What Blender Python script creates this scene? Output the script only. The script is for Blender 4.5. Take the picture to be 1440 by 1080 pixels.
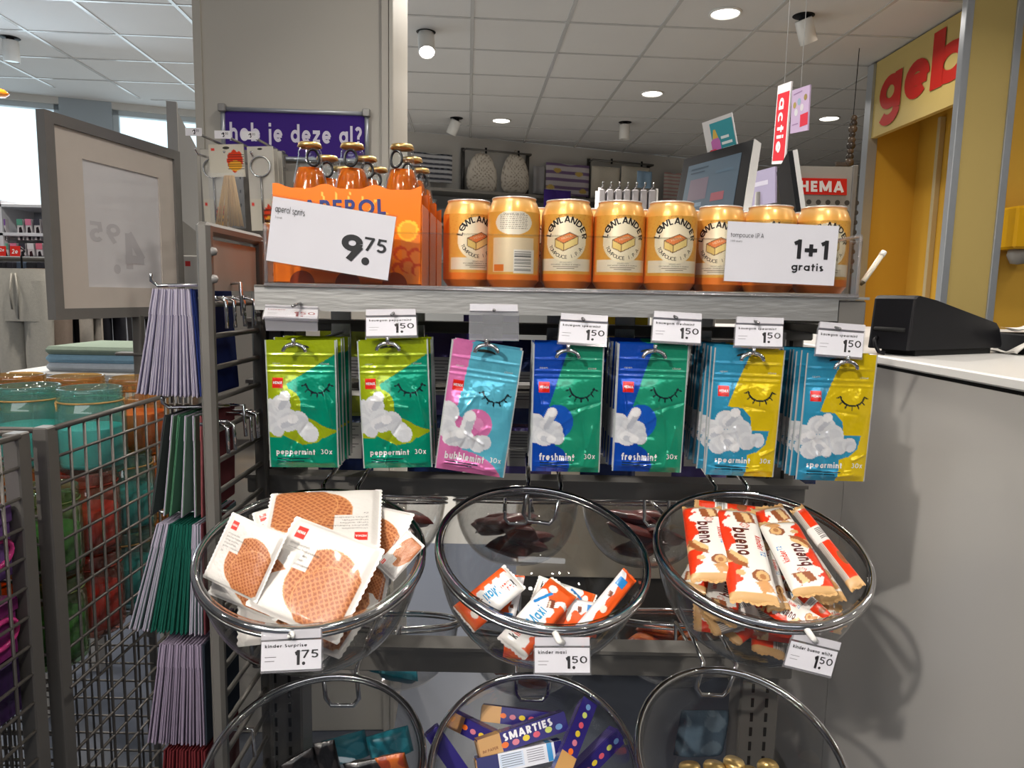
import bpy, math, random
import numpy as np
from mathutils import Matrix, Vector

SC = bpy.context.scene
for _o in list(bpy.data.objects):
    bpy.data.objects.remove(_o)
ROOT = SC.collection

# ---------------------------------------------------------------- camera
FPX = 1000.0                                   # focal length in pixels of a 1440 px wide frame
PITCH = math.atan(125 / 1000.0)
ROLL = 0.020
EYE = np.array([0.0, 0.0, 1.30])
_f = np.array([0, math.cos(PITCH), -math.sin(PITCH)])
_u0 = np.array([0, math.sin(PITCH), math.cos(PITCH)])
_r0 = np.array([1.0, 0, 0])
_R = math.cos(ROLL) * _r0 + math.sin(ROLL) * _u0
_U = -math.sin(ROLL) * _r0 + math.cos(ROLL) * _u0
cam_data = bpy.data.cameras.new('camera')
cam_data.sensor_width = 36.0
cam_data.lens = 36.0 * FPX / 1440.0
cam_data.clip_start = 0.02
cam = bpy.data.objects.new('camera', cam_data)
cam.matrix_world = Matrix(((_R[0], _U[0], -_f[0], EYE[0]), (_R[1], _U[1], -_f[1], EYE[1]), (_R[2], _U[2], -_f[2], EYE[2]), (0, 0, 0, 1)))
ROOT.objects.link(cam)
SC.camera = cam

# ---------------------------------------------------------------- exposure and sampling aids
SC.view_settings.view_transform = 'Standard'
SC.view_settings.look = 'None'
SC.view_settings.gamma = 1.0
SC.view_settings.exposure = 0.0
SC.view_settings.use_curve_mapping = False
SC.cycles.max_bounces = 8
SC.cycles.diffuse_bounces = 3
SC.cycles.glossy_bounces = 4
SC.cycles.transmission_bounces = 6
SC.cycles.transparent_max_bounces = 24
SC.cycles.sample_clamp_indirect = 4.0
SC.cycles.caustics_reflective = False
SC.cycles.caustics_refractive = False
SC.cycles.use_denoising = True

# ---------------------------------------------------------------- sky outside the shop windows
world = bpy.data.worlds.new('daylight')
SC.world = world
world.use_nodes = True
_bg = world.node_tree.nodes['Background']
_bg.inputs[0].default_value = (0.74, 0.89, 1.0, 1)
_bg.inputs[1].default_value = 1.6

CEIL = 3.05
SA = math.radians(-3.7)                        # the shop's long axis against the view
AX = np.array([math.sin(SA), math.cos(SA), 0])   # into the shop
BX = np.array([math.cos(SA), -math.sin(SA), 0])  # across the shop


def lamp(name, loc, power, size, color, aim=None, spread=180, size_y=None):
    d = bpy.data.lights.new(name, 'AREA')
    d.energy = power
    d.shape = 'DISK' if size_y is None else 'RECTANGLE'
    d.size = size
    if size_y:
        d.size_y = size_y
    d.color = color
    d.spread = math.radians(spread)
    o = bpy.data.objects.new(name, d)
    o.location = loc
    v = Vector(aim) - Vector(loc) if aim is not None else Vector((0, 0, -1))
    o.rotation_euler = v.to_track_quat('-Z', 'Y').to_euler()
    ROOT.objects.link(o)
    return o


WARM, COOL = (1.0, 0.93, 0.84), (0.72, 0.88, 1.0)
# daylight entering through the windows of the far wall, and an added fill lamp behind the visitor
lamp('window_daylight', (-4.6, 5.2, 1.9), 45, 3.2, COOL, aim=(-3.6, 2.0, 1.4), size_y=1.8)
lamp('added_front_fill', (-0.3, -4.2, 2.62), 42, 6.0, (0.95, 0.97, 1.0), aim=(0, 2, 1.9), size_y=0.7)
# rows of recessed downlights
for _i, _v in enumerate((-1.9, -0.35, 1.2, 2.8, 4.4, 6.0)):
    for _u in (-2.7, -1.1, 0.45, 2.42, 3.75):
        _p = EYE + _u * BX + _v * AX
        if _v > 1.0 and _u < -0.6 and _v < 2.5:
            continue
        lamp('downlight_beam', (_p[0], _p[1], CEIL - 0.04), ((24 if _v < 5 else 40) if _u < 1.5 else (6 if _u < 3 else 3)) if _v > 2 else (10 if _v > 1 else 8.5), 0.17, WARM, spread=150)
# ceiling spots aimed at the display
lamp('spot_beam', (-0.55, -0.55, CEIL - 0.25), 0.9, 0.10, WARM, aim=(-0.1, 0.85, 1.1), spread=50)
lamp('spot_beam', (-1.45, -1.75, CEIL - 0.25), 7.0, 0.07, WARM, aim=(0.25, 0.95, 1.05), spread=50)


# ---------------------------------------------------------------- pixel rays and planes
def ray(px, py):
    return _f + (px - 720) / FPX * _R - (py - 540) / FPX * _U


def at(px, py, Y):
    d = ray(px, py)
    return EYE + d * (Y / d[1])


def at_z(px, py, z):
    d = ray(px, py)
    return EYE + d * ((z - EYE[2]) / d[2])


def at_x(px, py, x):
    d = ray(px, py)
    return EYE + d * (x / d[0])


def at_plane(px, py, p0, n):
    d = ray(px, py)
    return EYE + d * (np.dot(np.asarray(p0) - EYE, n) / np.dot(d, n))


def unit(v):
    v = np.asarray(v, float)
    return v / np.linalg.norm(v)


def rgb(r, g, b):
    c = np.array([r, g, b], float) / 255.0
    return np.where(c <= 0.04045, c / 12.92, ((c + 0.055) / 1.055) ** 2.4)


# ---------------------------------------------------------------- materials
MATS = {}


def pm(name, col=None, rough=0.5, metal=0.0, spec=0.5, var=0.0, vscale=40.0, bump=0.0, bscale=60.0, coat=0.0, trans=0.0, emit=0.0, stretch=None, ior=1.45):
    m = bpy.data.materials.new(name)
    m.use_nodes = True
    nt = m.node_tree
    b = nt.nodes['Principled BSDF']
    b.inputs['Roughness'].default_value = rough
    b.inputs['Metallic'].default_value = metal
    b.inputs['Specular IOR Level'].default_value = spec
    b.inputs['Coat Weight'].default_value = coat
    b.inputs['Coat Roughness'].default_value = 0.08
    b.inputs['Transmission Weight'].default_value = trans
    b.inputs['IOR'].default_value = ior
    if col is None:
        a = nt.nodes.new('ShaderNodeAttribute')
        a.attribute_name = 'Col'
        src = a.outputs['Color']
    else:
        a = nt.nodes.new('ShaderNodeRGB')
        a.outputs[0].default_value = (*col, 1)
        src = a.outputs[0]
    if var or bump:
        tc = nt.nodes.new('ShaderNodeTexCoord')
        co = tc.outputs['Object']
        if stretch:
            mp = nt.nodes.new('ShaderNodeMapping')
            mp.inputs['Scale'].default_value = stretch
            nt.links.new(co, mp.inputs['Vector'])
            co = mp.outputs[0]
    if var:
        n = nt.nodes.new('ShaderNodeTexNoise')
        n.inputs['Scale'].default_value = vscale
        n.inputs['Detail'].default_value = 4
        nt.links.new(co, n.inputs['Vector'])
        mr = nt.nodes.new('ShaderNodeMapRange')
        mr.inputs['To Min'].default_value = 1 - var
        mr.inputs['To Max'].default_value = 1 + var
        nt.links.new(n.outputs['Fac'], mr.inputs['Value'])
        mx = nt.nodes.new('ShaderNodeVectorMath')
        mx.operation = 'SCALE'
        nt.links.new(src, mx.inputs[0])
        nt.links.new(mr.outputs[0], mx.inputs['Scale'])
        src = mx.outputs[0]
    nt.links.new(src, b.inputs['Base Color'])
    if emit:
        nt.links.new(src, b.inputs['Emission Color'])
        b.inputs['Emission Strength'].default_value = emit
    if bump:
        n = nt.nodes.new('ShaderNodeTexNoise')
        n.inputs['Scale'].default_value = bscale
        n.inputs['Detail'].default_value = 3
        nt.links.new(co, n.inputs['Vector'])
        bp = nt.nodes.new('ShaderNodeBump')
        bp.inputs['Strength'].default_value = bump
        bp.inputs['Distance'].default_value = 0.004
        nt.links.new(n.outputs['Fac'], bp.inputs['Height'])
        nt.links.new(bp.outputs[0], b.inputs['Normal'])
    MATS[name] = m
    return m


def clear(name, tint=None, gloss=1.0, body=0.0, rough=0.02, ior=1.45):
    """thin clear plastic or glass: transparent with a Fresnel reflection, optionally some coloured body"""
    m = bpy.data.materials.new(name)
    m.use_nodes = True
    nt = m.node_tree
    out = nt.nodes['Material Output']
    nt.nodes.remove(nt.nodes['Principled BSDF'])
    t = nt.nodes.new('ShaderNodeBsdfTransparent')
    g = nt.nodes.new('ShaderNodeBsdfGlossy')
    g.inputs['Roughness'].default_value = rough
    lw = nt.nodes.new('ShaderNodeLayerWeight')
    lw.inputs['Blend'].default_value = 0.5
    pw = nt.nodes.new('ShaderNodeMath')
    pw.operation = 'POWER'
    pw.inputs[1].default_value = 4.5
    nt.links.new(lw.outputs['Facing'], pw.inputs[0])
    mu = nt.nodes.new('ShaderNodeMath')
    mu.operation = 'MULTIPLY_ADD'
    mu.inputs[1].default_value = min(0.9, 0.75 * gloss)
    mu.inputs[2].default_value = 0.035 * gloss
    mu.use_clamp = True
    nt.links.new(pw.outputs[0], mu.inputs[0])
    mix = nt.nodes.new('ShaderNodeMixShader')
    nt.links.new(mu.outputs[0], mix.inputs[0])
    base = t.outputs[0]
    if tint is None:
        a = nt.nodes.new('ShaderNodeAttribute')
        a.attribute_name = 'Col'
        csrc = a.outputs['Color']
        nt.links.new(csrc, t.inputs[0])
    else:
        t.inputs[0].default_value = (*tint, 1)
        csrc = None
    if body:
        d = nt.nodes.new('ShaderNodeBsdfDiffuse')
        if csrc is not None:
            nt.links.new(csrc, d.inputs[0])
        else:
            d.inputs[0].default_value = (*tint, 1)
        m2 = nt.nodes.new('ShaderNodeMixShader')
        m2.inputs[0].default_value = body
        nt.links.new(t.outputs[0], m2.inputs[1])
        nt.links.new(d.outputs[0], m2.inputs[2])
        base = m2.outputs[0]
    nt.links.new(base, mix.inputs[1])
    nt.links.new(g.outputs[0], mix.inputs[2])
    nt.links.new(mix.outputs[0], out.inputs[0])
    MATS[name] = m
    return m


pm('paint', None, 0.45, var=0.03, vscale=6)
pm('paper', None, 0.75, spec=0.25, var=0.03, vscale=30)
pm('gloss', None, 0.22, var=0.02, vscale=20)
pm('fabric', None, 0.9, spec=0.15, var=0.12, vscale=90, bump=0.3, bscale=300)
pm('foil', None, 0.17, metal=0.45, coat=0.7, bump=0.60, bscale=42)
pm('wrap', None, 0.33, coat=0.35, bump=0.30, bscale=70)
pm('can', None, 0.30, metal=0.35, coat=0.25)
pm('galvanised', (0.50, 0.49, 0.47), 0.33, metal=0.85, var=0.22, vscale=14, bump=0.08, bscale=40, stretch=(1, 6, 6))
pm('chrome', (0.72, 0.72, 0.73), 0.10, metal=1.0, var=0.03)
pm('wire', (0.42, 0.42, 0.42), 0.25, metal=1.0, var=0.05)
pm('rack_grey', (0.150, 0.142, 0.130), 0.42, metal=0.25, var=0.08, vscale=25)
pm('rack_dark', (0.085, 0.080, 0.074), 0.45, metal=0.3, var=0.1, vscale=25)
pm('slot_black', (0.008, 0.008, 0.008), 0.8, var=0.1)
pm('frame_grey', (0.26, 0.25, 0.24), 0.4, metal=0.3, var=0.05)
pm('aluminium', (0.48, 0.51, 0.55), 0.35, metal=0.6, var=0.05, vscale=5)
pm('black_plastic', (0.009, 0.009, 0.011), 0.42, spec=0.18, var=0.15, vscale=30)
pm('gold', (0.75, 0.52, 0.20), 0.3, metal=0.9, var=0.05)
pm('amber_drink', (0.90, 0.20, 0.004), 0.10, trans=0.5, var=0.05)
pm('wood', (0.62, 0.43, 0.22), 0.7, var=0.25, vscale=30, stretch=(40, 40, 2))
pm('lamp_glow', (1.0, 0.96, 0.90), 0.5, emit=14.0)
pm('screen', None, 0.35, spec=0.3, emit=0.14)
pm('ceramic_white', (0.78, 0.77, 0.74), 0.3, var=0.03)
clear('acrylic', (0.965, 0.97, 0.97), 1.0)
clear('bowl_clear', (0.90, 0.90, 0.90), 1.3)
clear('holder_clear', (0.88, 0.87, 0.90), 1.6, body=0.10, rough=0.1)
clear('bottle_glass', (0.93, 0.95, 0.95), 2.0, rough=0.02)
clear('jar_glass', None, 2.4, body=0.07, rough=0.04)
clear('poly_bag', (0.95, 0.95, 0.95), 0.8, rough=0.2)
clear('ticket_plastic', (0.80, 0.79, 0.84), 1.2, body=0.50, rough=0.15)
clear('window_glass', (0.97, 0.99, 0.98), 0.8)


# ---------------------------------------------------------------- mesh builder
# ---------------------------------------------------------------- a plain geometric stroke alphabet
def _arc(cx, cy, r, a0, a1, ry=None, n=None):
    n = n or max(4, int(abs(a1 - a0) / 18) + 1)
    a = np.radians(np.linspace(a0, a1, n))
    return np.stack([cx + r * np.cos(a), cy + (ry or r) * np.sin(a)], -1)


def _glyph(ch, w):
    h, X, D, A, K = w / 2, 0.5, -0.22, 0.72, 0.70
    R = 0.25 - h
    L = lambda *q: np.array(q, float).reshape(-1, 2)
    ring = _arc(0.25, 0.25, R, 0, 360)
    lo, hi = h, K - h
    if ch == 'a': return [ring, L(X - h, 0, X - h, X)], 0.5
    if ch == 'b': return [ring, L(h, 0, h, A)], 0.5
    if ch == 'c': return [_arc(0.25, 0.25, R, 48, 312)], 0.44
    if ch == 'd': return [ring, L(X - h, 0, X - h, A)], 0.5
    if ch in 'e\u00e9': return [_arc(0.25, 0.25, R, 0, 318), L(h, 0.24, X - h * 0.6, 0.24)], 0.5
    if ch == 'f': return [L(0.14, 0, 0.14, 0.56), _arc(0.27, 0.56, 0.13, 180, 70, 0.16 - h), L(0.0, 0.44, 0.30, 0.44)], 0.30
    if ch == 'g': return [ring, L(X - h, X, X - h, -0.02), _arc(0.25, -0.02, R, 0, -150, 0.22 - h)], 0.5
    if ch == 'h': return [L(h, 0, h, A), _arc(0.22, 0.28, 0.22 - h, 180, 0, X - h - 0.28), L(0.44 - h, 0.28, 0.44 - h, 0)], 0.44
    if ch == 'i': return [L(h, 0, h, X), L(h, X + 0.09, h, X + 0.09 + w)], w
    if ch == 'j': return [L(0.1, X, 0.1, -0.1), _arc(0.0, -0.1, 0.1, 0, -90, 0.1), L(0.1, X + 0.09, 0.1, X + 0.09 + w)], 0.1 + h
    if ch == 'k': return [L(h, 0, h, A), L(w * 0.9, 0.2, 0.40 - h, X), L(0.16, 0.27, 0.43 - h, 0)], 0.42
    if ch == 'l': return [L(h, 0, h, A)], w
    if ch == 'm': return [L(h, 0, h, X), _arc(0.2, 0.29, 0.2 - h, 180, 0, X - h - 0.29), L(0.4 - h, 0.29, 0.4 - h, 0), _arc(0.6 - w, 0.29, 0.2 - h, 180, 0, X - h - 0.29), L(0.8 - w - h, 0.29, 0.8 - w - h, 0)], 0.8 - w
    if ch == 'n': return [L(h, 0, h, X), _arc(0.22, 0.28, 0.22 - h, 180, 0, X - h - 0.28), L(0.44 - h, 0.28, 0.44 - h, 0)], 0.44
    if ch == 'o': return [ring], 0.5
    if ch == 'p': return [ring, L(h, D, h, X)], 0.5
    if ch == 'q': return [ring, L(X - h, D, X - h, X)], 0.5
    if ch == 'r': return [L(h, 0, h, X), _arc(0.24, 0.26, 0.24 - h, 180, 70, X - h - 0.26)], 0.30
    if ch == 's': return [np.concatenate([_arc(0.18, 0.365, 0.16 - h, 40, 270, 0.135 - h), _arc(0.18, 0.135, 0.18 - h, 90, -140, 0.135 - h)])], 0.36
    if ch == 't': return [L(0.14, 0, 0.14, 0.66), L(0.0, 0.44, 0.30, 0.44)], 0.30
    if ch == 'u': return [L(h, X, h, 0.22), _arc(0.22, 0.22, 0.22 - h, 180, 360, 0.22 - h), L(0.44 - h, X, 0.44 - h, 0)], 0.44
    if ch == 'v': return [L(h, X, 0.22, 0), L(0.22, 0, 0.44 - h, X)], 0.44
    if ch == 'w': return [L(h, X, 0.17, 0), L(0.17, 0, 0.33, X), L(0.33, X, 0.49, 0), L(0.49, 0, 0.66 - h, X)], 0.66
    if ch == 'x': return [L(h, X, 0.42 - h, 0), L(h, 0, 0.42 - h, X)], 0.42
    if ch == 'y': return [L(h, X, 0.23, 0), L(0.44 - h, X, 0.14, D)], 0.44
    if ch == 'z': return [L(0, X - h, 0.40, X - h), L(0.36, X - h, 0.05, h), L(0, h, 0.40, h)], 0.40
    if ch == '0': return [_arc(0.25, 0.35, 0.25 - h, 0, 360, 0.35 - h)], 0.5
    if ch == '1': return [L(0.20, 0, 0.20, K), L(0.20, K - h, 0.02, K - h - 0.09)], 0.20 + h
    if ch == '2': return [np.concatenate([_arc(0.22, 0.48, 0.22 - h, 165, -35), L(0.06, h)]), L(0, h, 0.44, h)], 0.44
    if ch == '3': return [_arc(0.19, 0.52, 0.18 - h, 140, -80), _arc(0.20, 0.21, 0.21 - h, 90, -140)], 0.41
    if ch == '4': return [L(0.36, 0, 0.36, K), L(0.36, K, 0.03, 0.2), L(0, 0.19, 0.46, 0.19)], 0.46
    if ch == '5': return [L(0.40, K - h, 0.09, K - h), L(0.11, K, 0.07, 0.36), _arc(0.20, 0.23, 0.22 - h, 125, -145, 0.23 - h)], 0.42
    if ch == '6': return [_arc(0.24, 0.23, 0.24 - h, 0, 360, 0.23 - h), L(0.05, 0.30, 0.28, K)], 0.48
    if ch == '7': return [L(0, K - h, 0.42, K - h), L(0.38, K - h, 0.13, 0)], 0.42
    if ch == '8': return [_arc(0.22, 0.53, 0.18 - h, 0, 360, 0.17 - h), _arc(0.22, 0.195, 0.22 - h, 0, 360, 0.20 - h)], 0.44
    if ch == '9': return [_arc(0.24, 0.47, 0.24 - h, 0, 360, 0.23 - h), L(0.43, 0.40, 0.20, 0)], 0.48
    if ch == 'A': return [L(h * 0.8, 0, 0.31, K), L(0.31, K, 0.62 - h * 0.8, 0), L(0.14, 0.2, 0.48, 0.2)], 0.62
    if ch == 'B': return [L(h, 0, h, K), L(h, hi, 0.25, hi), L(h, 0.37, 0.25, 0.37), L(h, lo, 0.26, lo), _arc(0.25, (hi + 0.37) / 2, 0.17 - h, 90, -90, (hi - 0.37) / 2), _arc(0.26, (0.37 + lo) / 2, 0.2 - h, 90, -90, (0.37 - lo) / 2)], 0.46
    if ch == 'C': return [_arc(0.34, 0.35, 0.35 - h, 45, 315)], 0.58
    if ch == 'D': return [L(h, 0, h, K), L(h, hi, 0.22, hi), L(h, lo, 0.22, lo), _arc(0.22, 0.35, 0.33 - h, 90, -90, 0.35 - h)], 0.55
    if ch == 'E': return [L(h, 0, h, K), L(0, hi, 0.40, hi), L(0, 0.35, 0.37, 0.35), L(0, lo, 0.40, lo)], 0.40
    if ch == 'F': return [L(h, 0, h, K), L(0, hi, 0.40, hi), L(0, 0.35, 0.36, 0.35)], 0.40
    if ch == 'G': return [_arc(0.35, 0.35, 0.35 - h, 45, 355), L(0.38, 0.32, 0.70, 0.32)], 0.70
    if ch == 'H': return [L(h, 0, h, K), L(0.52 - h, 0, 0.52 - h, K), L(h, 0.36, 0.52 - h, 0.36)], 0.52
    if ch == 'I': return [L(h, 0, h, K)], w
    if ch == 'J': return [L(0.26, K, 0.26, 0.18), _arc(0.10, 0.18, 0.16, 0, -120, 0.18 - h)], 0.26 + h
    if ch == 'K': return [L(h, 0, h, K), L(w, 0.3, 0.46 - h, K), L(0.17, 0.38, 0.50 - h, 0)], 0.5
    if ch == 'L': return [L(h, 0, h, K), L(0, lo, 0.36, lo)], 0.36
    if ch == 'M': return [L(h, 0, h, K), L(h * 1.2, K, 0.37, 0.08), L(0.37, 0.08, 0.74 - h * 1.2, K), L(0.74 - h, K, 0.74 - h, 0)], 0.74
    if ch == 'N': return [L(h, 0, h, K), L(h, K, 0.54 - h, 0), L(0.54 - h, 0, 0.54 - h, K)], 0.54
    if ch == 'O': return [_arc(0.35, 0.35, 0.35 - h, 0, 360)], 0.70
    if ch == '\u00d8': return [_arc(0.35, 0.35, 0.35 - h, 0, 360), L(0.12, 0.35, 0.58, 0.35)], 0.70
    if ch == 'P': return [L(h, 0, h, K), L(h, hi, 0.24, hi), L(h, 0.3, 0.24, 0.3), _arc(0.24, (hi + 0.3) / 2, 0.2 - h, 90, -90, (hi - 0.3) / 2)], 0.44
    if ch == 'R': return [L(h, 0, h, K), L(h, hi, 0.24, hi), L(h, 0.32, 0.24, 0.32), _arc(0.24, (hi + 0.32) / 2, 0.2 - h, 90, -90, (hi - 0.32) / 2), L(0.2, 0.32, 0.46 - h, 0)], 0.46
    if ch == 'S': return [np.concatenate([_arc(0.22, 0.52, 0.19 - h, 40, 270, 0.18 - h), _arc(0.22, 0.19, 0.22 - h, 90, -140, 0.19 - h)])], 0.44
    if ch == 'T': return [L(0.23, 0, 0.23, K), L(0, hi, 0.46, hi)], 0.46
    if ch == 'U': return [L(h, K, h, 0.24), _arc(0.26, 0.24, 0.26 - h, 180, 360, 0.24 - h), L(0.52 - h, K, 0.52 - h, 0.24)], 0.52
    if ch == 'V': return [L(h, K, 0.29, 0), L(0.29, 0, 0.58 - h, K)], 0.58
    if ch == 'W': return [L(h, K, 0.22, 0), L(0.22, 0, 0.43, K), L(0.43, K, 0.64, 0), L(0.64, 0, 0.86 - h, K)], 0.86
    if ch == 'X': return [L(h, K, 0.5 - h, 0), L(h, 0, 0.5 - h, K)], 0.5
    if ch == 'Y': return [L(h, K, 0.26, 0.3), L(0.52 - h, K, 0.26, 0.3), L(0.26, 0.3, 0.26, 0)], 0.52
    if ch == 'Z': return [L(0, hi, 0.48, hi), L(0.44, hi, 0.05, lo), L(0, lo, 0.48, lo)], 0.48
    if ch == '.': return [L(h, 0, h, w)], w
    if ch == ',': return [L(h * 1.3, w, h * 0.5, -0.1)], w
    if ch == ':': return [L(h, 0, h, w), L(h, 0.35, h, 0.35 + w)], w
    if ch == '+': return [L(0, 0.32, 0.44, 0.32), L(0.22, 0.10, 0.22, 0.54)], 0.44
    if ch == '-': return [L(0, 0.26, 0.24, 0.26)], 0.24
    if ch == '/': return [L(0, -0.05, 0.28, K)], 0.28
    if ch == '!': return [L(h, 0.22, h, K), L(h, 0, h, w)], w
    if ch == '?': return [np.concatenate([_arc(0.2, 0.5, 0.2 - h, 160, -50), L(0.2, 0.3, 0.2, 0.2)]), L(0.2, 0, 0.2, w)], 0.4
    if ch == '%': return [_arc(0.13, 0.55, 0.1, 0, 360), _arc(0.47, 0.14, 0.1, 0, 360), L(0.12, 0, 0.48, K)], 0.6
    if ch == '&': return [_arc(0.22, 0.54, 0.14, 0, 360), _arc(0.2, 0.19, 0.2 - h, 60, 330), L(0.16, 0.45, 0.5, 0)], 0.5
    return [], 0.22


_TXT = {}


def text2d(s, bold=0.0):
    """lettering as flat ribbons: points (n, 2) and faces"""
    key = (s, round(bold, 4))
    if key not in _TXT:
        w = 0.062 + 2.6 * bold
        V, F, Z, n, x = [], [], [], 0, 0.0
        for ch in s:
            strokes, adv = _glyph(ch, w)
            for li, q in enumerate(strokes):
                T = np.gradient(q, axis=0) if len(q) > 2 else np.repeat(q[1:] - q[:1], 2, 0)
                T = T / (np.linalg.norm(T, axis=1)[:, None] + 1e-9)
                N = np.stack([-T[:, 1], T[:, 0]], -1) * w / 2
                m = len(q)
                Z += [li] * (2 * m)
                V.append(np.concatenate([q + N, q - N]) + [x, 0])
                F += [(n + k, n + m + k, n + m + k + 1, n + k + 1) for k in range(m - 1)]
                n += 2 * m
            x += adv + 0.075 + w * 0.35
        _TXT[key] = (np.concatenate(V) if V else np.zeros((0, 2)), F, np.array(Z, float))
    return _TXT[key]


def lift(S, P, Z, h):
    """points P on surface S, each stroke of a letter a hair above the one before it"""
    Q = S(P)
    e = 1e-3 * h
    A, B = S(P + [e, 0]) - Q, S(P + [0, e]) - Q
    N = -np.cross(A, B)
    ln = np.linalg.norm(N, axis=1)[:, None] + 1e-20
    if getattr(S, 'mirrored', False):
        N = -N
    d = 0.004 * h * np.linalg.norm(B, axis=1)[:, None] / e
    return Q + N / ln * d * Z[:, None]


class MB:
    def __init__(s):
        s.v, s.f, s.c, s.m, s.s, s.n, s.mats = [], [], [], [], [], 0, []

    def mi(s, mat):
        if mat not in s.mats:
            s.mats.append(mat)
        return s.mats.index(mat)

    def add(s, V, F, col=(0.8, 0.8, 0.8), mat='paint', smooth=False):
        V = np.asarray(V, float).reshape(-1, 3)
        if not len(V):
            return s
        col = np.asarray(col, float)
        s.c.append(np.broadcast_to(col, V.shape) if col.ndim == 1 else col)
        s.v.append(V)
        n = s.n
        s.f.extend([tuple(i + n for i in f) for f in F])
        k = s.mi(mat)
        s.m.extend([k] * len(F))
        s.s.extend([smooth] * len(F))
        s.n += len(V)
        return s

    def grid(s, P, col, mat, smooth=True, wrap=False):
        ny, nx = P.shape[:2]
        i = np.arange(ny * nx).reshape(ny, nx)
        if wrap:
            i = np.concatenate([i, i[:, :1]], 1)
        F = np.stack([i[:-1, :-1], i[:-1, 1:], i[1:, 1:], i[1:, :-1]], -1).reshape(-1, 4)
        col = np.asarray(col, float)
        if col.ndim == 3:
            col = col.reshape(-1, 3)
        return s.add(P.reshape(-1, 3), F.tolist(), col, mat, smooth)

    def box(s, lo, hi, col=(0.8, 0.8, 0.8), mat='paint', M=None, bev=0.0):
        lo, hi = np.minimum(lo, hi), np.maximum(lo, hi)
        c, h = (lo + hi) / 2, (hi - lo) / 2
        if bev and bev < h.min():
            V, idx = [], {}
            for sx in (-1, 1):
                for sy in (-1, 1):
                    for sz in (-1, 1):
                        sg = np.array([sx, sy, sz])
                        for k in range(3):
                            q = h - bev
                            q = q.copy()
                            q[k] = h[k]
                            idx[(sx, sy, sz, k)] = len(V)
                            V.append(c + sg * q)
            F = []
            for k in range(3):
                a, b = [j for j in range(3) if j != k]
                for sg in (-1, 1):
                    loop = []
                    for sa, sb in ((-1, -1), (1, -1), (1, 1), (-1, 1)):
                        t = [0, 0, 0]
                        t[k], t[a], t[b] = sg, sa, sb
                        loop.append(idx[(*t, k)])
                    F.append(tuple(loop))
            for k in range(3):
                a, b = [j for j in range(3) if j != k]
                for sa in (-1, 1):
                    for sb in (-1, 1):
                        q = []
                        for sk, w in ((-1, a), (-1, b), (1, b), (1, a)):
                            t = [0, 0, 0]
                            t[k], t[a], t[b] = sk, sa, sb
                            q.append(idx[(*t, w)])
                        F.append(tuple(q))
            for sx in (-1, 1):
                for sy in (-1, 1):
                    for sz in (-1, 1):
                        F.append(tuple(idx[(sx, sy, sz, k)] for k in range(3)))
            V = np.array(V)
        else:
            V = np.array([[c[0] + a * h[0], c[1] + b * h[1], c[2] + d * h[2]] for a in (-1, 1) for b in (-1, 1) for d in (-1, 1)])
            F = [(0, 1, 3, 2), (4, 6, 7, 5), (0, 4, 5, 1), (2, 3, 7, 6), (0, 2, 6, 4), (1, 5, 7, 3)]
        if M is not None:
            V = xf(M, V)
        return s.add(V, F, col, mat)

    def slab(s, a, b, c, th, col, mat='paint', back=None):
        """a rectangular slab with face corners a (top left), b (top right), c (bottom left), th thick behind the face"""
        a, b, c = map(np.asarray, (a, b, c))
        d = b + c - a
        n = unit(np.cross(b - a, c - a))       # away from the viewer
        V = np.array([a, b, d, c, a + n * th, b + n * th, d + n * th, c + n * th])
        F = [(0, 3, 2, 1), (4, 5, 6, 7), (0, 1, 5, 4), (1, 2, 6, 5), (2, 3, 7, 6), (3, 0, 4, 7)]
        return s.add(V, F, col, mat)

    def tube(s, pts, r, col=(0.6, 0.6, 0.6), mat='chrome', seg=8, closed=False, cap=True):
        P = np.asarray(pts, float)
        n = len(P)
        if closed:
            T = np.roll(P, -1, 0) - np.roll(P, 1, 0)
        else:
            T = np.gradient(P, axis=0) if n > 2 else np.repeat(P[1:] - P[:1], 2, 0)
        T /= np.linalg.norm(T, axis=1)[:, None] + 1e-12
        ref = np.array([0, 0, 1.0]) if abs(T[0][2]) < 0.9 else np.array([1.0, 0, 0])
        N = unit(ref - T[0] * np.dot(ref, T[0]))
        rings, a = [], np.linspace(0, 2 * np.pi, seg, endpoint=False)
        R = np.broadcast_to(np.asarray(r, float), (n,))
        for k in range(n):
            N = unit(N - T[k] * np.dot(N, T[k]))
            B = np.cross(T[k], N)
            rings.append(P[k] + R[k] * (np.cos(a)[:, None] * N + np.sin(a)[:, None] * B))
        V = np.array(rings)
        F = []
        for k in range(n if closed else n - 1):
            k2 = (k + 1) % n
            for j in range(seg):
                F.append((k * seg + j, k * seg + (j + 1) % seg, k2 * seg + (j + 1) % seg, k2 * seg + j))
        if cap and not closed:
            F.append(tuple(range(seg))[::-1])
            F.append(tuple((n - 1) * seg + j for j in range(seg)))
        return s.add(V.reshape(-1, 3), F, col, mat, True)

    def lathe(s, prof, seg=24, col=(0.8, 0.8, 0.8), mat='paint', M=None, cols=None):
        prof = np.asarray(prof, float)
        a = np.linspace(0, 2 * np.pi, seg, endpoint=False)
        V = np.stack([prof[:, 0][:, None] * np.cos(a), prof[:, 0][:, None] * np.sin(a), np.repeat(prof[:, 1][:, None], seg, 1)], -1)
        if M is not None:
            V = xf(M, V.reshape(-1, 3)).reshape(V.shape)
        c = np.repeat(np.asarray(cols, float)[:, None], seg, 1) if cols is not None else col
        return s.grid(V, c, mat, True, True)

    def poly(s, pts, S, col, mat='paint'):
        p = np.asarray(pts, float)
        return s.add(S(p), [tuple(range(len(p)))[::-1]], col, mat)

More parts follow.
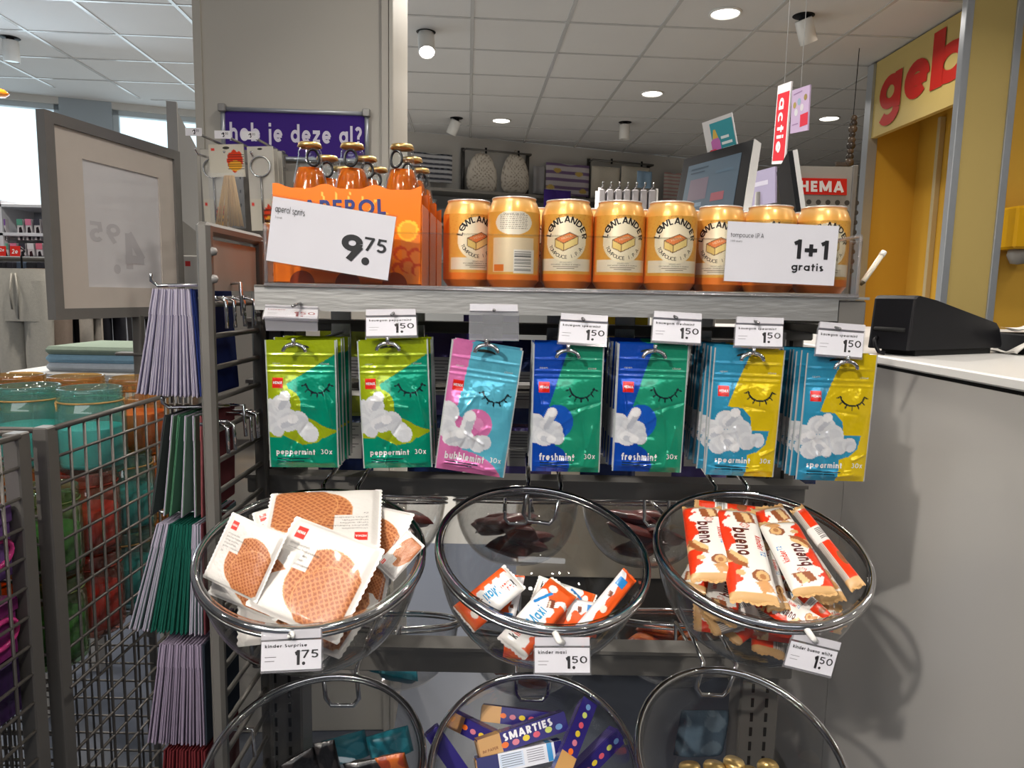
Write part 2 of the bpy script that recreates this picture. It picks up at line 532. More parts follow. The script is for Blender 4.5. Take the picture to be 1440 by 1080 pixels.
    def disc(s, c, r, S, col, mat='paint', n=20, ry=None):
        a = np.linspace(0, 2 * np.pi, n, endpoint=False)
        return s.poly(np.stack([c[0] + r * np.cos(a), c[1] + (ry or r) * np.sin(a)], -1), S, col, mat)

    def text(s, t, rect, S, col, bold=0.0, mat='paint', rot=0.0, keep=None):
        """lettering fitted to rect (x0, y0, x1, y1) on surface S, y running down; rot in degrees; keep='l'/'c' keeps the letters' own width"""
        V, F, Z = text2d(t, bold)
        if not len(V):
            return s
        lo, hi = V.min(0), V.max(0)
        x0, y0, x1, y1 = rect
        q = (V - lo) / (hi - lo)
        w, h = x1 - x0, y1 - y0
        if keep:
            w2 = h * (hi[0] - lo[0]) / (hi[1] - lo[1])
            if keep == 'c':
                x0 += (w - w2) / 2
            elif keep == 'r':
                x0 += w - w2
            w = w2
        P = np.stack([x0 + q[:, 0] * w, y0 + (1 - q[:, 1]) * h], -1)
        if rot:
            a = math.radians(rot)
            c = np.array([(rect[0] + rect[2]) / 2, (y0 + y1) / 2])
            d = P - c
            P = c + np.stack([d[:, 0] * math.cos(a) - d[:, 1] * math.sin(a), d[:, 0] * math.sin(a) + d[:, 1] * math.cos(a)], -1)
        return s.add(lift(S, P, Z, h), F, col, mat)

    def arc_text(s, t, c, r, a0, a1, size, S, col, bold=0.0, mat='paint', inward=False):
        """letters around a circle on S (y down); angles in degrees, clockwise from the top"""
        n = len(t)
        for k, ch in enumerate(t):
            if ch == ' ':
                continue
            V, F, Z = text2d(ch, bold)
            lo, hi = V.min(0), V.max(0)
            a = math.radians(a0 + (a1 - a0) * k / (n - 1))
            q = (V - np.array([(lo[0] + hi[0]) / 2, 0.0])) * size
            if inward:
                rr, th = r + q[:, 1] - 0.7 * size, a - q[:, 0] / r
                rr = r - q[:, 1] + 0.35 * size
            else:
                rr, th = r + q[:, 1], a + q[:, 0] / r
            s.add(lift(S, np.stack([c[0] + rr * np.sin(th), c[1] - rr * np.cos(th)], -1), Z, size), F, col, mat)
        return s

    def line(s, pts, w, S, col, mat='paint'):
        p = np.asarray(pts, float)
        T = np.gradient(p, axis=0) if len(p) > 2 else np.repeat(p[1:] - p[:1], 2, 0)
        T /= np.linalg.norm(T, axis=1)[:, None]
        N = np.stack([-T[:, 1], T[:, 0]], -1) * w / 2
        V = np.concatenate([p + N, p - N])
        n = len(p)
        return s.add(S(V), [(k, k + 1, n + k + 1, n + k) for k in range(n - 1)], col, mat)

    def build(s, name, parent=None, M=None, world=True):
        V = np.concatenate(s.v)
        off = None
        o_loc = None
        if parent is not None:
            r = parent
            while r.parent is not None:
                r = r.parent
            if world:
                V = V - np.array(r.location)
        elif M is None:
            lo, hi = V.min(0), V.max(0)
            o_loc = np.array([(lo[0] + hi[0]) / 2, (lo[1] + hi[1]) / 2, lo[2]])
            V = V - o_loc
        me = bpy.data.meshes.new(name)
        me.from_pydata(V.tolist(), [], s.f)
        me.polygons.foreach_set('material_index', np.array(s.m, np.int32))
        me.polygons.foreach_set('use_smooth', np.array(s.s, bool))
        for k in s.mats:
            me.materials.append(MATS[k])
        C = np.ones((len(V), 4), np.float32)
        C[:, :3] = np.concatenate(s.c)
        a = me.color_attributes.new('Col', 'FLOAT_COLOR', 'POINT')
        a.data.foreach_set('color', C.ravel())
        me.update()
        o = bpy.data.objects.new(name, me)
        ROOT.objects.link(o)
        if parent is not None:
            o.parent = parent
        if o_loc is not None:
            o.location = o_loc
        if M is not None:
            o.matrix_world = M
        return o


def xf(M, V):
    A = np.array(M)
    return V @ A[:3, :3].T + A[:3, 3]


def tag(o, label=None, cat=None, group=None, kind=None):
    if label:
        o['label'] = label
    if cat:
        o['category'] = cat
    if group:
        o['group'] = group
    if kind:
        o['kind'] = kind
    return o


def thing(name, label, cat, loc=(0, 0, 0), group=None):
    o = bpy.data.objects.new(name, None)
    o.empty_display_size = 0.05
    o.location = [float(x) for x in loc]
    ROOT.objects.link(o)
    return tag(o, label, cat, group)


def structure(name, mb):
    return tag(mb.build(name), kind='structure')


def dup(root, M=None, loc=None, label=None, group=None):
    """a copy of a thing with copies of its parts and their sub-parts"""
    def cp(o, p):
        c = o.copy()
        ROOT.objects.link(c)
        c.parent = p
        for ch in KIDS.get(o.name, ()):
            cp(ch, c)
        return c
    KIDS = {}
    for o in ROOT.objects:
        if o.parent is not None:
            KIDS.setdefault(o.parent.name, []).append(o)
    r = cp(root, None)
    if M is not None:
        r.matrix_world = M
    if loc is not None:
        r.location = [float(x) for x in loc]
    if label:
        r['label'] = label
    if group:
        r['group'] = group
    return r


def place(tl, tr, bl, W, H, depth_scale=None):
    """matrix that lays a W x H sheet (centred, x across, z up, front towards -y) with its corners at these points"""
    tl, tr, bl = (np.asarray(q, float) for q in (tl, tr, bl))
    x, h = tr - tl, bl - tl
    xh = unit(x)
    h = h - xh * np.dot(h, xh)
    sx, sz = np.linalg.norm(x) / W, np.linalg.norm(h) / H
    zh = -unit(h)
    yh = np.cross(zh, xh)
    c = tl + x / 2 + h / 2
    sy = depth_scale or (sx + sz) / 2
    M = np.eye(4)
    M[:3, 0], M[:3, 1], M[:3, 2], M[:3, 3] = xh * sx, yh * sy, zh * sz, c
    return Matrix(M.tolist())


def rt(loc=(0, 0, 0), rx=0, ry=0, rz=0, s=1.0):
    return Matrix.Translation(Vector([float(x) for x in loc])) @ Matrix.Rotation(math.radians(rz), 4, 'Z') @ Matrix.Rotation(math.radians(ry), 4, 'Y') @ Matrix.Rotation(math.radians(rx), 4, 'X') @ Matrix.Scale(s, 4)


def frame3(o, x, z):
    """matrix with origin o, x axis x and z axis close to z"""
    x = unit(x)
    z = unit(np.asarray(z) - x * np.dot(z, x))
    y = np.cross(z, x)
    M = np.eye(4)
    M[:3, 0], M[:3, 1], M[:3, 2], M[:3, 3] = x, y, z, o
    return Matrix(M.tolist())


def flat(tl, tr, bl, eps=0.0006):
    """surface map for lettering: (0,0) at tl, (1,*) towards tr, y in units of the width running down"""
    tl, tr, bl = (np.asarray(q, float) for q in (tl, tr, bl))
    w = np.linalg.norm(tr - tl)
    x = tr - tl
    y = unit(bl - tl) * w
    n = unit(np.cross(x, y))
    return lambda p: tl + p[:, :1] * x + p[:, 1:2] * y - n * eps


# colour fields on a unit-width surface
def inside(U, V, pts):
    p = np.asarray(pts, float)
    r = np.zeros(U.shape, bool)
    j = len(p) - 1
    for i in range(len(p)):
        xi, yi, xj, yj = *p[i], *p[j]
        if yi != yj:
            r ^= ((yi > V) != (yj > V)) & (U < (xj - xi) * (V - yi) / (yj - yi) + xi)
        j = i
    return r


def circ(U, V, x, y, r, ry=None):
    return ((U - x) / r) ** 2 + ((V - y) / (ry or r)) ** 2 < 1


def seg_d(U, V, a, b):
    ax, ay, bx, by = *a, *b
    t = np.clip(((U - ax) * (bx - ax) + (V - ay) * (by - ay)) / ((bx - ax) ** 2 + (by - ay) ** 2 + 1e-12), 0, 1)
    return np.hypot(U - ax - t * (bx - ax), V - ay - t * (by - ay))


def sheet(mb, W, H, nx, ny, colfn, bulge, mat, back_col, back_scale=0.7, stride=4, edge=None):
    """a closed pouch: printed front towards -y, plain back; returns the surface map for lettering"""
    u, v = np.linspace(0, 1, nx + 1), np.linspace(0, 1, ny + 1)
    U, V = np.meshgrid(u, v)
    k = H / W

    def pos(Ux, Vx, sg, eps=0.0):
        ex = edge(Ux, Vx) if edge is not None else 0.0
        return np.stack([(Ux - 0.5) * W, -sg * (bulge(Ux, Vx) + eps), (0.5 - Vx) * H + ex], -1)
    mb.grid(pos(U, V, 1), colfn(U, V * k), mat)
    U2, V2 = U[::stride, ::stride], V[::stride, ::stride]
    mb.grid(pos(U2, V2, -back_scale)[:, ::-1], back_col, mat)
    return lambda p: pos(p[:, 0], p[:, 1] / k, 1, 0.0005)


def mix(C, mask, col):
    C[mask] = col
    return C


def wrinkle(seed, n=7, lo=3, hi=14):
    r = random.Random(seed)
    W = [(r.uniform(-1, 1), r.uniform(-1, 1), r.uniform(lo, hi), r.uniform(0, 6.28), r.uniform(0.4, 1)) for _ in range(n)]

    def f(U, V):
        z = 0
        for a, b, k, p, w in W:
            d = math.hypot(a, b)
            z = z + w * np.sin(k * (a * U + b * V * 1.5) / d + p + 1.3 * np.sin(4 * V + 3 * U * b))
        return z / n
    return f


# ================================================================ the room
def st(u, v, z):
    return EYE * np.array([1, 1, 0]) + u * BX + v * AX + np.array([0, 0, z])


# floor: blue-grey vinyl, with worn variation
m = pm('floor_vinyl', (0.088, 0.102, 0.135), 0.32, var=0.10, vscale=1.5, bump=0.02, bscale=80)
YL, YR = 5.74, 10.80                           # where the far wall meets the side walls


def plan_prism(mb, z0, z1, mat):
    q = [(-7.5, -5.2), (6.5, -5.2), (6.5, YR), (-7.5, YL)]
    V = [(x, y, z) for z in (z0, z1) for x, y in q]
    mb.add(V, [(3, 2, 1, 0), (4, 5, 6, 7), (0, 1, 5, 4), (1, 2, 6, 5), (2, 3, 7, 6), (3, 0, 4, 7)], mat=mat)


pm('floor_pale', (0.34, 0.335, 0.32), 0.35, var=0.08, vscale=2)  # unseen far floor, made pale to bounce light up to the ceiling
mb = MB()
for y0, y1, mt in ((-5.2, 3.6, 'floor_vinyl'), (3.6, None, 'floor_pale')):
    q = [(-7.5, y0), (6.5, y0), (6.5, y1 or YR), (-7.5, y1 or YL)]
    V = [(x, y, z) for z in (-0.05, 0.0) for x, y in q]
    mb.add(V, [(3, 2, 1, 0), (4, 5, 6, 7), (0, 1, 5, 4), (1, 2, 6, 5), (2, 3, 7, 6), (3, 0, 4, 7)], mat=mt)
structure('floor', mb)

m = pm('ceiling_tile', (0.61, 0.605, 0.605), 0.85, spec=0.2, var=0.03, vscale=3, bump=0.15, bscale=250)
pm('ceiling_bar', (0.66, 0.66, 0.66), 0.18, metal=0.25, spec=0.8, var=0.02)
mb = MB()
plan_prism(mb, CEIL, CEIL + 0.06, 'ceiling_tile')
GU, GV = 0.615, 0.585
T = np.eye(4)
T[:3, 0], T[:3, 1], T[:3, 3] = BX, AX, (0, 0, 0)
for k in range(-10, 10):
    u = 0.01 + GU * k
    mb.box((u - 0.012, -4.8, CEIL - 0.006), (u + 0.012, 8.46 + 0.436 * u - 0.02, CEIL + 0.01), mat='ceiling_bar', M=T)
for k in range(-17, 8):
    v = 4.80 + GV * k
    mb.box((max(-6.5, (v - 8.44) / 0.436), v - 0.010, CEIL - 0.005), (5.7, v + 0.010, CEIL + 0.01), mat='ceiling_bar', M=T)
structure('ceiling', mb)

WALLC = rgb(206, 203, 197)
BP0 = np.array([-1.353, 7.962, 0.0])           # far wall, skewed against the ceiling grid
BD = unit((0.940, 0.340, 0))
BN = np.array([BD[1], -BD[0], 0])              # towards the visitor


def bw(px, py, off=0.0):
    """point on (or off in front of) the far wall seen at a pixel"""
    return at_plane(px, py, BP0 + BN * off, BN)


def bws(px):
    return float(np.dot(bw(px, 300) - BP0, BD))


def wall_box(mb, s0, s1, z0, z1, d0=0.0, d1=0.15, col=WALLC, mat='paint'):
    """box along the far wall, from d0 in front (negative) to d1 behind its face"""
    M = np.eye(4)
    M[:3, 0], M[:3, 1], M[:3, 3] = BD, -BN, BP0
    mb.box((s0, d0, z0), (s1, d1, z1), col, mat, M=M)


mb = MB()
w1a, w1b = bws(-260), bws(91)
w2a, w2b = bws(164), bws(300)
ZB, ZT = 1.05, 2.99
wall_box(mb, -6.4, w1a, 0, CEIL)
wall_box(mb, w1b, w2a, 0, CEIL, col=rgb(165, 175, 182))
wall_box(mb, w2b, 8.32, 0, CEIL)
for a, b in ((w1a, w1b), (w2a, w2b)):
    wall_box(mb, a, b, 0, ZB)
    wall_box(mb, a, b, ZT, CEIL)
structure('wall_back', mb)
for k, (a, b) in enumerate(((w1a, w1b), (w2a, w2b))):
    w = thing('window_%d' % (k + 1), None, None)
    w['kind'] = 'structure'
    mb = MB()
    F = 0.05
    c = rgb(190, 200, 205)
    for s0, s1, z0, z1 in ((a, a + F, ZB, ZT), (b - F, b, ZB, ZT), (a, b, ZB, ZB + F), (a, b, ZT - F, ZT)):
        wall_box(mb, s0, s1, z0, z1, 0.04, 0.11, col=c)
    mb.build('window_frame', w)
    mb = MB()
    wall_box(mb, a + F, b - F, ZB + F, ZT - F, 0.07, 0.078, mat='window_glass')
    mb.build('window_pane', w)

mb = MB()
mb.box((-7.5, -5.2, 0), (-7.35, YL, CEIL), WALLC)
structure('wall_left', mb)
mb = MB()
mb.box((6.35, -5.2, 0), (6.5, YR, CEIL), WALLC)
structure('wall_right', mb)
mb = MB()
mb.box((-7.5, -5.35, 0), (6.5, -5.2, CEIL), WALLC)
structure('wall_front', mb)

# the square column behind the display
cl = at(271, 0, 1.95)
cr = at(551, 200, 1.95)
mb = MB()
COLC = rgb(186, 181, 171)
q = np.eye(4)
q[:3, 0], q[:3, 1], q[:3, 3] = BX, AX, (cl[0], cl[1], 0)
cw = cr[0] - cl[0]
mb.box((0, 0, 0), (cw, 0.45, CEIL), COLC, M=q, bev=0.004)
mb.box((0, -0.008, 0), (0.020, 0.0, CEIL), COLC * 0.97, M=q)
mb.box((cw - 0.030, -0.010, 0), (cw - 0.012, 0.0, CEIL), COLC * 1.02, M=q)
mb.box((cw - 0.010, -0.014, 0), (cw, 0.0, CEIL), COLC * 1.02, M=q)
structure('column', mb)
COLM = q

# ---------------------------------------------------------------- ceiling lamps
def downlight(px, py, label):
    p = at_z(px, py, CEIL)
    t = thing('recessed_downlight', label, 'ceiling light', (p[0], p[1], CEIL - 0.012), 'recessed downlights')
    M = rt((p[0], p[1], CEIL))
    mb = MB()
    mb.lathe([(0.088, 0.004), (0.100, 0.0), (0.100, -0.008), (0.088, -0.012), (0.083, -0.004)], 32, (0.8, 0.8, 0.8), 'ceramic_white', M)
    mb.build('trim_ring', t)
    mb = MB()
    mb.lathe([(0.0001, -0.006), (0.06, -0.006), (0.0835, -0.003)], 32, mat='lamp_glow', M=M)
    mb.build('diffuser', t)


downlight(1020, 18, 'round recessed downlight nearest the yellow bakery counter and the visitor, glowing white')
downlight(917, 131, 'round recessed downlight glowing above the black till screen')
downlight(705, 169, 'small round recessed downlight glowing above the patterned oven gloves')
downlight(1166, 166, 'round recessed downlight glowing just beside the yellow letters panel')


def spot(px, py, tx, ty, rz, label, glow=False, r=0.052, L=0.145):
    """ceiling spot: black swivel cup and a white can tilted by tx (towards the visitor) and ty (sideways)"""
    p = at_z(px, py, CEIL)
    t = thing('ceiling_spotlight', label, 'spotlight', (p[0], p[1], CEIL - 0.2), 'white ceiling spotlights')
    mb = MB()
    M = rt((p[0], p[1], CEIL))
    mb.lathe([(0.0001, -0.004), (0.062, -0.004), (0.066, -0.001)], 28, mat='black_plastic', M=M)
    mb.lathe([(0.0001, -0.03), (0.026, -0.03), (0.026, 0)], 16, mat='black_plastic', M=M)
    mb.build('swivel_mount', t)
    mb = MB()
    M2 = rt((p[0], p[1], CEIL - 0.02), tx, ty, rz)
    mb.lathe([(0.0001, 0.0), (r * 0.96, 0.0), (r, -0.006), (r, -L), (r - 0.004, -L), (r - 0.005, -L + 0.03), (0.0001, -L + 0.032)], 28, (0.74, 0.75, 0.76), 'ceramic_white', M2)
    o = mb.build('lamp_can', t)
    mb = MB()
    mb.lathe([(0.0001, -L + 0.002), (r - 0.007, -L + 0.004)], 24, mat='lamp_glow' if glow else 'chrome', M=M2)
    mb.build('lens', o)


spot(599, 45, -30, -7, 0, 'white ceiling spotlight shining towards the visitor, beside the square column', True, 0.056, 0.16)
spot(1130, 22, 14, -24, 0, 'white ceiling spotlight tilted sharply from a black socket, above the red hanging sign')
spot(642, 166, 14, 24, 0, 'small white ceiling spotlight tilted away, above the oven gloves')
spot(879, 172, 4, 0, 0, 'small white ceiling spotlight with a black mount, above the white cloths')
spot(14, 53, 3, 0, 0, 'white ceiling spotlight near the bright window')

# ---------------------------------------------------------------- goods on the far wall
def wall_slab(name, label, cat, quad, d, th, colfn=None, col=None, mat='fabric', group=None, n=40):
    """something flat hung on the far wall: pixel box x0, y0, x1, y1, standing d off the wall"""
    x0, y0, x1, y1 = quad
    a, b, c = bw(x0, y0, d), bw(x1, y0 + (x1 - x0) * 0.02, d), bw(x0, y1, d)
    c = np.array([a[0], a[1], c[2]])
    b = np.array([b[0], b[1], a[2]])
    W, H = np.linalg.norm(b - a), np.linalg.norm(c - a)
    mb = MB()
    bul = lambda U, V: th / 2 * (1 - (2 * U - 1) ** 8) * (1 - (2 * V - 1) ** 8) + 0.006 * np.sin(9 * U) * (1 - (2 * U - 1) ** 8)
    f = colfn or (lambda U, V: np.broadcast_to(np.asarray(col, float), U.shape + (3,)))
    sheet(mb, W, H, n, n, f, bul, mat, col if col is not None else (0.5, 0.5, 0.5), 1.0)
    o = mb.build(name, M=place(a, b, c, W, H))
    return tag(o, label, cat, group)


def grid_towel(U, V):
    C = np.full(U.shape + (3,), 0.0)
    C[:] = rgb(205, 205, 208)
    k = ((V * 9) % 1 < 0.45)
    C[k] = rgb(95, 98, 108)
    C[((V * 9) % 1 < 0.2) & ((U * 7) % 1 < 0.6)] = rgb(40, 42, 52)
    return C


def stripe_towel(U, V):
    C = np.full(U.shape + (3,), 0.0)
    C[:] = rgb(215, 208, 212)
    C[(V * 6.5) % 1 < 0.4] = rgb(135, 112, 150)
    for x, y in ((0.25, 0.15), (0.75, 0.2), (0.5, 0.62), (0.1, 0.5), (0.85, 0.55)):
        C[circ(U, V, x, y, 0.09, 0.05)] = rgb(220, 190, 110)
    return C


def dotted(U, V):
    C = np.full(U.shape + (3,), 0.0)
    C[:] = rgb(213, 205, 192)
    a, b = (U * 8 + V * 8) % 1, (U * 8 - V * 8) % 1
    C[(np.abs(a - 0.5) < 0.2) & (np.abs(b - 0.5) < 0.2)] = rgb(150, 138, 122)
    return C


wall_slab('tea_towel', 'grey and white striped tea towel on the far wall, behind the orange bottles', 'tea towel', (578, 213, 636, 254), 0.10, 0.03, grid_towel)
wall_slab('tea_towel', 'purple and white striped tea towel with yellow spots on the far wall', 'tea towel', (768, 228, 829, 273), 0.10, 0.03, stripe_towel)
wall_slab('tea_towel', 'pale pink striped tea towel hanging on the far wall next to the till screen', 'tea towel', (934, 242, 960, 281), 0.10, 0.03, lambda U, V: np.where(((V * 6) % 1 < 0.4)[..., None], rgb(205, 160, 155), rgb(214, 208, 202)))


def oven_glove(px0, py0, px1, py1, label):
    a, b = bw(px0, py0, 0.16), bw(px1, py0, 0.16)
    c = bw(px0, py1, 0.16)
    W, H = np.linalg.norm(b - a), a[2] - c[2]
    pts = [(0.30, 0.02), (0.42, 0.0), (0.58, 0.0), (0.72, 0.03), (0.84, 0.16), (0.95, 0.38), (1.0, 0.62), (0.98, 0.85), (0.88, 0.97), (0.7, 1.0), (0.3, 1.0), (0.12, 0.97), (0.02, 0.85), (0.0, 0.62), (0.05, 0.38), (0.16, 0.16)]
    # rounded quilted body on a polar grid
    p = np.array(pts)
    ctr = np.array([0.5, 0.55])
    R = np.linspace(0, 1, 14)[:, None, None]
    t = np.linspace(0, len(p), 64, endpoint=False)
    i = t.astype(int)
    edge = p[i] * (1 - (t - i))[:, None] + p[(i + 1) % len(p)] * (t - i)[:, None]
    P2 = ctr + R * (edge - ctr)[None]
    mb = MB()
    for sg in (1, -1):
        y = -sg * 0.045 * np.sqrt(np.clip(1 - R[..., 0] ** 2.5, 0, 1)) * np.ones((14, 64))
        P = np.stack([(P2[..., 0] - 0.5) * W, y, (0.5 - P2[..., 1]) * H], -1)
        mb.grid(P, dotted(P2[..., 0], P2[..., 1] * H / W) if sg > 0 else rgb(213, 205, 192), 'fabric', True, True)
    x = unit(BD)
    M = frame3((a + b) / 2 * [1, 1, 0] + np.array([0, 0, a[2] - H / 2]), x, (0, 0, 1))
    t_ = thing('oven_glove', label, 'oven glove', (0, 0, 0), 'dotted oven gloves on the far wall')
    t_.matrix_world = M
    mb.build('padded_body', t_, world=False)
    mb = MB()
    a_ = np.linspace(0, np.pi, 12)
    mb.tube(np.stack([0.02 * np.cos(a_), 0 * a_, H / 2 - 0.01 + 0.05 * np.sin(a_)], -1), 0.006, rgb(190, 180, 165), 'fabric')
    mb.build('hanging_loop', t_, world=False)


oven_glove(656, 214, 700, 270, 'beige dotted oven glove on the far wall, the one nearer the square column')
oven_glove(705, 215, 745, 271, 'beige dotted oven glove on the far wall, beside its twin, next to the grey panel')
for n_, (x0, x1, lab) in enumerate(((832, 872, 'cream apron hanging from a hook on the far wall, next to the purple striped towel'), (874, 914, 'cream apron hanging on the far wall behind the small blue cloth'))):
    wall_slab('apron', lab, 'apron', (x0, 233, x1, 278), 0.14, 0.05, col=rgb(222, 214, 198), group='cream aprons on the far wall')
wall_slab('napkin', 'small light blue cloth hanging above the wire stand on the far wall', 'napkin', (896, 240, 917, 264), 0.45, 0.04, col=rgb(150, 180, 208))
wall_slab('promotion_card', 'small purple sign standing on the far shelf behind the cans', 'sign', (765, 266, 803, 292), 0.50, 0.01, col=rgb(62, 40, 120), mat='paper')
wall_slab('chopping_board', 'plain grey board leaning on the far wall between oven glove and striped towel', 'board', (750, 233, 767, 272), 0.08, 0.03, col=rgb(168, 166, 168), mat='paint')


def wall_bar(px0, px1, py, label):
    """black metal hanging bar: two uprights and a cross rod with hooks"""
    a, b = bw(px0, py, 0.05), bw(px1, py, 0.05)
    z = a[2]
    b[2] = z
    t = thing('hanging_bar', label, 'wall rack', a - [0, 0, 0.55])
    for e in (a, b):
        mb = MB()
        mb.tube([e + [0, 0, 0.03], e - [0, 0, 0.50]], 0.022, mat='rack_dark')
        mb.build('upright', t)
    mb = MB()
    o = BN * 0.12
    mb.tube([a, a + o, b + o, b], 0.012, mat='rack_grey')
    mb.build('cross_rod', t)
    for k in (0.3, 0.8):
        mb = MB()
        p = a + (b - a) * k + o
        mb.tube([p + [0, 0, 0.03], p - [0, 0, 0.03]], 0.012, mat='black_plastic')
        mb.build('hook', t)


wall_bar(651, 742, 212, 'black hanging bar holding two dotted oven gloves on the far wall')
wall_bar(828, 912, 227, 'black hanging bar holding the cream aprons on the far wall')

# glass shelf and the glassware below the wall goods
t = thing('wall_shelf', 'long grey shelf with glassware on the far wall, behind the cans', 'shelf', bw(700, 300) * [1, 1, 0])
for k, z in enumerate((2.41, 2.05, 1.66)):
    mb = MB()
    wall_box(mb, bws(560), bws(940), z - 0.03, z, -0.42, -0.0, rgb(150, 150, 150), 'rack_grey')
    mb.build('shelf_board', t)
mb = MB()
wall_box(mb, bws(560), bws(940), 0.0, 2.38, -0.02, 0.0, rgb(150, 153, 155), 'paint')
mb.build('back_panel', t)
jarbits = [(568, 'white ceramic bowl'), (600, 'grey glass vase'), (634, 'white ceramic bowl'), (758, 'white ceramic bowl'), (830, 'grey glass vase'), (925, 'white ceramic bowl')]
for px, what in jarbits:
    p = BP0 + BD * bws(px) + BN * 0.2
    mb = MB()
    if 'bowl' in what:
        mb.lathe([(0.0001, 0.004), (0.05, 0.0), (0.11, 0.07), (0.13, 0.13), (0.12, 0.13), (0.1, 0.07), (0.0001, 0.014)], 20, rgb(205, 203, 200), 'gloss', rt(p + [0, 0, 2.05]))
        tag(mb.build('serving_bowl'), 'white serving bowl on the far shelf under the wall towels', 'bowl', 'serving bowls on the far shelf')
    else:
        mb.lathe([(0.0001, 0.0), (0.07, 0.0), (0.09, 0.1), (0.05, 0.2), (0.07, 0.26), (0.06, 0.26), (0.04, 0.2), (0.0001, 0.02)], 20, rgb(150, 158, 160), 'gloss', rt(p + [0, 0, 2.05]))
        tag(mb.build('vase'), 'grey glass vase on the far shelf under the wall towels', 'vase', 'vases on the far shelf')

# white wire stand with tickets in the middle distance
p = at(880, 291, 6.2)
t = thing('wire_stand', 'white wire stand full of pale bags in front of the far wall', 'display rack', (p[0], p[1], 0))
mb = MB()
for x in (-0.24, 0.24):
    for y in (-0.1, 0.1):
        mb.tube([p + [x, y, 0.14], p * [1, 1, 0] + [x, y, 0]], 0.012, mat='ceramic_white')
mb.build('frame', t)
mb = MB()
for k in range(7):
    x = -0.22 + 0.07 * k
    mb.tube([p + [x, 0.05, 0.15], p + [x, -0.15, 0.15], p + [x, -0.17, 0.18]], 0.008, mat='wire')
mb.build('prongs', t)
for k in range(7):
    x = -0.22 + 0.07 * k
    mb = MB()
    mb.box(p + [x - 0.028, -0.12, -0.3], p + [x + 0.028, 0.02, 0.13], rgb(200, 196, 200), 'paper', bev=0.008)
    tag(mb.build('gift_bag'), 'pale gift bag hanging in a row on the white wire stand', 'bag', 'gift bags on the wire stand')


# ================================================================ the display stand
YF, YP = 0.82, 1.03                            # shelf front, posts
SHZ = 1.3055                                   # top of the shelf

XL, XR = -0.345, 0.392                         # the two perforated posts
stand = thing('gondola_stand', 'grey metal display stand with perforated posts, a galvanised top shelf and cross rails', 'display stand', (0.02, 1.05, 0.0))


def post(x):
    mb = MB()
    w = 0.030
    mb.box((x - w, YP - 0.0, 0.02), (x + w, YP + 0.055, SHZ - 0.012), mat='rack_grey', bev=0.003)
    z = 0.10
    while z < SHZ - 0.05:
        for dx in (-0.011, 0.011):
            mb.box((x + dx - 0.0022, YP - 0.0012, z), (x + dx + 0.0022, YP + 0.001, z + 0.014), mat='slot_black')
        z += 0.024
    mb.build('upright', stand)


post(XL)
post(XR)


def rail(py0, py1, Y, name='cross_rail', mat='rack_grey', lip=True):
    a, b = at(720, py0, Y)[2], at(720, py1, Y)[2]
    mb = MB()
    mb.box((XL - 0.03, Y - 0.012, b), (XR + 0.03, Y + 0.016, a), mat=mat, bev=0.002)
    if lip:
        mb.box((XL - 0.03, Y - 0.020, a - 0.004), (XR + 0.03, Y + 0.018, a + 0.001), mat=mat)
    mb.build(name, stand)
    return a


RZ_TOP = at(720, 462, 1.0)[2]
rail(455, 470, 1.012)
rail(540, 552, 1.012)
RZ1 = rail(671, 697, 1.00)
RZ2 = rail(905, 942, 1.00)
for z in (0.30, 0.12):
    mb = MB()
    mb.box((XL - 0.03, 0.99, z), (XR + 0.03, 1.03, z + 0.05), mat='rack_grey', bev=0.002)
    mb.build('cross_rail', stand)
for x in (XL, XR):
    mb = MB()
    mb.box((x - 0.03, 0.72, 0.0), (x + 0.03, 1.40, 0.06), mat='rack_grey', bev=0.005)
    mb.build('foot', stand)

# galvanised top shelf with a turned-down lip and a grey bracket at its end
sl, sr = -0.297, 0.372
mb = MB()
mb.box((sl, YF + 0.002, SHZ - 0.003), (sr + 0.036, 1.20, SHZ), mat='galvanised')
mb.box((sl, YF, SHZ - 0.028), (sr, YF + 0.002, SHZ), mat='galvanised')
mb.tube([(sl, YF + 0.0005, SHZ - 0.001), (sr, YF + 0.0005, SHZ - 0.001)], 0.0016, mat='galvanised', seg=6)
sh = mb.build('top_shelf', stand)
mb = MB()
mb.box((sr + 0.001, YF + 0.004, SHZ - 0.046), (sr + 0.034, YF + 0.30, SHZ - 0.004), mat='rack_grey', bev=0.002)
mb.build('shelf_bracket', sh)

# ---------------------------------------------------------------- clear tray on the shelf
tray = thing('acrylic_tray', 'long clear acrylic tray along the top shelf, holding orange packs and cans', 'tray', (0.05, 0.9, SHZ))
tl_, tr_ = at(371, 370, 0.815)[0], at(1211, 370, 0.815)[0]
TH = 0.003
zt = SHZ + 0.062
mb = MB()
mb.box((tl_, YF - 0.006, SHZ - 0.004), (tr_, YF - 0.003, zt), mat='acrylic')
o = mb.build('front_panel', tray)
mb = MB()
mb.box((tl_, YF - 0.0065, zt - 0.0012), (tr_, YF - 0.0025, zt + 0.0004), (0.9, 0.9, 0.9), 'acrylic')
mb.tube([(tl_, YF - 0.0045, SHZ + 0.001), (tr_, YF - 0.0045, SHZ + 0.001)], 0.0025, mat='holder_clear', seg=6)
mb.build('polished_edge', o)
for x in (tl_, tr_ - TH):
    mb = MB()
    mb.box((x, YF - 0.003, SHZ - 0.004), (x + TH, 1.12, zt + 0.006), mat='acrylic')
    mb.tube([(x + TH / 2, YF - 0.003, SHZ), (x + TH / 2, YF - 0.003, zt + 0.006), (x + TH / 2, 1.12, zt + 0.006)], 0.0022, mat='holder_clear', seg=6)
    mb.build('end_panel', tray)
mb = MB()
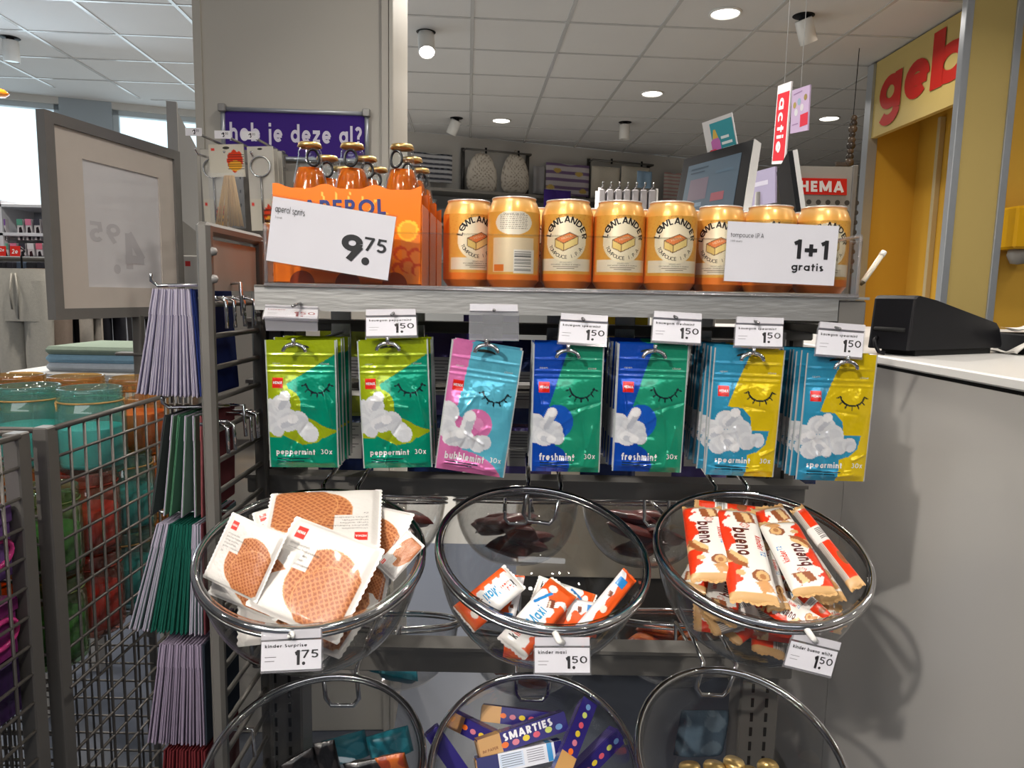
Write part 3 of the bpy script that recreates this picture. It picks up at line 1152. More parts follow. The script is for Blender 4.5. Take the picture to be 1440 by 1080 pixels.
mb.box((tl_ + TH, YF - 0.003, SHZ + 0.0002), (tr_ - TH, 1.12, SHZ + 0.0028), mat='acrylic')
mb.build('bottom_panel', tray)
TZ = SHZ + 0.003

# ---------------------------------------------------------------- price cards
INK = rgb(28, 26, 30)
CARD = rgb(226, 223, 231)


def price_text(mb, S, k, euro, cent, big=(0.60, 0.36), small_txt=(), head=None):
    """the numerals of a price on surface S (unit width, k high)"""
    x0, y0 = big
    h = 0.50 * k
    d = h * 0.74
    # a big euro numeral, raised cents and a full stop under them
    mb.text(euro, (x0, y0 * k, x0 + d * 0.62, y0 * k + d), S, INK, 0.032, keep='c')
    cx = x0 + d * 0.74
    mb.text(cent, (cx, y0 * k, cx + d * 1.02, y0 * k + d * 0.52), S, INK, 0.012)
    mb.disc((cx + d * 0.10, y0 * k + d * 0.93), d * 0.085, S, INK)
    if head:
        mb.text(head[0], (0.05, 0.10 * k, 0.05 + head[1], (0.10 + head[2]) * k), S, INK, 0.018)
    for i, (t, w) in enumerate(small_txt):
        y = (0.46 + 0.11 * i) * k
        mb.text(t, (0.05, y, 0.05 + w, y + 0.055 * k), S, INK, 0.0)


def big_card(name, label, quadpx, Y, fn, tilt=0.0):
    (x0, y0), (x1, y1), (x2, y2) = quadpx
    a, b, c = at(x0, y0, Y + tilt), at(x1, y1, Y + tilt), at(x2, y2, Y)
    t = thing(name, label, 'price card', (a + b + c) / 3)
    mb = MB()
    mb.slab(a, b, c, 0.0012, CARD, 'paper')
    S = flat(a, b, c)
    fn(mb, S, np.linalg.norm(c - a) / np.linalg.norm(b - a))
    mb.build('printed_card', t)
    mb = MB()
    n = unit(np.cross(b - a, c - a))
    e = unit(b - a) * 0.002
    g = unit(c - a) * 0.002
    mb.slab(a - e - g - n * 0.0016, b + e - g - n * 0.0016, c - e + g - n * 0.0016, 0.0008, (0.95, 0.95, 0.95), 'acrylic')
    mb.slab(a - e - g + n * 0.0020, b + e - g + n * 0.0020, c - e + g + n * 0.0020, 0.0008, (0.95, 0.95, 0.95), 'acrylic')
    mb.build('clear_sleeve', t)
    return t


def f_aperol(mb, S, k):
    mb.text('aperol sprits', (0.03, 0.12 * k, 0.27, 0.26 * k), S, INK, 0.004)
    mb.text('3-pak', (0.035, 0.29 * k, 0.095, 0.335 * k), S, INK)
    mb.text('9', (0.59, 0.38 * k, 0.77, 0.80 * k), S, INK, 0.035)
    mb.text('75', (0.775, 0.38 * k, 0.955, 0.60 * k), S, INK, 0.02)
    mb.disc((0.80, 0.76 * k), 0.032, S, INK)


def f_ipa(mb, S, k):
    mb.text('tompouce I.P.A', (0.03, 0.18 * k, 0.33, 0.28 * k), S, INK, 0.002)
    mb.text('3.89 euro', (0.03, 0.305 * k, 0.14, 0.34 * k), S, INK)
    mb.text('1+1', (0.605, 0.25 * k, 0.92, 0.57 * k), S, INK, 0.03)
    mb.text('gratis', (0.60, 0.64 * k, 0.89, 0.81 * k), S, INK, 0.025)


big_card('price_card', 'large white price card reading 9.75, tilted in front of the orange bottle packs', ((384, 276), (557, 305), (374, 366)), 0.808, f_aperol)
big_card('price_card', 'large white card reading 1+1 gratis in front of the cans', ((1024, 311), (1180, 318), (1018, 395)), 0.808, f_ipa)

# ---------------------------------------------------------------- bottle packs
ORANGE = rgb(248, 120, 24)


def aperol_front(U, V):
    C = np.full(U.shape + (3,), 0.0)
    C[:] = rgb(250, 122, 22)
    a = np.arctan2(U - 0.47, 0.42 - V)
    ray_ = (np.abs((a * 13 / np.pi) % 1 - 0.5) < 0.05) & (np.hypot(U - 0.47, V - 0.42) > 0.1) & (V < 0.24) & (np.hypot(U - 0.47, V - 0.42) < 0.40)
    mix(C, ray_, rgb(250, 205, 90))
    mix(C, circ(U, V, 0.47, 0.42, 0.2) & (V < 0.3), rgb(250, 150, 40))
    gl = inside(U, V, [(0.86, 0.30), (0.99, 0.30), (0.985, 0.62), (0.88, 0.62)])
    mix(C, gl, rgb(238, 125, 50))
    mix(C, circ(U, V, 0.91, 0.27, 0.07), rgb(250, 190, 60))
    mix(C, circ(U, V, 0.91, 0.27, 0.055), rgb(248, 160, 50))
    for x, y, r in ((0.86, 0.42, 0.05), (0.95, 0.43, 0.045), (0.9, 0.50, 0.05), (0.97, 0.53, 0.04), (0.84, 0.52, 0.04)):
        mix(C, circ(U, V, x, y, r) & ~circ(U, V, x + 0.01, y + 0.01, r * 0.75), rgb(215, 70, 25))
    return C


def make_carton():
    W, H, D = 0.175, 0.1115, 0.068
    t = thing('bottle_carton', 'x', 'carton')
    mb = MB()
    nx, nz = 96, 72
    u, v = np.meshgrid(np.linspace(0, 1, nx + 1), np.linspace(0, 1, nz + 1))
    top = 0.005 * np.maximum(0, np.cos((u - 0.02) * 2 * np.pi * 3)) * (1 - v)
    P = np.stack([(u - 0.5) * W, np.full(u.shape, -D / 2), (1 - v) * H + top], -1)
    mb.grid(P, aperol_front(u, v * H / W), 'gloss', False)
    P2 = P.copy()
    P2[..., 1] = D / 2
    mb.grid(P2[::4, ::4][:, ::-1], ORANGE, 'gloss', False)
    P3 = P.copy()
    P3[..., 1] += 0.0012
    mb.grid(P3[::4, ::4][:, ::-1], ORANGE * 0.9, 'gloss', False)
    P4 = P2.copy()
    P4[..., 1] -= 0.0012
    mb.grid(P4[::4, ::4], ORANGE * 0.9, 'gloss', False)
    for sx in (-1, 1):
        x = sx * W / 2
        z0, z1 = 0, H - 0.016
        mb.box((x - 0.0008, -D / 2, z0), (x + 0.0008, D / 2, z1), ORANGE, 'gloss')
    mb.box((-W / 2, -D / 2, 0), (W / 2, D / 2, 0.002), ORANGE, 'gloss')
    S = lambda p: np.stack([(p[:, 0] - 0.5) * W, np.full(len(p), -D / 2 - 0.0006), H - p[:, 1] * W], -1)
    mb.text('APEROL', (0.20, 0.068, 0.76, 0.182), S, rgb(22, 40, 110), 0.032, rot=-2)
    for x in (0.19, 0.5, 0.82):
        a = np.linspace(0, np.pi, 16)
        mb.poly(np.stack([x + 0.085 * np.cos(a), 0.633 - 0.085 * np.sin(a)], -1), S, rgb(150, 55, 14), 'gloss')
    mb.build('printed_sleeve', t, world=False)
    mb = MB()
    for x in (-W / 6, W / 6):
        mb = MB()
        mb.box((x - 0.0006, -D / 2 + 0.002, 0.003), (x + 0.0006, D / 2 - 0.002, H * 0.8), rgb(170, 140, 105), 'paper')
        mb.build('divider', t, world=False)
    return t


def make_bottle():
    t = thing('drink_bottle', 'x', 'bottle')
    q_ = 0.835
    prof = [(0.0001, 0.004), (0.022, 0.0), (0.0255, 0.004)] + [(r, z * q_) for r, z in ((0.0258, 0.06), (0.0256, 0.085), (0.0247, 0.105), (0.0225, 0.128), (0.0190, 0.150), (0.0158, 0.168), (0.0136, 0.182), (0.0138, 0.184), (0.0138, 0.189), (0.0122, 0.191), (0.0122, 0.196))]
    mb = MB()
    mb.lathe(prof, 28, mat='bottle_glass')
    mb.build('glass_bottle', t, world=False)
    mb = MB()
    lp = [(max(r - 0.0016, 0.0001), z + 0.0015) for r, z in prof[:8]] + [(0.0148, 0.1370), (0.0001, 0.1370)]
    mb.lathe(lp, 24, mat='amber_drink')
    mb.build('orange_drink', t, world=False)
    mb = MB()
    n = 42
    a = np.linspace(0, 2 * np.pi, n, endpoint=False)
    r1 = 0.0142 + 0.0006 * (np.arange(n) % 2)
    rows = [np.stack([0.010 * np.cos(a), 0.010 * np.sin(a), 0 * a + 0.2005 * q_], -1), np.stack([0.0128 * np.cos(a), 0.0128 * np.sin(a), 0 * a + 0.2 * q_], -1), np.stack([r1 * np.cos(a), r1 * np.sin(a), 0 * a + 0.1945 * q_], -1), np.stack([0.013 * np.cos(a), 0.013 * np.sin(a), 0 * a + 0.1935 * q_], -1)]
    mb.grid(np.array(rows), (0.8, 0.6, 0.3), 'gold', True, True)
    mb.add(rows[0], [tuple(range(n))], (0.8, 0.6, 0.3), 'gold')
    mb.build('crown_cap', t, world=False)
    mb = MB()
    a = np.linspace(0, 2 * np.pi, 28)
    p = np.stack([0.0074 * np.cos(a), 0.0098 * np.sin(a)], -1)[:-1]
    r = 0.0168 - 0.16 * p[:, 1]
    mb.tube(np.stack([r * np.sin(p[:, 0] / r), -r * np.cos(p[:, 0] / r), 0.1475 + p[:, 1]], -1), 0.0016, rgb(20, 20, 24), 'gloss', 6, True)
    mb.build('neck_label', t, world=False)
    return t


carton0, bottle0 = make_carton(), make_bottle()
cx0 = (at(389, 330, 0.856)[0] + at(588, 330, 0.856)[0]) / 2
names = ('foremost', 'middle', 'rearmost')
order = ('first', 'second', 'third')
for k in range(3):
    y = 0.890 + 0.082 * k
    lab = ('orange bottle carton facing the visitor, partly behind the large 9.75 price card',
           'orange bottle carton second in line, its edge showing behind the front carton',
           'orange bottle carton third in line, last behind the two other orange cartons')[k]
    c = carton0 if k == 0 else dup(carton0)
    c.location = (cx0, y, TZ)
    c['label'] = lab
    c['group'] = 'orange three-bottle cartons'
    for j, dx in enumerate((-0.0565, 0.0, 0.0575)):
        b = bottle0 if (k, j) == (0, 0) else dup(bottle0)
        b.location = (cx0 + dx + (0.004, -0.001, 0.002)[j], y, TZ + 0.002)
        b.rotation_euler = (0, 0, (0.5, 0.1, -0.3, 0.2, 0.3, -0.2, 0.6, 0, 0.3)[k * 3 + j])
        b['label'] = ('clear bottle of orange drink in the %s carton, %s' % (order[k], ('nearest the bamboo skewers', 'between its two neighbours', 'nearest the cans')[j]))
        b['group'] = 'orange drink bottles'

# ---------------------------------------------------------------- beer cans
CANR, CANH = 0.0326, 0.1095


def can_profile():
    return np.array([(0.0001, 0.006), (0.022, 0.004), (0.0245, 0.0), (0.0262, 0.001), (CANR - 0.001, 0.0085), (CANR, 0.010)]), np.array([(CANR, 0.091), (CANR - 0.0010, 0.0950), (0.0285, 0.1028), (0.0268, 0.1060), (0.0272, 0.1075), (0.0276, 0.1088), (0.0270, 0.1095), (0.0258, 0.1085), (0.0252, 0.1040), (0.0001, 0.1050)])


GOLD1, OR1, CREAM = rgb(220, 162, 70), rgb(226, 120, 40), rgb(236, 222, 190)


def can_front(U, Z):
    """U: arc length / radius from the logo centre (-pi..pi), Z height in metres"""
    C = np.full(U.shape + (3,), 0.0)
    C[:] = GOLD1
    x = U * CANR
    mix(C, np.abs(U) > 1.25, OR1)
    st_ = np.sin(x * 700 + Z * 420) * np.sin(x * 310 - Z * 800)
    mix(C, (st_ > 0.86) & (np.abs(U) < 1.25), rgb(212, 138, 55))
    mix(C, (Z < 0.0185), OR1)
    mix(C, (Z > 0.022) & (Z < 0.037) & (np.abs(U) < 1.12), rgb(226, 214, 190))
    d = np.hypot(x, Z - 0.0605)
    mix(C, d < 0.0270, CREAM)
    # slice of layered cake: orange glaze on pale custard
    o = np.array([0.0, 0.064])
    top = [(-0.014, 0.061), (0.004, 0.0685), (0.0145, 0.0645), (-0.003, 0.0555)]
    lft = [(-0.014, 0.061), (-0.003, 0.0555), (-0.003, 0.0465), (-0.014, 0.0515)]
    rgt = [(-0.003, 0.0555), (0.0145, 0.0645), (0.0145, 0.055), (-0.003, 0.0465)]
    for pts, col in ((lft, rgb(222, 190, 110)), (rgt, rgb(232, 205, 130)), (top, rgb(226, 128, 66))):
        mix(C, inside(x, Z, pts), col)
        for k in range(4):
            mix(C, seg_d(x, Z, pts[k], pts[(k + 1) % 4]) < 0.0005, rgb(110, 70, 40))
    return C


def can_back(U, Z):
    C = np.full(U.shape + (3,), 0.0)
    C[:] = GOLD1
    x = U * CANR
    mix(C, np.abs(U) > 1.25, OR1)
    mix(C, Z < 0.016, OR1)
    mix(C, circ(x, Z, 0.0, 0.078, 0.0235, 0.0145), rgb(226, 216, 196))
    mix(C, (np.abs(x) < 0.0275) & (Z > 0.019) & (Z < 0.0605), rgb(226, 205, 170))
    mix(C, (x > 0.0) & (x < 0.028) & (Z > 0.0175) & (Z < 0.046), rgb(228, 222, 212))
    mix(C, (x > 0.0015) & (x < 0.0235) & (Z > 0.019) & (Z < 0.044) & ((Z * 760) % 1 < (0.3 + 0.25 * np.sin(np.floor(Z * 760) * 2.3))), rgb(35, 35, 38))
    mix(C, (x > -0.026) & (x < -0.012) & (Z > 0.020) & (Z < 0.028), OR1)
    for k in range(8):
        z = 0.0865 - 0.0022 * k
        mix(C, (np.abs(Z - z) < 0.00045) & (np.abs(x) < 0.017) & ((np.sin(x * 2600 + k * 3) > -0.6)), rgb(120, 110, 100))
    return C


def make_can(back=False):
    t = thing('drink_can', 'x', 'can')
    lo, hi = can_profile()
    mb = MB()
    nu, nz = 220, 110
    a = np.linspace(-np.pi, np.pi, nu, endpoint=False)
    z = np.linspace(lo[-1, 1], hi[0, 1], nz)
    U, Z = np.meshgrid(a, z)
    P = np.stack([CANR * np.sin(U), -CANR * np.cos(U), Z], -1)
    mb.grid(P, (can_back if back else can_front)(U, Z), 'can', True, True)
    n = len(hi)
    cols = [rgb(226, 165, 80)] * 2 + [rgb(228, 178, 110)] * 2 + [rgb(222, 150, 90)] + [rgb(200, 196, 190)] * (n - 5)
    mb.lathe(hi, 64, mat='can', cols=cols)
    mb.lathe(lo[:-2], 64, rgb(196, 188, 178), 'can')
    mb.lathe(lo[-3:], 64, OR1, 'can')
    S = lambda p: np.stack([(CANR + 0.00035) * np.sin(p[:, 0] / CANR), -(CANR + 0.00035) * np.cos(p[:, 0] / CANR), 0.0605 - p[:, 1]], -1)
    K = rgb(38, 30, 26)
    if not back:
        mb.arc_text('L\u00d8WLANDER', (0, 0), 0.0203, -76, 80, 0.0112, S, K, 0.026, 'can')
        mb.arc_text('TOMPOUCE I.P.A.', (0, 0), 0.0215, 246, 114, 0.0064, S, K, 0.014, 'can', inward=True)
        mb.arc_text('BOTANICAL', (0, 0), 0.0285, -18, 18, 0.0028, S, K, 0.0, 'can')
        mb.text('BREWED WITH', (-0.007, 0.0270, 0.007, 0.0286), S, K, 0, 'can')
        mb.text('DISCARDED ORANGE & VANILLA', (-0.019, 0.0296, 0.019, 0.0312), S, K, 0.01, 'can')
        mb.line([(x_, 0.0330) for x_ in np.linspace(-0.016, 0.016, 9)], 0.0007, S, rgb(120, 106, 90), 'can')
        mb.line([(x_, 0.0352) for x_ in np.linspace(-0.011, 0.011, 7)], 0.0007, S, rgb(120, 106, 90), 'can')
        mb.text('HEMA', (-0.006, -0.0040, 0.007, -0.0010), S, rgb(235, 190, 150), 0.02, 'can', rot=-18)
    else:
        mb.text('ORANGE ON TOP', (-0.013, -0.0285, 0.013, -0.0265), S, K, 0.01, 'can')
    mb.build('printed_body', t, world=False)
    mb = MB()
    a = np.linspace(0, 2 * np.pi, 20)
    mb.tube(np.stack([0.009 * np.cos(a), 0.006 + 0.006 * np.sin(a), 0 * a + 0.1065], -1)[:-1], 0.0012, (0.7, 0.7, 0.7), 'chrome', 6, True)
    mb.build('pull_tab', t, world=False)
    return t


can0, canb = make_can(), make_can(True)
row = [(659, 0.935, 22, 'beside the orange cartons, overlapped by its neighbour'), (722, 0.900, 0, 'b'), (797, 0.916, -2, 'third in the front row, just past the one showing a barcode'),
       (870, 0.916, 10, 'fourth in the front row, below the small blue cloth'), (942, 0.912, 11, 'fifth in the front row, under the edge of the till screen'),
       (1011, 0.944, -5, 'sixth in the front row, cut by the 1+1 card edge'), (1081, 0.930, 4, 'mostly hidden behind the 1+1 card'), (1155, 0.928, 10, 'at the end of the row, showing past the 1+1 card')]
first = True
for px, Y, rot, lab in row:
    p = at(px, 345, Y)
    if lab == 'b':
        c = canb
        c['label'] = 'orange drink can turned to show its barcode, second from the cartons'
    else:
        c = can0 if first else dup(can0)
        first = False
        c['label'] = 'golden orange drink can ' + lab
    c.location = (p[0], Y, TZ)
    c.rotation_euler = (0, 0, math.radians(rot) - math.atan2(p[0], Y) * 0.9)
    c['group'] = 'orange drink cans on the top shelf'
for k, px in enumerate((690, 762, 832, 905, 974, 1044, 1112)):
    Y = 1.005
    p = at(px, 345, Y)
    c = dup(can0, loc=(p[0], Y, TZ))
    c.rotation_euler = (0, 0, 0.3 * k)
    c['label'] = 'golden drink can standing in the second row, mostly hidden behind the front cans'
    c['group'] = 'orange drink cans in the second row'

# pen-like clear stick leaning out of the end of the tray
a, b = at(1214, 396, 0.93), at(1244, 353, 0.93)
t = thing('stylus_pen', 'white and clear pen leaning on the end of the acrylic tray', 'pen', a)
mb = MB()
mb.tube([a, a + (b - a) * 0.85], 0.0036, rgb(222, 214, 196), 'gloss')
mb.build('barrel', t)
mb = MB()
mb.tube([a + (b - a) * 0.85, a + (b - a) * 0.97, b], [0.0042, 0.004, 0.0028], rgb(235, 232, 225), 'gloss')
mb.build('cap', t)
mb = MB()
mb.tube([a + (a - b) * 0.12, a], [0.0015, 0.0034], rgb(60, 50, 30), 'gloss')
mb.build('tip', t)


# ================================================================ gum pouches on prongs
PW, PH = 0.0800, 0.1475
PK = PH / PW


def mints(C, U, V, circles, pills):
    """the printed cloud of white mints"""
    circles = [(x, y - 0.045, r) for x, y, r in circles]
    pills = [(x, y - 0.045, a, L, r) for x, y, a, L, r in pills]
    for x, y, r in circles:
        mix(C, circ(U, V, x, y, r), rgb(232, 234, 238))
        mix(C, circ(U, V, x + 0.02, y + 0.03, r * 0.8), rgb(222, 224, 230))
    for x, y, a, L, r in pills:
        dx, dy = L * math.cos(a), L * math.sin(a)
        d = seg_d(U, V, (x - dx, y - dy), (x + dx, y + dy))
        mix(C, d < r, rgb(240, 240, 243))
        d2 = seg_d(U, V, (x - dx + 0.02, y - dy + r * 0.55), (x + dx + 0.02, y + dy + r * 0.55))
        mix(C, (d < r) & (d2 < r * 0.62), rgb(205, 208, 216))
        mix(C, circ(U, V, x + dx, y + dy, r * 0.95, r * 0.8), rgb(248, 248, 250))


def lash(C, U, V, x, y, r):
    a = np.arctan2(V - y, U - x)
    d = np.hypot(U - x, V - y)
    col = rgb(16, 34, 42)
    mix(C, (np.abs(d - r) < 0.012) & (a > 0.18) & (a < 2.96), col)
    for k in range(7):
        t = 0.3 + k * (2.54 / 6)
        mix(C, seg_d(U, V, (x + r * math.cos(t), y + r * math.sin(t)), (x + (r + 0.055) * math.cos(t), y + (r + 0.055) * math.sin(t))) < 0.010, col)


def logo_sq(C, U, V):
    mix(C, (U > 0.095) & (U < 0.245) & (V > 0.53) & (V < 0.68), rgb(222, 38, 28))


LIME, TEAL = rgb(158, 176, 22), rgb(0, 142, 112)
DARKF = rgb(120, 126, 128)


def c_pepper(U, V):
    C = np.full(U.shape + (3,), 0.0)
    C[:] = LIME
    mix(C, inside(U, V, [(1.01, 0.18), (0.29, 0.62), (0.49, 1.05), (0.80, 1.22), (1.01, 1.30)]), TEAL)
    mix(C, circ(U, V, 0.30, 0.93, 0.20, 0.24), LIME)
    mix(C, V > 1.40, TEAL)
    mix(C, inside(U, V, [(-0.01, 1.62), (0.22, 1.36), (0.6, 1.5), (1.01, 1.30), (1.01, 1.9), (-0.01, 1.9)]), TEAL)
    mix(C, inside(U, V, [(0.40, 1.03), (0.86, 1.25), (0.84, 1.34), (0.72, 1.46), (0.50, 1.50), (0.22, 1.36)]), LIME)
    mints(C, U, V, [(0.06, 1.05, 0.17), (0.02, 1.22, 0.15), (0.22, 0.96, 0.14), (0.30, 1.18, 0.17), (0.45, 1.19, 0.14), (0.55, 1.32, 0.12), (0.61, 1.38, 0.12), (0.14, 1.32, 0.10)],
          [(0.24, 0.90, -1.0, 0.07, 0.08), (0.30, 1.20, -0.4, 0.08, 0.08)])
    lash(C, U, V, 0.73, 0.58, 0.17)
    logo_sq(C, U, V)
    return C


BLUE, GRN = rgb(12, 70, 172), rgb(28, 146, 112)


def c_fresh(U, V):
    C = np.full(U.shape + (3,), 0.0)
    C[:] = GRN
    mix(C, inside(U, V, [(-0.01, -0.01), (0.52, -0.01), (0.25, 0.86), (0.25, 1.9), (-0.01, 1.9)]), BLUE)
    mix(C, circ(U, V, 0.36, 1.10, 0.23, 0.25), rgb(24, 92, 200))
    mix(C, circ(U, V, 0.28, 1.74, 0.27, 0.30), BLUE)
    mix(C, circ(U, V, 0.25, 1.40, 0.10, 0.1), BLUE)
    mints(C, U, V, [(0.06, 1.16, 0.13), (0.04, 1.34, 0.12), (0.18, 1.36, 0.14), (0.30, 1.28, 0.15), (0.36, 1.36, 0.11), (0.22, 1.20, 0.12)],
          [(0.24, 1.10, -1.1, 0.10, 0.075), (0.22, 1.38, 0.3, 0.07, 0.07)])
    lash(C, U, V, 0.70, 0.58, 0.175)
    logo_sq(C, U, V)
    return C


SKY, YEL = rgb(52, 150, 188), rgb(226, 196, 20)


def c_spear(U, V):
    C = np.full(U.shape + (3,), 0.0)
    C[:] = SKY
    mix(C, inside(U, V, [(0.55, -0.01), (0.23, 0.82), (0.45, 0.84), (0.58, 0.98), (0.60, 1.16), (0.86, 1.16), (0.82, 1.36), (0.70, 1.48), (0.58, 1.52), (0.56, 1.9), (1.01, 1.9), (1.01, -0.01)]), YEL)
    mints(C, U, V, [(0.06, 1.22, 0.15), (0.14, 1.44, 0.12), (0.22, 1.06, 0.14), (0.36, 1.10, 0.13), (0.44, 1.22, 0.17), (0.55, 1.36, 0.13), (0.70, 1.34, 0.10), (0.25, 1.36, 0.16)],
          [(0.30, 1.02, -0.9, 0.08, 0.075), (0.32, 1.40, 0.7, 0.09, 0.075), (0.10, 1.24, -0.5, 0.05, 0.07)])
    lash(C, U, V, 0.69, 0.56, 0.175)
    logo_sq(C, U, V)
    return C


PINK, AQUA = rgb(222, 120, 178), rgb(92, 182, 206)


def c_bubble(U, V):
    C = np.full(U.shape + (3,), 0.0)
    C[:] = AQUA
    mix(C, inside(U, V, [(-0.01, -0.01), (0.30, -0.01), (0.20, 0.9), (0.35, 1.5), (-0.01, 1.9)]), PINK)
    mix(C, circ(U, V, 0.50, 1.12, 0.22, 0.22), PINK)
    mix(C, circ(U, V, 0.50, 1.12, 0.10, 0.10), rgb(236, 150, 198))
    mix(C, inside(U, V, [(0.2, 1.0), (0.62, 1.25), (0.3, 1.4)]), PINK)
    mix(C, circ(U, V, 0.35, 1.98, 0.62, 0.46), PINK)
    mints(C, U, V, [(0.08, 1.05, 0.16), (0.06, 1.25, 0.16), (0.20, 1.38, 0.15), (0.36, 1.40, 0.14), (0.55, 1.44, 0.12), (0.64, 1.40, 0.10)],
          [(0.38, 1.16, -1.4, 0.10, 0.085), (0.22, 1.38, -0.5, 0.10, 0.08)])
    lash(C, U, V, 0.70, 0.60, 0.175)
    logo_sq(C, U, V)
    return C


def make_pouch(colfn, word, back, seed):
    t = thing('gum_pouch', 'x', 'gum pouch')
    wr = wrinkle(seed, 9, 5, 22)
    rc = random.Random(seed * 7 + 1)
    creases = []
    for _ in range(16):
        x, y, a, L = rc.uniform(0.1, 0.9), rc.uniform(0.32, 0.94), rc.gauss(1.57, 0.7), rc.uniform(0.08, 0.28)
        creases.append(((x - L * math.cos(a), (y - L * math.sin(a) * 0.6)), (x + L * math.cos(a), y + L * math.sin(a) * 0.6), rc.uniform(-0.0020, 0.0020), rc.uniform(0.014, 0.035)))
    for _ in range(6):
        x, y = rc.uniform(0.1, 0.9), rc.uniform(0.90, 0.97)
        creases.append(((x - 0.12, y), (x + 0.12, y + rc.uniform(-0.03, 0.03)), rc.uniform(0.0006, 0.0013), 0.014))

    def crease(U, V):
        z = 0.0
        for a, b, h, w in creases:
            z = z + h * np.exp(-seg_d(U, V * PK, (a[0], a[1] * PK), (b[0], b[1] * PK)) / w)
        return z
    env = lambda U, V: (1 - (2 * U - 1) ** 6) * np.clip((V - 0.24) / 0.22, 0, 1) * np.clip((1.0 - V) / 0.05, 0, 1)

    def bulge(U, V):
        e = env(U, V)
        z = 0.0066 * e * (0.8 + 0.2 * np.sin(3 * U + 4 * V)) + 0.0034 * wr(U, V) * np.clip(e + 0.2, 0, 1) * (1 - (2 * U - 1) ** 10) * (1 - (2 * V - 1) ** 16)
        z = z + crease(U, V) * (1 - (2 * U - 1) ** 10) * np.clip((V - 0.27) / 0.08, 0, 1) * np.clip((0.995 - V) / 0.03, 0, 1)
        for v0 in (0.115, 0.205, 0.245):
            z = z + 0.0009 * np.exp(-((V - v0) / 0.008) ** 2) * (1 - (2 * U - 1) ** 10)
        return z + 0.0003
    mb = MB()
    silver = lambda U, V: mix(colfn(U, V), (U < 0.013) | (U > 0.987), rgb(196, 202, 202))  # silver side borders: the bright edge highlights are painted into the colour
    S = sheet(mb, PW, PH, 84, 150, silver, bulge, 'foil', back, 0.8, 6)
    W_ = rgb(240, 240, 240)
    mb.text('HEMA', (0.105, 0.585, 0.235, 0.625), S, W_, 0.03, 'foil')
    mb.text(word, (0.12, 1.555, 0.12 + 0.056 * len(word), 1.665), S, W_, 0.036, 'foil')
    mb.text('30x', (0.76, 1.56, 0.92, 1.635), S, W_, 0.02, 'foil')
    mb.line([(x_, 1.697) for x_ in np.linspace(0.13, 0.60, 14)], 0.012, S, rgb(20, 50, 60), 'foil')
    mb.line([(x_, 1.735) for x_ in np.linspace(0.13, 0.52, 12)], 0.012, S, rgb(20, 50, 60), 'foil')
    mb.text('open', (0.10, 0.325, 0.21, 0.355), S, rgb(225, 230, 225), 0, 'foil')
    mb.text('close', (0.78, 0.315, 0.90, 0.345), S, rgb(225, 230, 225), 0, 'foil')
    mb.build('printed_pouch', t, world=False)
    mb = MB()
    Sh = lambda p: S(p) + np.array([0, -0.0004, 0])
    a = np.linspace(0, np.pi, 12)
    pts = np.concatenate([np.stack([0.47 + 0.155 * np.cos(a), 0.105 - 0.045 * np.sin(a)], -1), np.stack([0.47 - 0.135 * np.cos(a), 0.11 - 0.012 * np.sin(a)], -1)])
    mb.poly(pts, Sh, rgb(36, 40, 36), 'gloss')
    mb.build('hang_hole', t, world=False)
    return t


P_pep = make_pouch(c_pepper, 'peppermint', rgb(120, 138, 30), 3)
P_bub = make_pouch(c_bubble, 'bubblemint', rgb(120, 110, 160), 5)
P_fre = make_pouch(c_fresh, 'freshmint', rgb(16, 40, 92), 8)
P_spe = make_pouch(c_spear, 'spearmint', rgb(26, 105, 138), 12)


def price_card_part(parent, a, b, c, title, cents='50', faded=False, blank=False):
    """clear plastic ticket holder with its printed price card"""
    n = unit(np.cross(b - a, c - a))
    x, y = unit(b - a), unit(c - a)
    w, h = np.linalg.norm(b - a), np.linalg.norm(c - a)
    mb = MB()
    e = 0.0012
    mb.slab(a - x * e - y * 0.003 - n * 0.0012, b + x * e - y * 0.003 - n * 0.0012, c - x * e + y * 0.002 - n * 0.0012, 0.0006, (0.9, 0.9, 0.9), 'acrylic')
    mb.slab(a - x * e - y * 0.003 + n * 0.0012, b + x * e - y * 0.003 + n * 0.0012, c - x * e + y * 0.002 + n * 0.0012, 0.0006, (0.9, 0.9, 0.9), 'holder_clear')
    # hinge strip along the top and a lip along the bottom
    for k0, k1, th in ((-0.010, -0.002, 0.004), (h / 1, h + 0.002, 0.002)):
        q = a + y * k0
        r = b + y * k0
        mb.slab(q - n * th / 2, r - n * th / 2, a + y * k1 - n * th / 2, th, (0.85, 0.84, 0.88), 'ticket_plastic' if k0 < 0 else 'holder_clear')
    o = mb.build('ticket_holder', parent)
    if blank:
        return o
    mb = MB()
    mb.slab(a - n * 0.0004, b - n * 0.0004, c - n * 0.0004, 0.0008, CARD, 'paper')
    S = flat(a - n * 0.0004, b - n * 0.0004, c - n * 0.0004, 0.0002)
    k = h / w
    ink = rgb(150, 60, 70) if faded else INK
    mb.text(title, (0.06, 0.10 * k, 0.06 + 0.047 * len(title), 0.25 * k), S, ink, 0.03)
    mb.text('1', (0.56, 0.33 * k, 0.645, 0.84 * k), S, ink, 0.045)
    mb.text(cents, (0.675, 0.33 * k, 0.955, 0.62 * k), S, ink, 0.018)
    mb.disc((0.71, 0.79 * k), 0.028, S, ink)
    for y_, w_ in ((0.54, 0.19), (0.68, 0.16)):
        mb.line([(0.06, y_ * k), (0.06 + w_, y_ * k)], 0.010, S, rgb(110, 106, 112))
    mb.build('price_card', o)
    return o


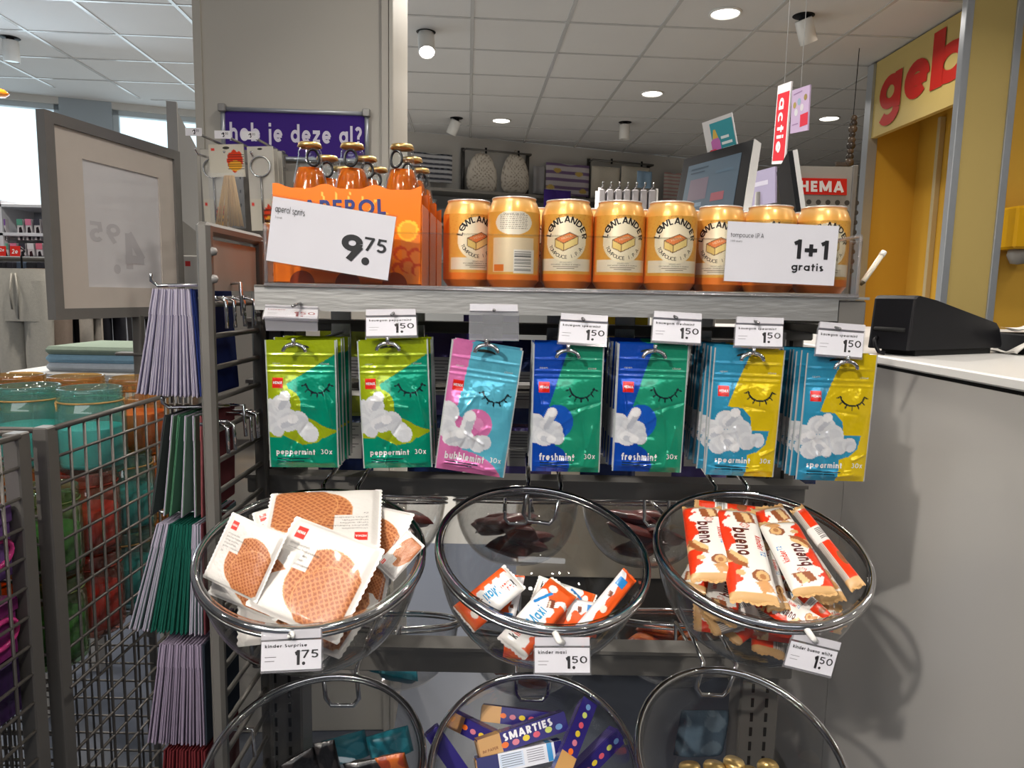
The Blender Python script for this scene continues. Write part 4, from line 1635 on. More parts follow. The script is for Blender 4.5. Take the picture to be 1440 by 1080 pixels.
GUM = [  # pouch corners (TL, TR, BL), ticket corners, prototype, how many, words
    ((370, 476), (474, 477), (370, 658), (373, 433), (447, 436), (370, 446), P_pep, 6, 'peppermint', 'first', 0.80),
    ((503, 476), (600, 474), (504, 662), (515, 447), (585, 446), (515, 473), P_pep, 5, 'peppermint', 'second', 0.80),
    ((638, 470), (737, 485), (620, 667), (661, 440), (728, 441), (661, 476), P_bub, 4, 'bubblemint', 'third', 0.79),
    ((749, 484), (851, 486), (751, 662), (788, 452), (854, 456), (785, 481), P_fre, 6, 'freshmint', 'fourth', 0.80),
    ((869, 484), (970, 487), (865, 661), (919, 449), (986, 453), (917, 479), P_fre, 9, 'freshmint', 'fifth', 0.80),
    ((1006, 487), (1104, 491), (1002, 669), (1035, 457), (1101, 459), (1033, 486), P_spe, 9, 'spearmint', 'sixth', 0.80),
    ((1136, 499), (1233, 502), (1134, 672), (1151, 464), (1215, 469), (1147, 498), P_spe, 8, 'spearmint', 'last', 0.80),
]
LOOK = {'first': 'lime and green peppermint pouch hanging at the front, beside the wire card rack',
        'second': 'lime and green peppermint pouch hanging at the front, between its twin and the pink one',
        'third': 'pink and light blue bubblemint pouch hanging askew at the front of its prong',
        'fourth': 'blue and green freshmint pouch hanging at the front, next to the pink pouch',
        'fifth': 'blue and green freshmint pouch hanging at the front, next to the yellow-blue pouches',
        'sixth': 'sky blue and yellow spearmint pouch hanging at the front, next to the freshmint pouches',
        'last': 'sky blue and yellow spearmint pouch hanging at the front, at the counter end'}
rnd = random.Random(4)
used = set()
for tl, tr, bl, ka, kb, kc, proto, n, word, which, Y in GUM:
    a, b, c = at(*tl, Y), at(*tr, Y), at(*bl, Y + 0.004)
    M = place(a, b, c, PW, PH)
    q, r, s = M.decompose()
    M0 = Matrix.LocRotScale(q, r, None)
    for k in range(n):
        g = proto if proto.name not in used else dup(proto)
        used.add(proto.name)
        M = M0.copy()
        if k:
            M.translation += Vector((rnd.uniform(-0.0016, 0.0016), 0.0145 * k + 0.001, rnd.uniform(-0.001, 0.0012)))
            M = M @ rt((0, 0, 0), rnd.uniform(-2, 2), rnd.uniform(-1.2, 1.2), rnd.uniform(-1.5, 3))
        g.matrix_world = M
        if k == 0:
            g['label'] = LOOK[which]
            g['group'] = 'gum pouches at the front of the prongs'
        else:
            g['label'] = '%s gum pouch hanging in line behind the front pouch of the %s prong' % (word, which)
            g['group'] = '%s pouches behind the front one on the %s prong' % (word, which)
    # the prong with its ticket
    ctr = (a + b) / 2
    zh = ctr[2] - 0.0075
    x0 = ctr[0] - 0.002
    h = thing('display_prong', '%s chrome prong from the card rack, with a %s' % (which, 'blank clear ticket holder' if which == 'third' else ('faded price ticket tipped upwards' if which == 'first' else '1.50 ticket over %s pouches' % word)), 'display hook', (x0, 1.0, zh), 'chrome prongs for the gum pouches')
    mb = MB()
    mb.tube([(x0, 1.0, zh + 0.004), (x0, Y + 0.006, zh), (x0, Y - 0.012, zh + 0.0005), (x0, Y - 0.018, zh + 0.004), (x0, Y - 0.019, zh + 0.009)], 0.0022, mat='chrome')
    mb.build('product_rod', h)
    mb = MB()
    a_ = np.linspace(0, np.pi, 12)
    mb.tube(np.stack([x0 + 0.0125 * np.cos(a_), np.full(12, Y - 0.0155), zh - 0.006 + 0.0085 * np.sin(a_)], -1), 0.0022, mat='chrome')
    mb.build('loop_end', h)
    p = (at(*ka, Y - 0.012) + at(*kb, Y - 0.012)) / 2
    mb = MB()
    mb.tube([(x0, 1.0, p[2] + 0.004), (p[0], Y + 0.02, p[2] + 0.006), (p[0], Y - 0.008, p[2] + 0.003)], 0.0018, mat='wire')
    mb.build('ticket_arm', h)
    mb = MB()
    mb.box((x0 - 0.014, 0.998, zh - 0.004), (x0 + 0.014, 1.004, p[2] + 0.012), mat='wire', bev=0.001)
    mb.build('mounting_plate', h)
    if which == 'first':
        price_card_part(h, at(*ka, 0.815), at(*kb, 0.815), at(*kc, 0.79), 'kauwgom', faded=True)
        mb = MB()
        mb.slab(at(372, 447, 0.789), at(446, 448, 0.789), at(374, 465, 0.80), 0.003, (0.86, 0.86, 0.9), 'ticket_plastic')
        mb.build('clip_strip', h)
    else:
        tlt = 0.012 if which != 'third' else 0.004
        price_card_part(h, at(*ka, Y - 0.010 + tlt), at(*kb, Y - 0.010 + tlt), at(*kc, Y - 0.012), 'kauwgom ' + ('spearmint' if which == 'fourth' else word), blank=which == 'third', faded=False)

# pouches on the far side of the stand, seen edge-on and from behind through the gaps
P_back = []
for nm, col, seed, bk in (('lime', rgb(150, 165, 30), 31, rgb(165, 178, 40)), ('purple', rgb(95, 80, 150), 32, rgb(110, 95, 160)), ('yellow', rgb(235, 205, 40), 33, rgb(240, 212, 50)), ('navy', rgb(24, 40, 88), 34, rgb(24, 44, 96))):
    t = thing('snack_pouch', 'x', 'snack pouch')
    wr = wrinkle(seed, 8, 5, 18)
    mb = MB()
    bul = lambda U, V: (0.009 * (1 - (2 * U - 1) ** 4) * np.clip(V * 4 - 0.6, 0, 1) + 0.0015 * wr(U, V)) * np.clip((1 - V) / 0.06, 0, 1) + 0.0004
    sheet(mb, 0.095, 0.15, 32, 48, lambda U, V: np.broadcast_to(bk, U.shape + (3,)), bul, 'foil', col, 0.8, 4)
    S = lambda p: np.stack([(p[:, 0] - 0.5) * 0.095, np.full(len(p), -0.0125), 0.075 - p[:, 1] * 0.095], -1)
    mb.build('printed_pouch', t, world=False)
    mb = MB()
    mb.slab((-0.030, -0.0122, 0.022), (0.030, -0.0122, 0.022), (-0.030, -0.0122, -0.04), 0.0008, rgb(214, 212, 208), 'paper')
    Sb = flat((-0.030, -0.0122, 0.022), (0.030, -0.0122, 0.022), (-0.030, -0.0122, -0.04))
    for k in range(9):
        mb.line([(0.08, 0.1 + 0.085 * k), (0.92 - 0.1 * (k % 3), 0.1 + 0.085 * k)], 0.022, Sb, rgb(110, 108, 112), 'paper')
    mb.build('ingredients_label', t, world=False)
    P_back.append((nm, t))
spots_b = [(0, 492, 520, 1.14), (1, 615, 520, 1.16), (3, 678, 545, 1.17), (2, 815, 500, 1.20), (2, 870, 505, 1.22), (3, 745, 540, 1.2), (3, 925, 535, 1.16), (3, 1050, 545, 1.18), (0, 560, 515, 1.16), (1, 690, 505, 1.22), (3, 612, 618, 1.19), (1, 738, 622, 1.22), (3, 856, 618, 1.2), (1, 985, 622, 1.21), (3, 486, 610, 1.2), (3, 1112, 620, 1.2)]
used_b = set()
for k, (i, px, py, Y) in enumerate(spots_b):
    nm, pr = P_back[i]
    g = pr if i not in used_b else dup(pr)
    used_b.add(i)
    g.location = [float(v) for v in at(px, py, Y)]
    g['label'] = '%s snack pouch on the far side of the stand, seen from behind through a gap' % nm
    g['group'] = '%s snack pouches on the far side of the stand' % nm


# ================================================================ clear bowls
BR = 0.1165


class Bowl:
    def __init__(s, c, a, b, depth=0.125):
        s.c = np.array(c, float)
        s.n = unit((b, -a, 1.0))
        s.x = unit(np.cross((0, 1, 0), s.n))
        s.y = np.cross(s.n, s.x)
        s.d = depth
        M = np.eye(4)
        M[:3, 0], M[:3, 1], M[:3, 2], M[:3, 3] = s.x, s.y, s.n, s.c
        s.M = M

    def pt(s, px, py, off=0.0):
        return at_plane(px, py, s.c + s.n * off, s.n)

    def loc(s, x, y, z):
        return s.c + s.x * x + s.y * y + s.n * z


def make_bowl(B, label, group, hanger=True, ticket=None, rear=1, stub=None):
    t = thing('acrylic_bowl', label, 'bowl', B.loc(0, 0, -B.d), group)
    mb = MB()
    a = np.linspace(0, np.pi / 2, 15)
    outer = np.stack([BR * np.cos(a) ** 0.8, -B.d * np.sin(a)], -1)
    outer[-1, 0] = 0.0001
    inner = outer * [1 - 0.002 / BR, 1 - 0.0025 / B.d]
    inner[-1, 0] = 0.0001
    lip = [(BR + 0.003, 0.002), (BR - 0.004, 0.003)]
    prof = np.concatenate([outer[::-1], lip, inner])
    mb.lathe(prof, 56, mat='bowl_clear', M=B.M)
    mb.build('clear_bowl', t)
    mb = MB()
    th = np.linspace(0, 2 * np.pi, 72, endpoint=False)
    mb.tube([B.loc((BR + 0.002) * math.cos(q), (BR + 0.002) * math.sin(q), 0.001) for q in th], 0.0036, mat='chrome', seg=10, closed=True)
    mb.build('chrome_rim', t)
    mb = MB()
    mb.tube([B.loc((BR + 0.003) * math.cos(q), (BR + 0.003) * math.sin(q), -0.0065) for q in th], 0.0022, mat='wire', seg=8, closed=True)
    mb.build('support_ring', t)
    if hanger:
        mb = MB()
        yb = rear * (BR + 0.006)
        w = 0.021
        cy = 1.005 if rear > 0 else 1.03
        pts = []
        for sx in (-1, 1):
            up = B.loc(sx * w, yb, 0.006)
            hk = np.array([up[0], cy - rear * 0.012, up[2] + 0.012])
            dn = B.loc(sx * w, yb - rear * 0.004, -0.040)
            bt = B.loc(sx * (w - 0.007), yb - rear * 0.008, -0.048)
            pts.append([hk, up, dn, bt])
        mb.tube(pts[0] + pts[1][::-1], 0.0030, mat='chrome', seg=8)
        mb.build('hanger_loop', t)
    if ticket:
        ka, kb, kc, Y, title, cents = ticket
        A, Bq, Cq = at(*ka, Y), at(*kb, Y), at(*kc, Y - 0.008)
        price_card_part(t, A, Bq, Cq, title, cents)
        mb = MB()
        e = (A + Bq) / 2
        p = B.pt(*stub, 0.0)
        mb.tube([p, (p + e) / 2 + [0, -0.006, 0.002], e + [0, -0.001, 0.006]], 0.0032, mat='ceramic_white', seg=8)
        mb.build('ticket_clip', t)
    return t


B_L = Bowl((-0.212, 0.7416, 1.0195), 0.303, 0.058)
B_M = Bowl((0.039, 0.7724, 1.0149), 0.351, 0.1185)
B_R = Bowl((0.2908, 0.7931, 1.0114), 0.334, -0.012)
B_l = Bowl((-0.2078, 0.7228, 0.7831), 0.369, -0.005)
B_m = Bowl((0.034, 0.7472, 0.7669), 0.503, 0.0065)
B_r = Bowl((0.2695, 0.7501, 0.779), 0.483, 0.056)
gf = 'clear bowls with chrome rims'
make_bowl(B_L, 'clear bowl heaped with syrup waffle packets, with a 1.75 ticket', gf, ticket=((368, 903), (452, 899), (367, 944), 0.625, 'kinder Surprise', '75'), stub=(412, 889))
make_bowl(B_M, 'nearly empty clear bowl with a few white and orange bars, with a kinder maxi ticket', gf, ticket=((752, 911), (829, 911), (752, 946), 0.658, 'kinder maxi', '50'), stub=(780, 889))
make_bowl(B_R, 'clear bowl full of hazelnut bars with brown ends, with a tilted 1.50 ticket', gf, ticket=((1113, 901), (1178, 917), (1103, 935), 0.680, 'kinder bueno white', '50'), stub=(1133, 883))
make_bowl(B_l, 'clear lower bowl holding black bags, cut off by the photo edge', gf)
make_bowl(B_m, 'clear lower bowl holding purple candy tubes', gf)
make_bowl(B_r, 'clear lower bowl with amber glass tops at its bottom', gf)
# the bowls hung on the far side of the stand
REAR = []
for px, py, Y, lab in ((540, 700, 1.31, 'clear bowl on the far side of the stand, behind the waffle bowl'), (727, 700, 1.31, 'clear bowl of dark candy on the far side, seen through the nearly empty bowl'), (905, 703, 1.31, 'clear bowl of dark candy on the far side, between the middle and hazelnut bowls'),
                       (560, 872, 1.31, 'lower clear bowl on the far side with a turquoise box, behind the waffle bowl'), (742, 880, 1.31, 'lower clear bowl on the far side, below the nearly empty bowl'), (945, 868, 1.31, 'lower clear bowl with orange bags on the far side, below the hazelnut bowl')):
    p = at(px, py, Y)
    Bq = Bowl(p, -0.33, 0.0)
    REAR.append(Bq)
    make_bowl(Bq, lab, 'clear bowls on the far side of the stand', rear=-1)


# ---------------------------------------------------------------- things in the bowls
def settle(B, M, W, H, slack=0.004):
    """push a sheet towards the bowl's middle until it clears the clear wall"""
    A = np.array(M)
    q = np.array([(x * W / 2, y, z * H / 2, 1) for x in (-1, -0.5, 0, 0.5, 1) for z in (-1, -0.5, 0, 0.5, 1) for y in (-0.008, 0.008)])
    I = np.linalg.inv(B.M)
    for it in range(160):
        P = (q @ A.T) @ I.T
        z = np.minimum(P[:, 2], 0)
        lim = BR * np.clip(1 - (np.minimum(-z, B.d * 0.98) / B.d) ** 2, 0.01, 1) ** 0.4 - slack
        lim = np.where(P[:, 2] > 0.004, BR + 0.020, lim)
        r = np.hypot(P[:, 0], P[:, 1])
        ex = np.maximum(0, r - lim)
        dz = np.maximum(0, -P[:, 2] - (B.d - 0.008))
        if max(ex.max(), dz.max()) < 5e-4:
            break
        w = ex / (r + 1e-9)
        d = np.array([-(w * P[:, 0]).max() if -(w * P[:, 0]).sum() < 0 else -(w * P[:, 0]).min(), -(w * P[:, 1]).max() if -(w * P[:, 1]).sum() < 0 else -(w * P[:, 1]).min(), ex.max() * 0.5 + dz.max()]) * 0.35
        A[:3, 3] += B.M[:3, :3] @ d
        if it > 70:
            A[:3, :3] *= 0.994
    return Matrix(A.tolist())


def lay(proto, used, B, quad, W, H, label, group, keep_scale=True):
    a, b, c = (B.pt(*q) for q in quad)
    M = settle(B, place(a, b, c, W, H), W, H)
    o = proto if not used else dup(proto)
    used.append(1)
    o.matrix_world = M
    o['label'] = label
    o['group'] = group
    return o


def scatter(proto, used, B, spots, label, group, s=1.0):
    """lay copies flat-ish inside a bowl at local (x, y, depth, turn, tip, roll)"""
    for x, y, z, a, ti, ro in spots:
        p = B.loc(x, y, z)
        M = frame3(p, B.x * math.cos(math.radians(a)) + B.y * math.sin(math.radians(a)), B.n)
        # sheets stand in the x-z plane with their face towards -y: tip them to face the rim
        M = M @ rt((0, 0, 0), -90 + ti, ro, 0, s)
        D_ = [ch for ch in ROOT.objects if ch.parent == proto][0].dimensions
        M = settle(B, M, D_[0], D_[2])
        o = proto if not used else dup(proto)
        used.append(1)
        o.matrix_world = M
        o['label'] = label
        o['group'] = group


WF_W, WF_H = 0.115, 0.118
WBASE, WRIDGE, WEDGE = rgb(160, 88, 52), rgb(202, 134, 88), rgb(212, 150, 100)


def c_waffle(U, V):
    C = np.full(U.shape + (3,), 0.0)
    C[:] = rgb(226, 221, 216)
    for (x, y, r), ang in (((0.62, 0.58, 0.38), 0.3), ((0.72, 0.70, 0.34), 0.9)):
        m = circ(U, V, x, y, r) & (U < 0.955) & (V < 0.985) & ~((V < 0.52) & (U < 0.40))
        c, s = math.cos(ang), math.sin(ang)
        p, q = (U * c + V * s) * 21, (-U * s + V * c) * 21
        mix(C, m, WBASE)
        mix(C, m & ((np.abs(p % 1 - 0.5) < 0.17) | (np.abs(q % 1 - 0.5) < 0.17)), WRIDGE)
        mix(C, m & ~circ(U, V, x, y, r - 0.012), WEDGE)
    mix(C, (U > 0.10) & (U < 0.215) & (V > 0.09) & (V < 0.22), rgb(222, 50, 38))
    return C


def make_waffle():
    t = thing('waffle_packet', 'x', 'waffle packet')
    wr = wrinkle(21, 8, 4, 13)
    mb = MB()
    bul = lambda U, V: (0.0075 * np.sqrt(np.clip((1 - (2 * U - 1) ** 4) * (1 - (2 * V - 1) ** 6), 0, 1)) + 0.0028 * wr(U, V) * (1 - (2 * U - 1) ** 8)) * np.clip(U / 0.07, 0, 1) * np.clip((1 - U) / 0.07, 0, 1) * np.clip((1 - V) / 0.04, 0, 1) * np.clip(V / 0.04, 0, 1) + 0.0004
    S = sheet(mb, WF_W, WF_H, 96, 96, c_waffle, bul, 'wrap', rgb(232, 228, 224), 0.9, 4)
    mb.text('HEMA', (0.11, 0.135, 0.205, 0.17), S, rgb(245, 240, 235), 0.03, 'wrap')
    for k, w in enumerate(('stroopwafels', 'gaufres hollandaises', 'syrup waffles', 'sirupwaffeln', 'gofres holandeses')):
        mb.text(w, (0.10, 0.265 + 0.048 * k, 0.10 + 0.019 * len(w), 0.30 + 0.048 * k), S, rgb(70, 62, 60), 0.0, 'wrap')
    mb.text('2x', (0.10, 0.53, 0.145, 0.56), S, rgb(70, 62, 60), 0.0, 'wrap')
    mb.build('printed_wrapper', t, world=False)
    mb = MB()
    for sx in (-1, 1):
        n = 33
        z = np.linspace(-WF_H / 2, WF_H / 2, n)
        x0 = sx * (WF_W / 2 - 0.006)
        x1 = sx * (WF_W / 2 + 0.0005 + 0.0016 * (np.arange(n) % 2))
        P = np.stack([np.stack([np.full(n, x0), np.full(n, -0.0012), z], -1), np.stack([x1, np.full(n, -0.0006), z], -1)])
        mb.grid(P if sx > 0 else P[::-1], rgb(240, 237, 233), 'wrap', False)
        mb.build('crimped_end', t, world=False)
        mb = MB()
    return t


wf, wu = make_waffle(), []
gw = 'syrup waffle packets'
for quad, lab in (
    (((424, 757, 0.020), (549, 806, 0.012), (376, 898, -0.040)), 'white syrup waffle packet lying in front on the heap, its text readable'),
    (((533, 770, 0.004), (366, 778, 0.000), (508, 690, 0.022)), 'white syrup waffle packet lying upside down on top of the heap'),
    (((268, 754, 0.026), (342, 789, 0.016), (290, 880, -0.040)), 'syrup waffle packet standing against the bowl side, beside the envelopes'),
    (((299, 760, 0.010), (392, 796, 0.004), (316, 880, -0.050)), 'syrup waffle packet squeezed between the front packet and the standing one'),
    (((496, 702, -0.008), (586, 721, 0.016), (520, 800, -0.040)), 'syrup waffle packet at the back of the heap, under the upside-down one'),
    (((545, 800, -0.015), (588, 752, 0.016), (520, 880, -0.060)), 'syrup waffle packet on edge against the bowl side, next to the empty bowl'),
    (((480, 770, -0.010), (553, 782, -0.006), (490, 860, -0.060)), 'syrup waffle packet mostly hidden under the front packet'),
    (((330, 752, -0.012), (420, 722, -0.008), (350, 820, -0.050)), 'syrup waffle packet peeping out under the upside-down packet'),
    (((341, 722, -0.014), (420, 697, 0.000), (378, 790, -0.050)), 'syrup waffle packet at the back, only its white edge showing'),
):
    lay(wf, wu, B_L, quad, WF_W, WF_H, lab, gw)
scatter(wf, wu, B_L, [(-0.03, -0.04, -0.050, 20, 22, 5), (0.035, -0.04, -0.068, -25, 18, -6), (0.0, 0.0, -0.092, 60, 4, 0), (0.02, 0.03, -0.045, 160, -10, 0)],
        'syrup waffle packet buried deep in the bowl, seen dimly through its clear side', 'buried waffle packets', 0.9)

# hazelnut bars
BW, BH = 0.128, 0.040
BKK = BH / BW
KRAFT, RED1, BROWN = rgb(206, 164, 110), rgb(226, 58, 24), rgb(112, 56, 34)


def c_bueno(U, V):
    C = np.full(U.shape + (3,), 0.0)
    C[:] = rgb(238, 234, 228)
    v = V / BKK
    edge = 0.80 - 0.10 * np.maximum(0, np.sin(U * 46)) - 0.08 * np.sin(U * 17 + 1)
    mix(C, (v > edge), RED1)
    mix(C, inside(U, v, [(0.06, 0.20), (0.21, 0.12), (0.22, 0.56), (0.10, 0.62)]), rgb(150, 84, 48))
    mix(C, inside(U, v, [(0.07, 0.28), (0.2, 0.2), (0.205, 0.36), (0.09, 0.44)]), rgb(226, 192, 140))
    mix(C, circ(U, v, 0.62, 0.92, 0.055, 0.16), rgb(226, 192, 140))
    mix(C, inside(U, v, [(0.52, 0.95), (0.66, 0.55), (0.73, 0.52), (0.70, 0.78), (0.6, 0.98)]), rgb(160, 92, 52))
    mix(C, inside(U, v, [(0.53, 0.82), (0.64, 0.52), (0.69, 0.5), (0.66, 0.68), (0.57, 0.86)]), rgb(228, 190, 132))
    mix(C, circ(U, v, 0.80, 0.30, 0.065, 0.19), rgb(140, 78, 44))
    mix(C, circ(U, v, 0.80, 0.27, 0.052, 0.14), rgb(220, 176, 120))
    mix(C, circ(U, v, 0.81, 0.27, 0.028, 0.07), rgb(176, 116, 66))
    mix(C, inside(U, v, [(0.84, 0.2), (0.93, 0.06), (0.95, 0.34), (0.87, 0.46)]), rgb(204, 150, 96))
    mix(C, circ(U, v, 0.78, 0.72, 0.03, 0.1), rgb(218, 180, 128))
    mix(C, circ(U, v, 0.15, 0.72, 0.012, 0.045), RED1)
    mix(C, circ(U, v, 0.245, 0.40, 0.030, 0.11), rgb(206, 74, 56))
    mix(C, circ(U, v, 0.245, 0.40, 0.024, 0.088), rgb(238, 226, 218))
    mix(C, (U < 0.055) | (U > 0.945), KRAFT)
    return C


def make_bar(name, label_cat, colfn, texts, back, ends, seed, W=BW, H=BH, th=0.0085):
    t = thing(name, 'x', label_cat)
    wr = wrinkle(seed, 8, 5, 20)
    mb = MB()
    bul = lambda U, V: (th * np.sqrt(np.clip((1 - (2 * V - 1) ** 4), 0, 1)) * np.clip(U / 0.10, 0, 1) ** 0.6 * np.clip((1 - U) / 0.10, 0, 1) ** 0.6 + 0.0014 * wr(U, V) * np.clip(U / 0.1, 0, 1) * np.clip((1 - U) / 0.1, 0, 1)) + 0.0004
    S = sheet(mb, W, H, 108, 40, colfn, bul, 'wrap', back, 0.8, 4)
    for tx in texts:
        mb.text(tx[0], tx[1], S, tx[2], tx[3], 'wrap', rot=tx[4] if len(tx) > 4 else 0)
    mb.build('printed_wrapper', t, world=False)
    mb = MB()
    for sx in (-1, 1):
        n = 17
        z = np.linspace(-H / 2, H / 2, n)
        x0 = sx * (W / 2 - 0.005)
        x1 = sx * (W / 2 + 0.002 + 0.0018 * (np.arange(n) % 2))
        w_ = 0.0015 * np.sin(z * 300 + sx)
        P = np.stack([np.stack([np.full(n, x0), -0.0010 + w_ * 0, z], -1), np.stack([x1, -0.0006 + w_, z], -1)])
        mb.grid(P if sx > 0 else P[::-1], ends, 'wrap', False)
        mb.build('crimped_end', t, world=False)
        mb = MB()
    return t


bu = make_bar('hazelnut_bar', 'chocolate bar', c_bueno, [('bueno', (0.29, 0.33 * BKK, 0.60, 0.70 * BKK), rgb(92, 34, 26), 0.03), ('kinder', (0.36, 0.08 * BKK, 0.52, 0.24 * BKK), rgb(222, 52, 36), 0.02), ('T2', (0.53, 0.08 * BKK, 0.58, 0.2 * BKK), rgb(60, 140, 200), 0.02), ('2', (0.237, 0.33 * BKK, 0.252, 0.47 * BKK), rgb(206, 74, 56), 0.0)], rgb(214, 190, 160), KRAFT, 41)


def c_side(U, V):
    C = np.full(U.shape + (3,), 0.0)
    C[:] = rgb(228, 60, 22)
    v = V / BKK
    mix(C, v > 0.62, rgb(206, 196, 186))
    mix(C, (v > 0.68) & ((v * 22) % 1 < 0.5), rgb(120, 110, 106))
    mix(C, (U > 0.30) & (U < 0.50), rgb(232, 228, 224))
    mix(C, (U > 0.33) & (U < 0.47) & (v < 0.5) & ((U * 60) % 1 < 0.5), rgb(40, 36, 36))
    mix(C, circ(U, v, 0.72, 0.15, 0.08, 0.2), rgb(150, 86, 50))
    mix(C, (U < 0.055) | (U > 0.93), KRAFT)
    return C


bs = make_bar('hazelnut_bar', 'chocolate bar', c_side, [], rgb(214, 190, 160), KRAFT, 43)
uu, us = [], []
gb = 'hazelnut chocolate bars'
for pr, ul, quad, lab in (
    (bu, uu, ((1002, 728, 0.016), (1020, 832, 0.008), (946, 722, 0.012)), 'hazelnut bar nearest the empty bowl, lying on top of the heap'),
    (bu, uu, ((1060, 728, 0.020), (1094, 858, 0.010), (1002, 734, 0.020)), 'hazelnut bar in the middle of the heap, its bueno lettering reading downwards'),
    (bu, uu, ((1116, 838, 0.014), (1066, 738, 0.018), (1157, 800, 0.018)), 'hazelnut bar whose bueno lettering reads upwards, lying across two others'),
    (bs, us, ((1130, 712, 0.016), (1216, 820, 0.010), (1110, 718, 0.008)), 'hazelnut bar lying on its red barcode side, by the counter'),
    (bs, us, ((975, 702, 0.002), (1064, 712, 0.004), (972, 728, -0.016)), 'hazelnut bar turned sideways at the back of the heap'),
    (bu, uu, ((1100, 712, 0.008), (1190, 842, -0.014), (1062, 728, 0.004)), 'hazelnut bar partly covered by the one reading upwards'),
    (bu, uu, ((1090, 832, -0.010), (1158, 872, -0.014), (1072, 862, -0.026)), 'hazelnut bar sticking out at the front under the middle one'),
    (bs, us, ((1130, 826, -0.006), (1172, 866, -0.018), (1112, 842, -0.022)), 'hazelnut bar wedged low at the front, its red corner showing'),
    (bu, uu, ((1084, 760, -0.004), (1112, 856, -0.012), (1056, 770, -0.010)), 'hazelnut bar squeezed under the two crossing ones'),
):
    lay(pr, ul, B_R, quad, BW, BH, lab, gb)
deep = [(-0.05, -0.03, -0.04, 70, 10, 5), (-0.02, -0.05, -0.05, 20, 15, 0), (0.03, -0.055, -0.05, -20, 18, 0), (0.06, -0.02, -0.04, 100, 8, -8), (0.0, -0.02, -0.075, 40, 4, 3), (-0.03, 0.02, -0.08, 110, 0, 0), (0.04, 0.02, -0.07, 150, 0, 0), (0.0, 0.05, -0.05, 10, -6, 0), (-0.05, 0.03, -0.045, 60, -6, 5), (0.02, -0.03, -0.095, 75, 5, 0), (-0.025, -0.045, -0.08, -10, 12, 0)]
for i, sp in enumerate(deep):
    pr, ul = ((bu, uu), (bs, us))[i % 2]
    scatter(pr, ul, B_R, [sp], 'hazelnut bar buried in the bowl, seen dimly through its clear side', 'buried hazelnut bars', 0.92)

# milk chocolate bars in the nearly empty bowl
MW, MH = 0.118, 0.046
MK = MH / MW
OR2 = rgb(240, 92, 30)


def c_maxi(U, V):
    C = np.full(U.shape + (3,), 0.0)
    C[:] = rgb(240, 238, 236)
    v = V / MK
    mix(C, (v > 0.82 - 0.09 * np.maximum(0, np.sin(U * 40))) & (U < 0.75), OR2)
    mix(C, (U > 0.76 + 0.05 * np.sin(v * 9)), OR2)
    mix(C, seg_d(U, V, (0.60, 0.16 * MK), (0.80, 0.40 * MK)) < 0.020, rgb(30, 128, 200))
    mix(C, inside(U, v, [(0.62, 0.55), (0.72, 0.45), (0.76, 0.62), (0.66, 0.74)]), rgb(122, 62, 40))
    mix(C, inside(U, v, [(0.63, 0.57), (0.71, 0.49), (0.72, 0.54), (0.64, 0.63)]), rgb(236, 220, 200))
    mix(C, circ(U, v, 0.86, 0.35, 0.05, 0.14), rgb(244, 232, 220))
    mix(C, (U < 0.05) | (U > 0.955), rgb(236, 120, 60))
    mix(C, U < 0.05, rgb(240, 236, 230))
    return C


def c_maxi2(U, V):
    C = np.full(U.shape + (3,), 0.0)
    C[:] = OR2
    v = V / MK
    mix(C, v < 0.38 + 0.05 * np.sin(U * 30), rgb(236, 234, 236))
    mix(C, (U > 0.78) & (U < 0.90) & (v > 0.1) & (v < 0.62), rgb(30, 128, 200))
    mix(C, circ(U, v, 0.45, 0.5, 0.05, 0.18), rgb(246, 236, 226))
    mix(C, inside(U, v, [(0.6, 0.2), (0.68, 0.14), (0.68, 0.36), (0.62, 0.4)]), rgb(122, 62, 40))
    return C


mx_ = make_bar('milk_chocolate_bar', 'chocolate bar', c_maxi, [('k', (0.08, 0.20 * MK, 0.115, 0.50 * MK), rgb(30, 26, 26), 0.03), ('inder', (0.125, 0.22 * MK, 0.30, 0.50 * MK), rgb(226, 60, 36), 0.03), ('Maxi', (0.34, 0.30 * MK, 0.58, 0.66 * MK), rgb(40, 150, 205), 0.025)], rgb(226, 220, 214), rgb(242, 238, 234), 51, MW, MH)
mx2 = make_bar('milk_chocolate_bar', 'chocolate bar', c_maxi2, [], rgb(226, 120, 70), OR2, 53, MW, MH, 0.010)
ua, ub = [], []
gm = 'milk chocolate bars in the nearly empty bowl'
for pr, ul, quad, lab in (
    (mx_, ua, ((726, 836, -0.045), (655, 896, -0.070), (684, 812, -0.040)), 'white and orange bar lying nearest the waffle bowl, its lettering running down'),
    (mx_, ua, ((698, 908, -0.065), (772, 823, -0.040), (745, 930, -0.068)), 'white and orange bar with large Maxi lettering, on top in the nearly empty bowl'),
    (mx2, ub, ((738, 812, -0.045), (722, 880, -0.075), (716, 806, -0.050)), 'orange bar tucked behind the Maxi-lettered bar'),
    (mx2, ub, ((770, 836, -0.050), (842, 848, -0.048), (772, 886, -0.075)), 'orange bar with a blue ribbon print, behind the lettered one'),
    (mx2, ub, ((818, 898, -0.062), (890, 810, -0.022), (842, 912, -0.070)), 'narrow orange and white bar leaning up the bowl side, pointing to the hazelnut bars'),
    (mx_, ua, ((760, 810, -0.055), (838, 836, -0.052), (742, 842, -0.072)), 'white bar half hidden under the others in the nearly empty bowl'),
    (mx2, ub, ((715, 915, -0.088), (790, 925, -0.090), (705, 938, -0.098)), 'orange bar at the very bottom of the nearly empty bowl'),
):
    lay(pr, ul, B_M, quad, MW, MH, lab, gm)


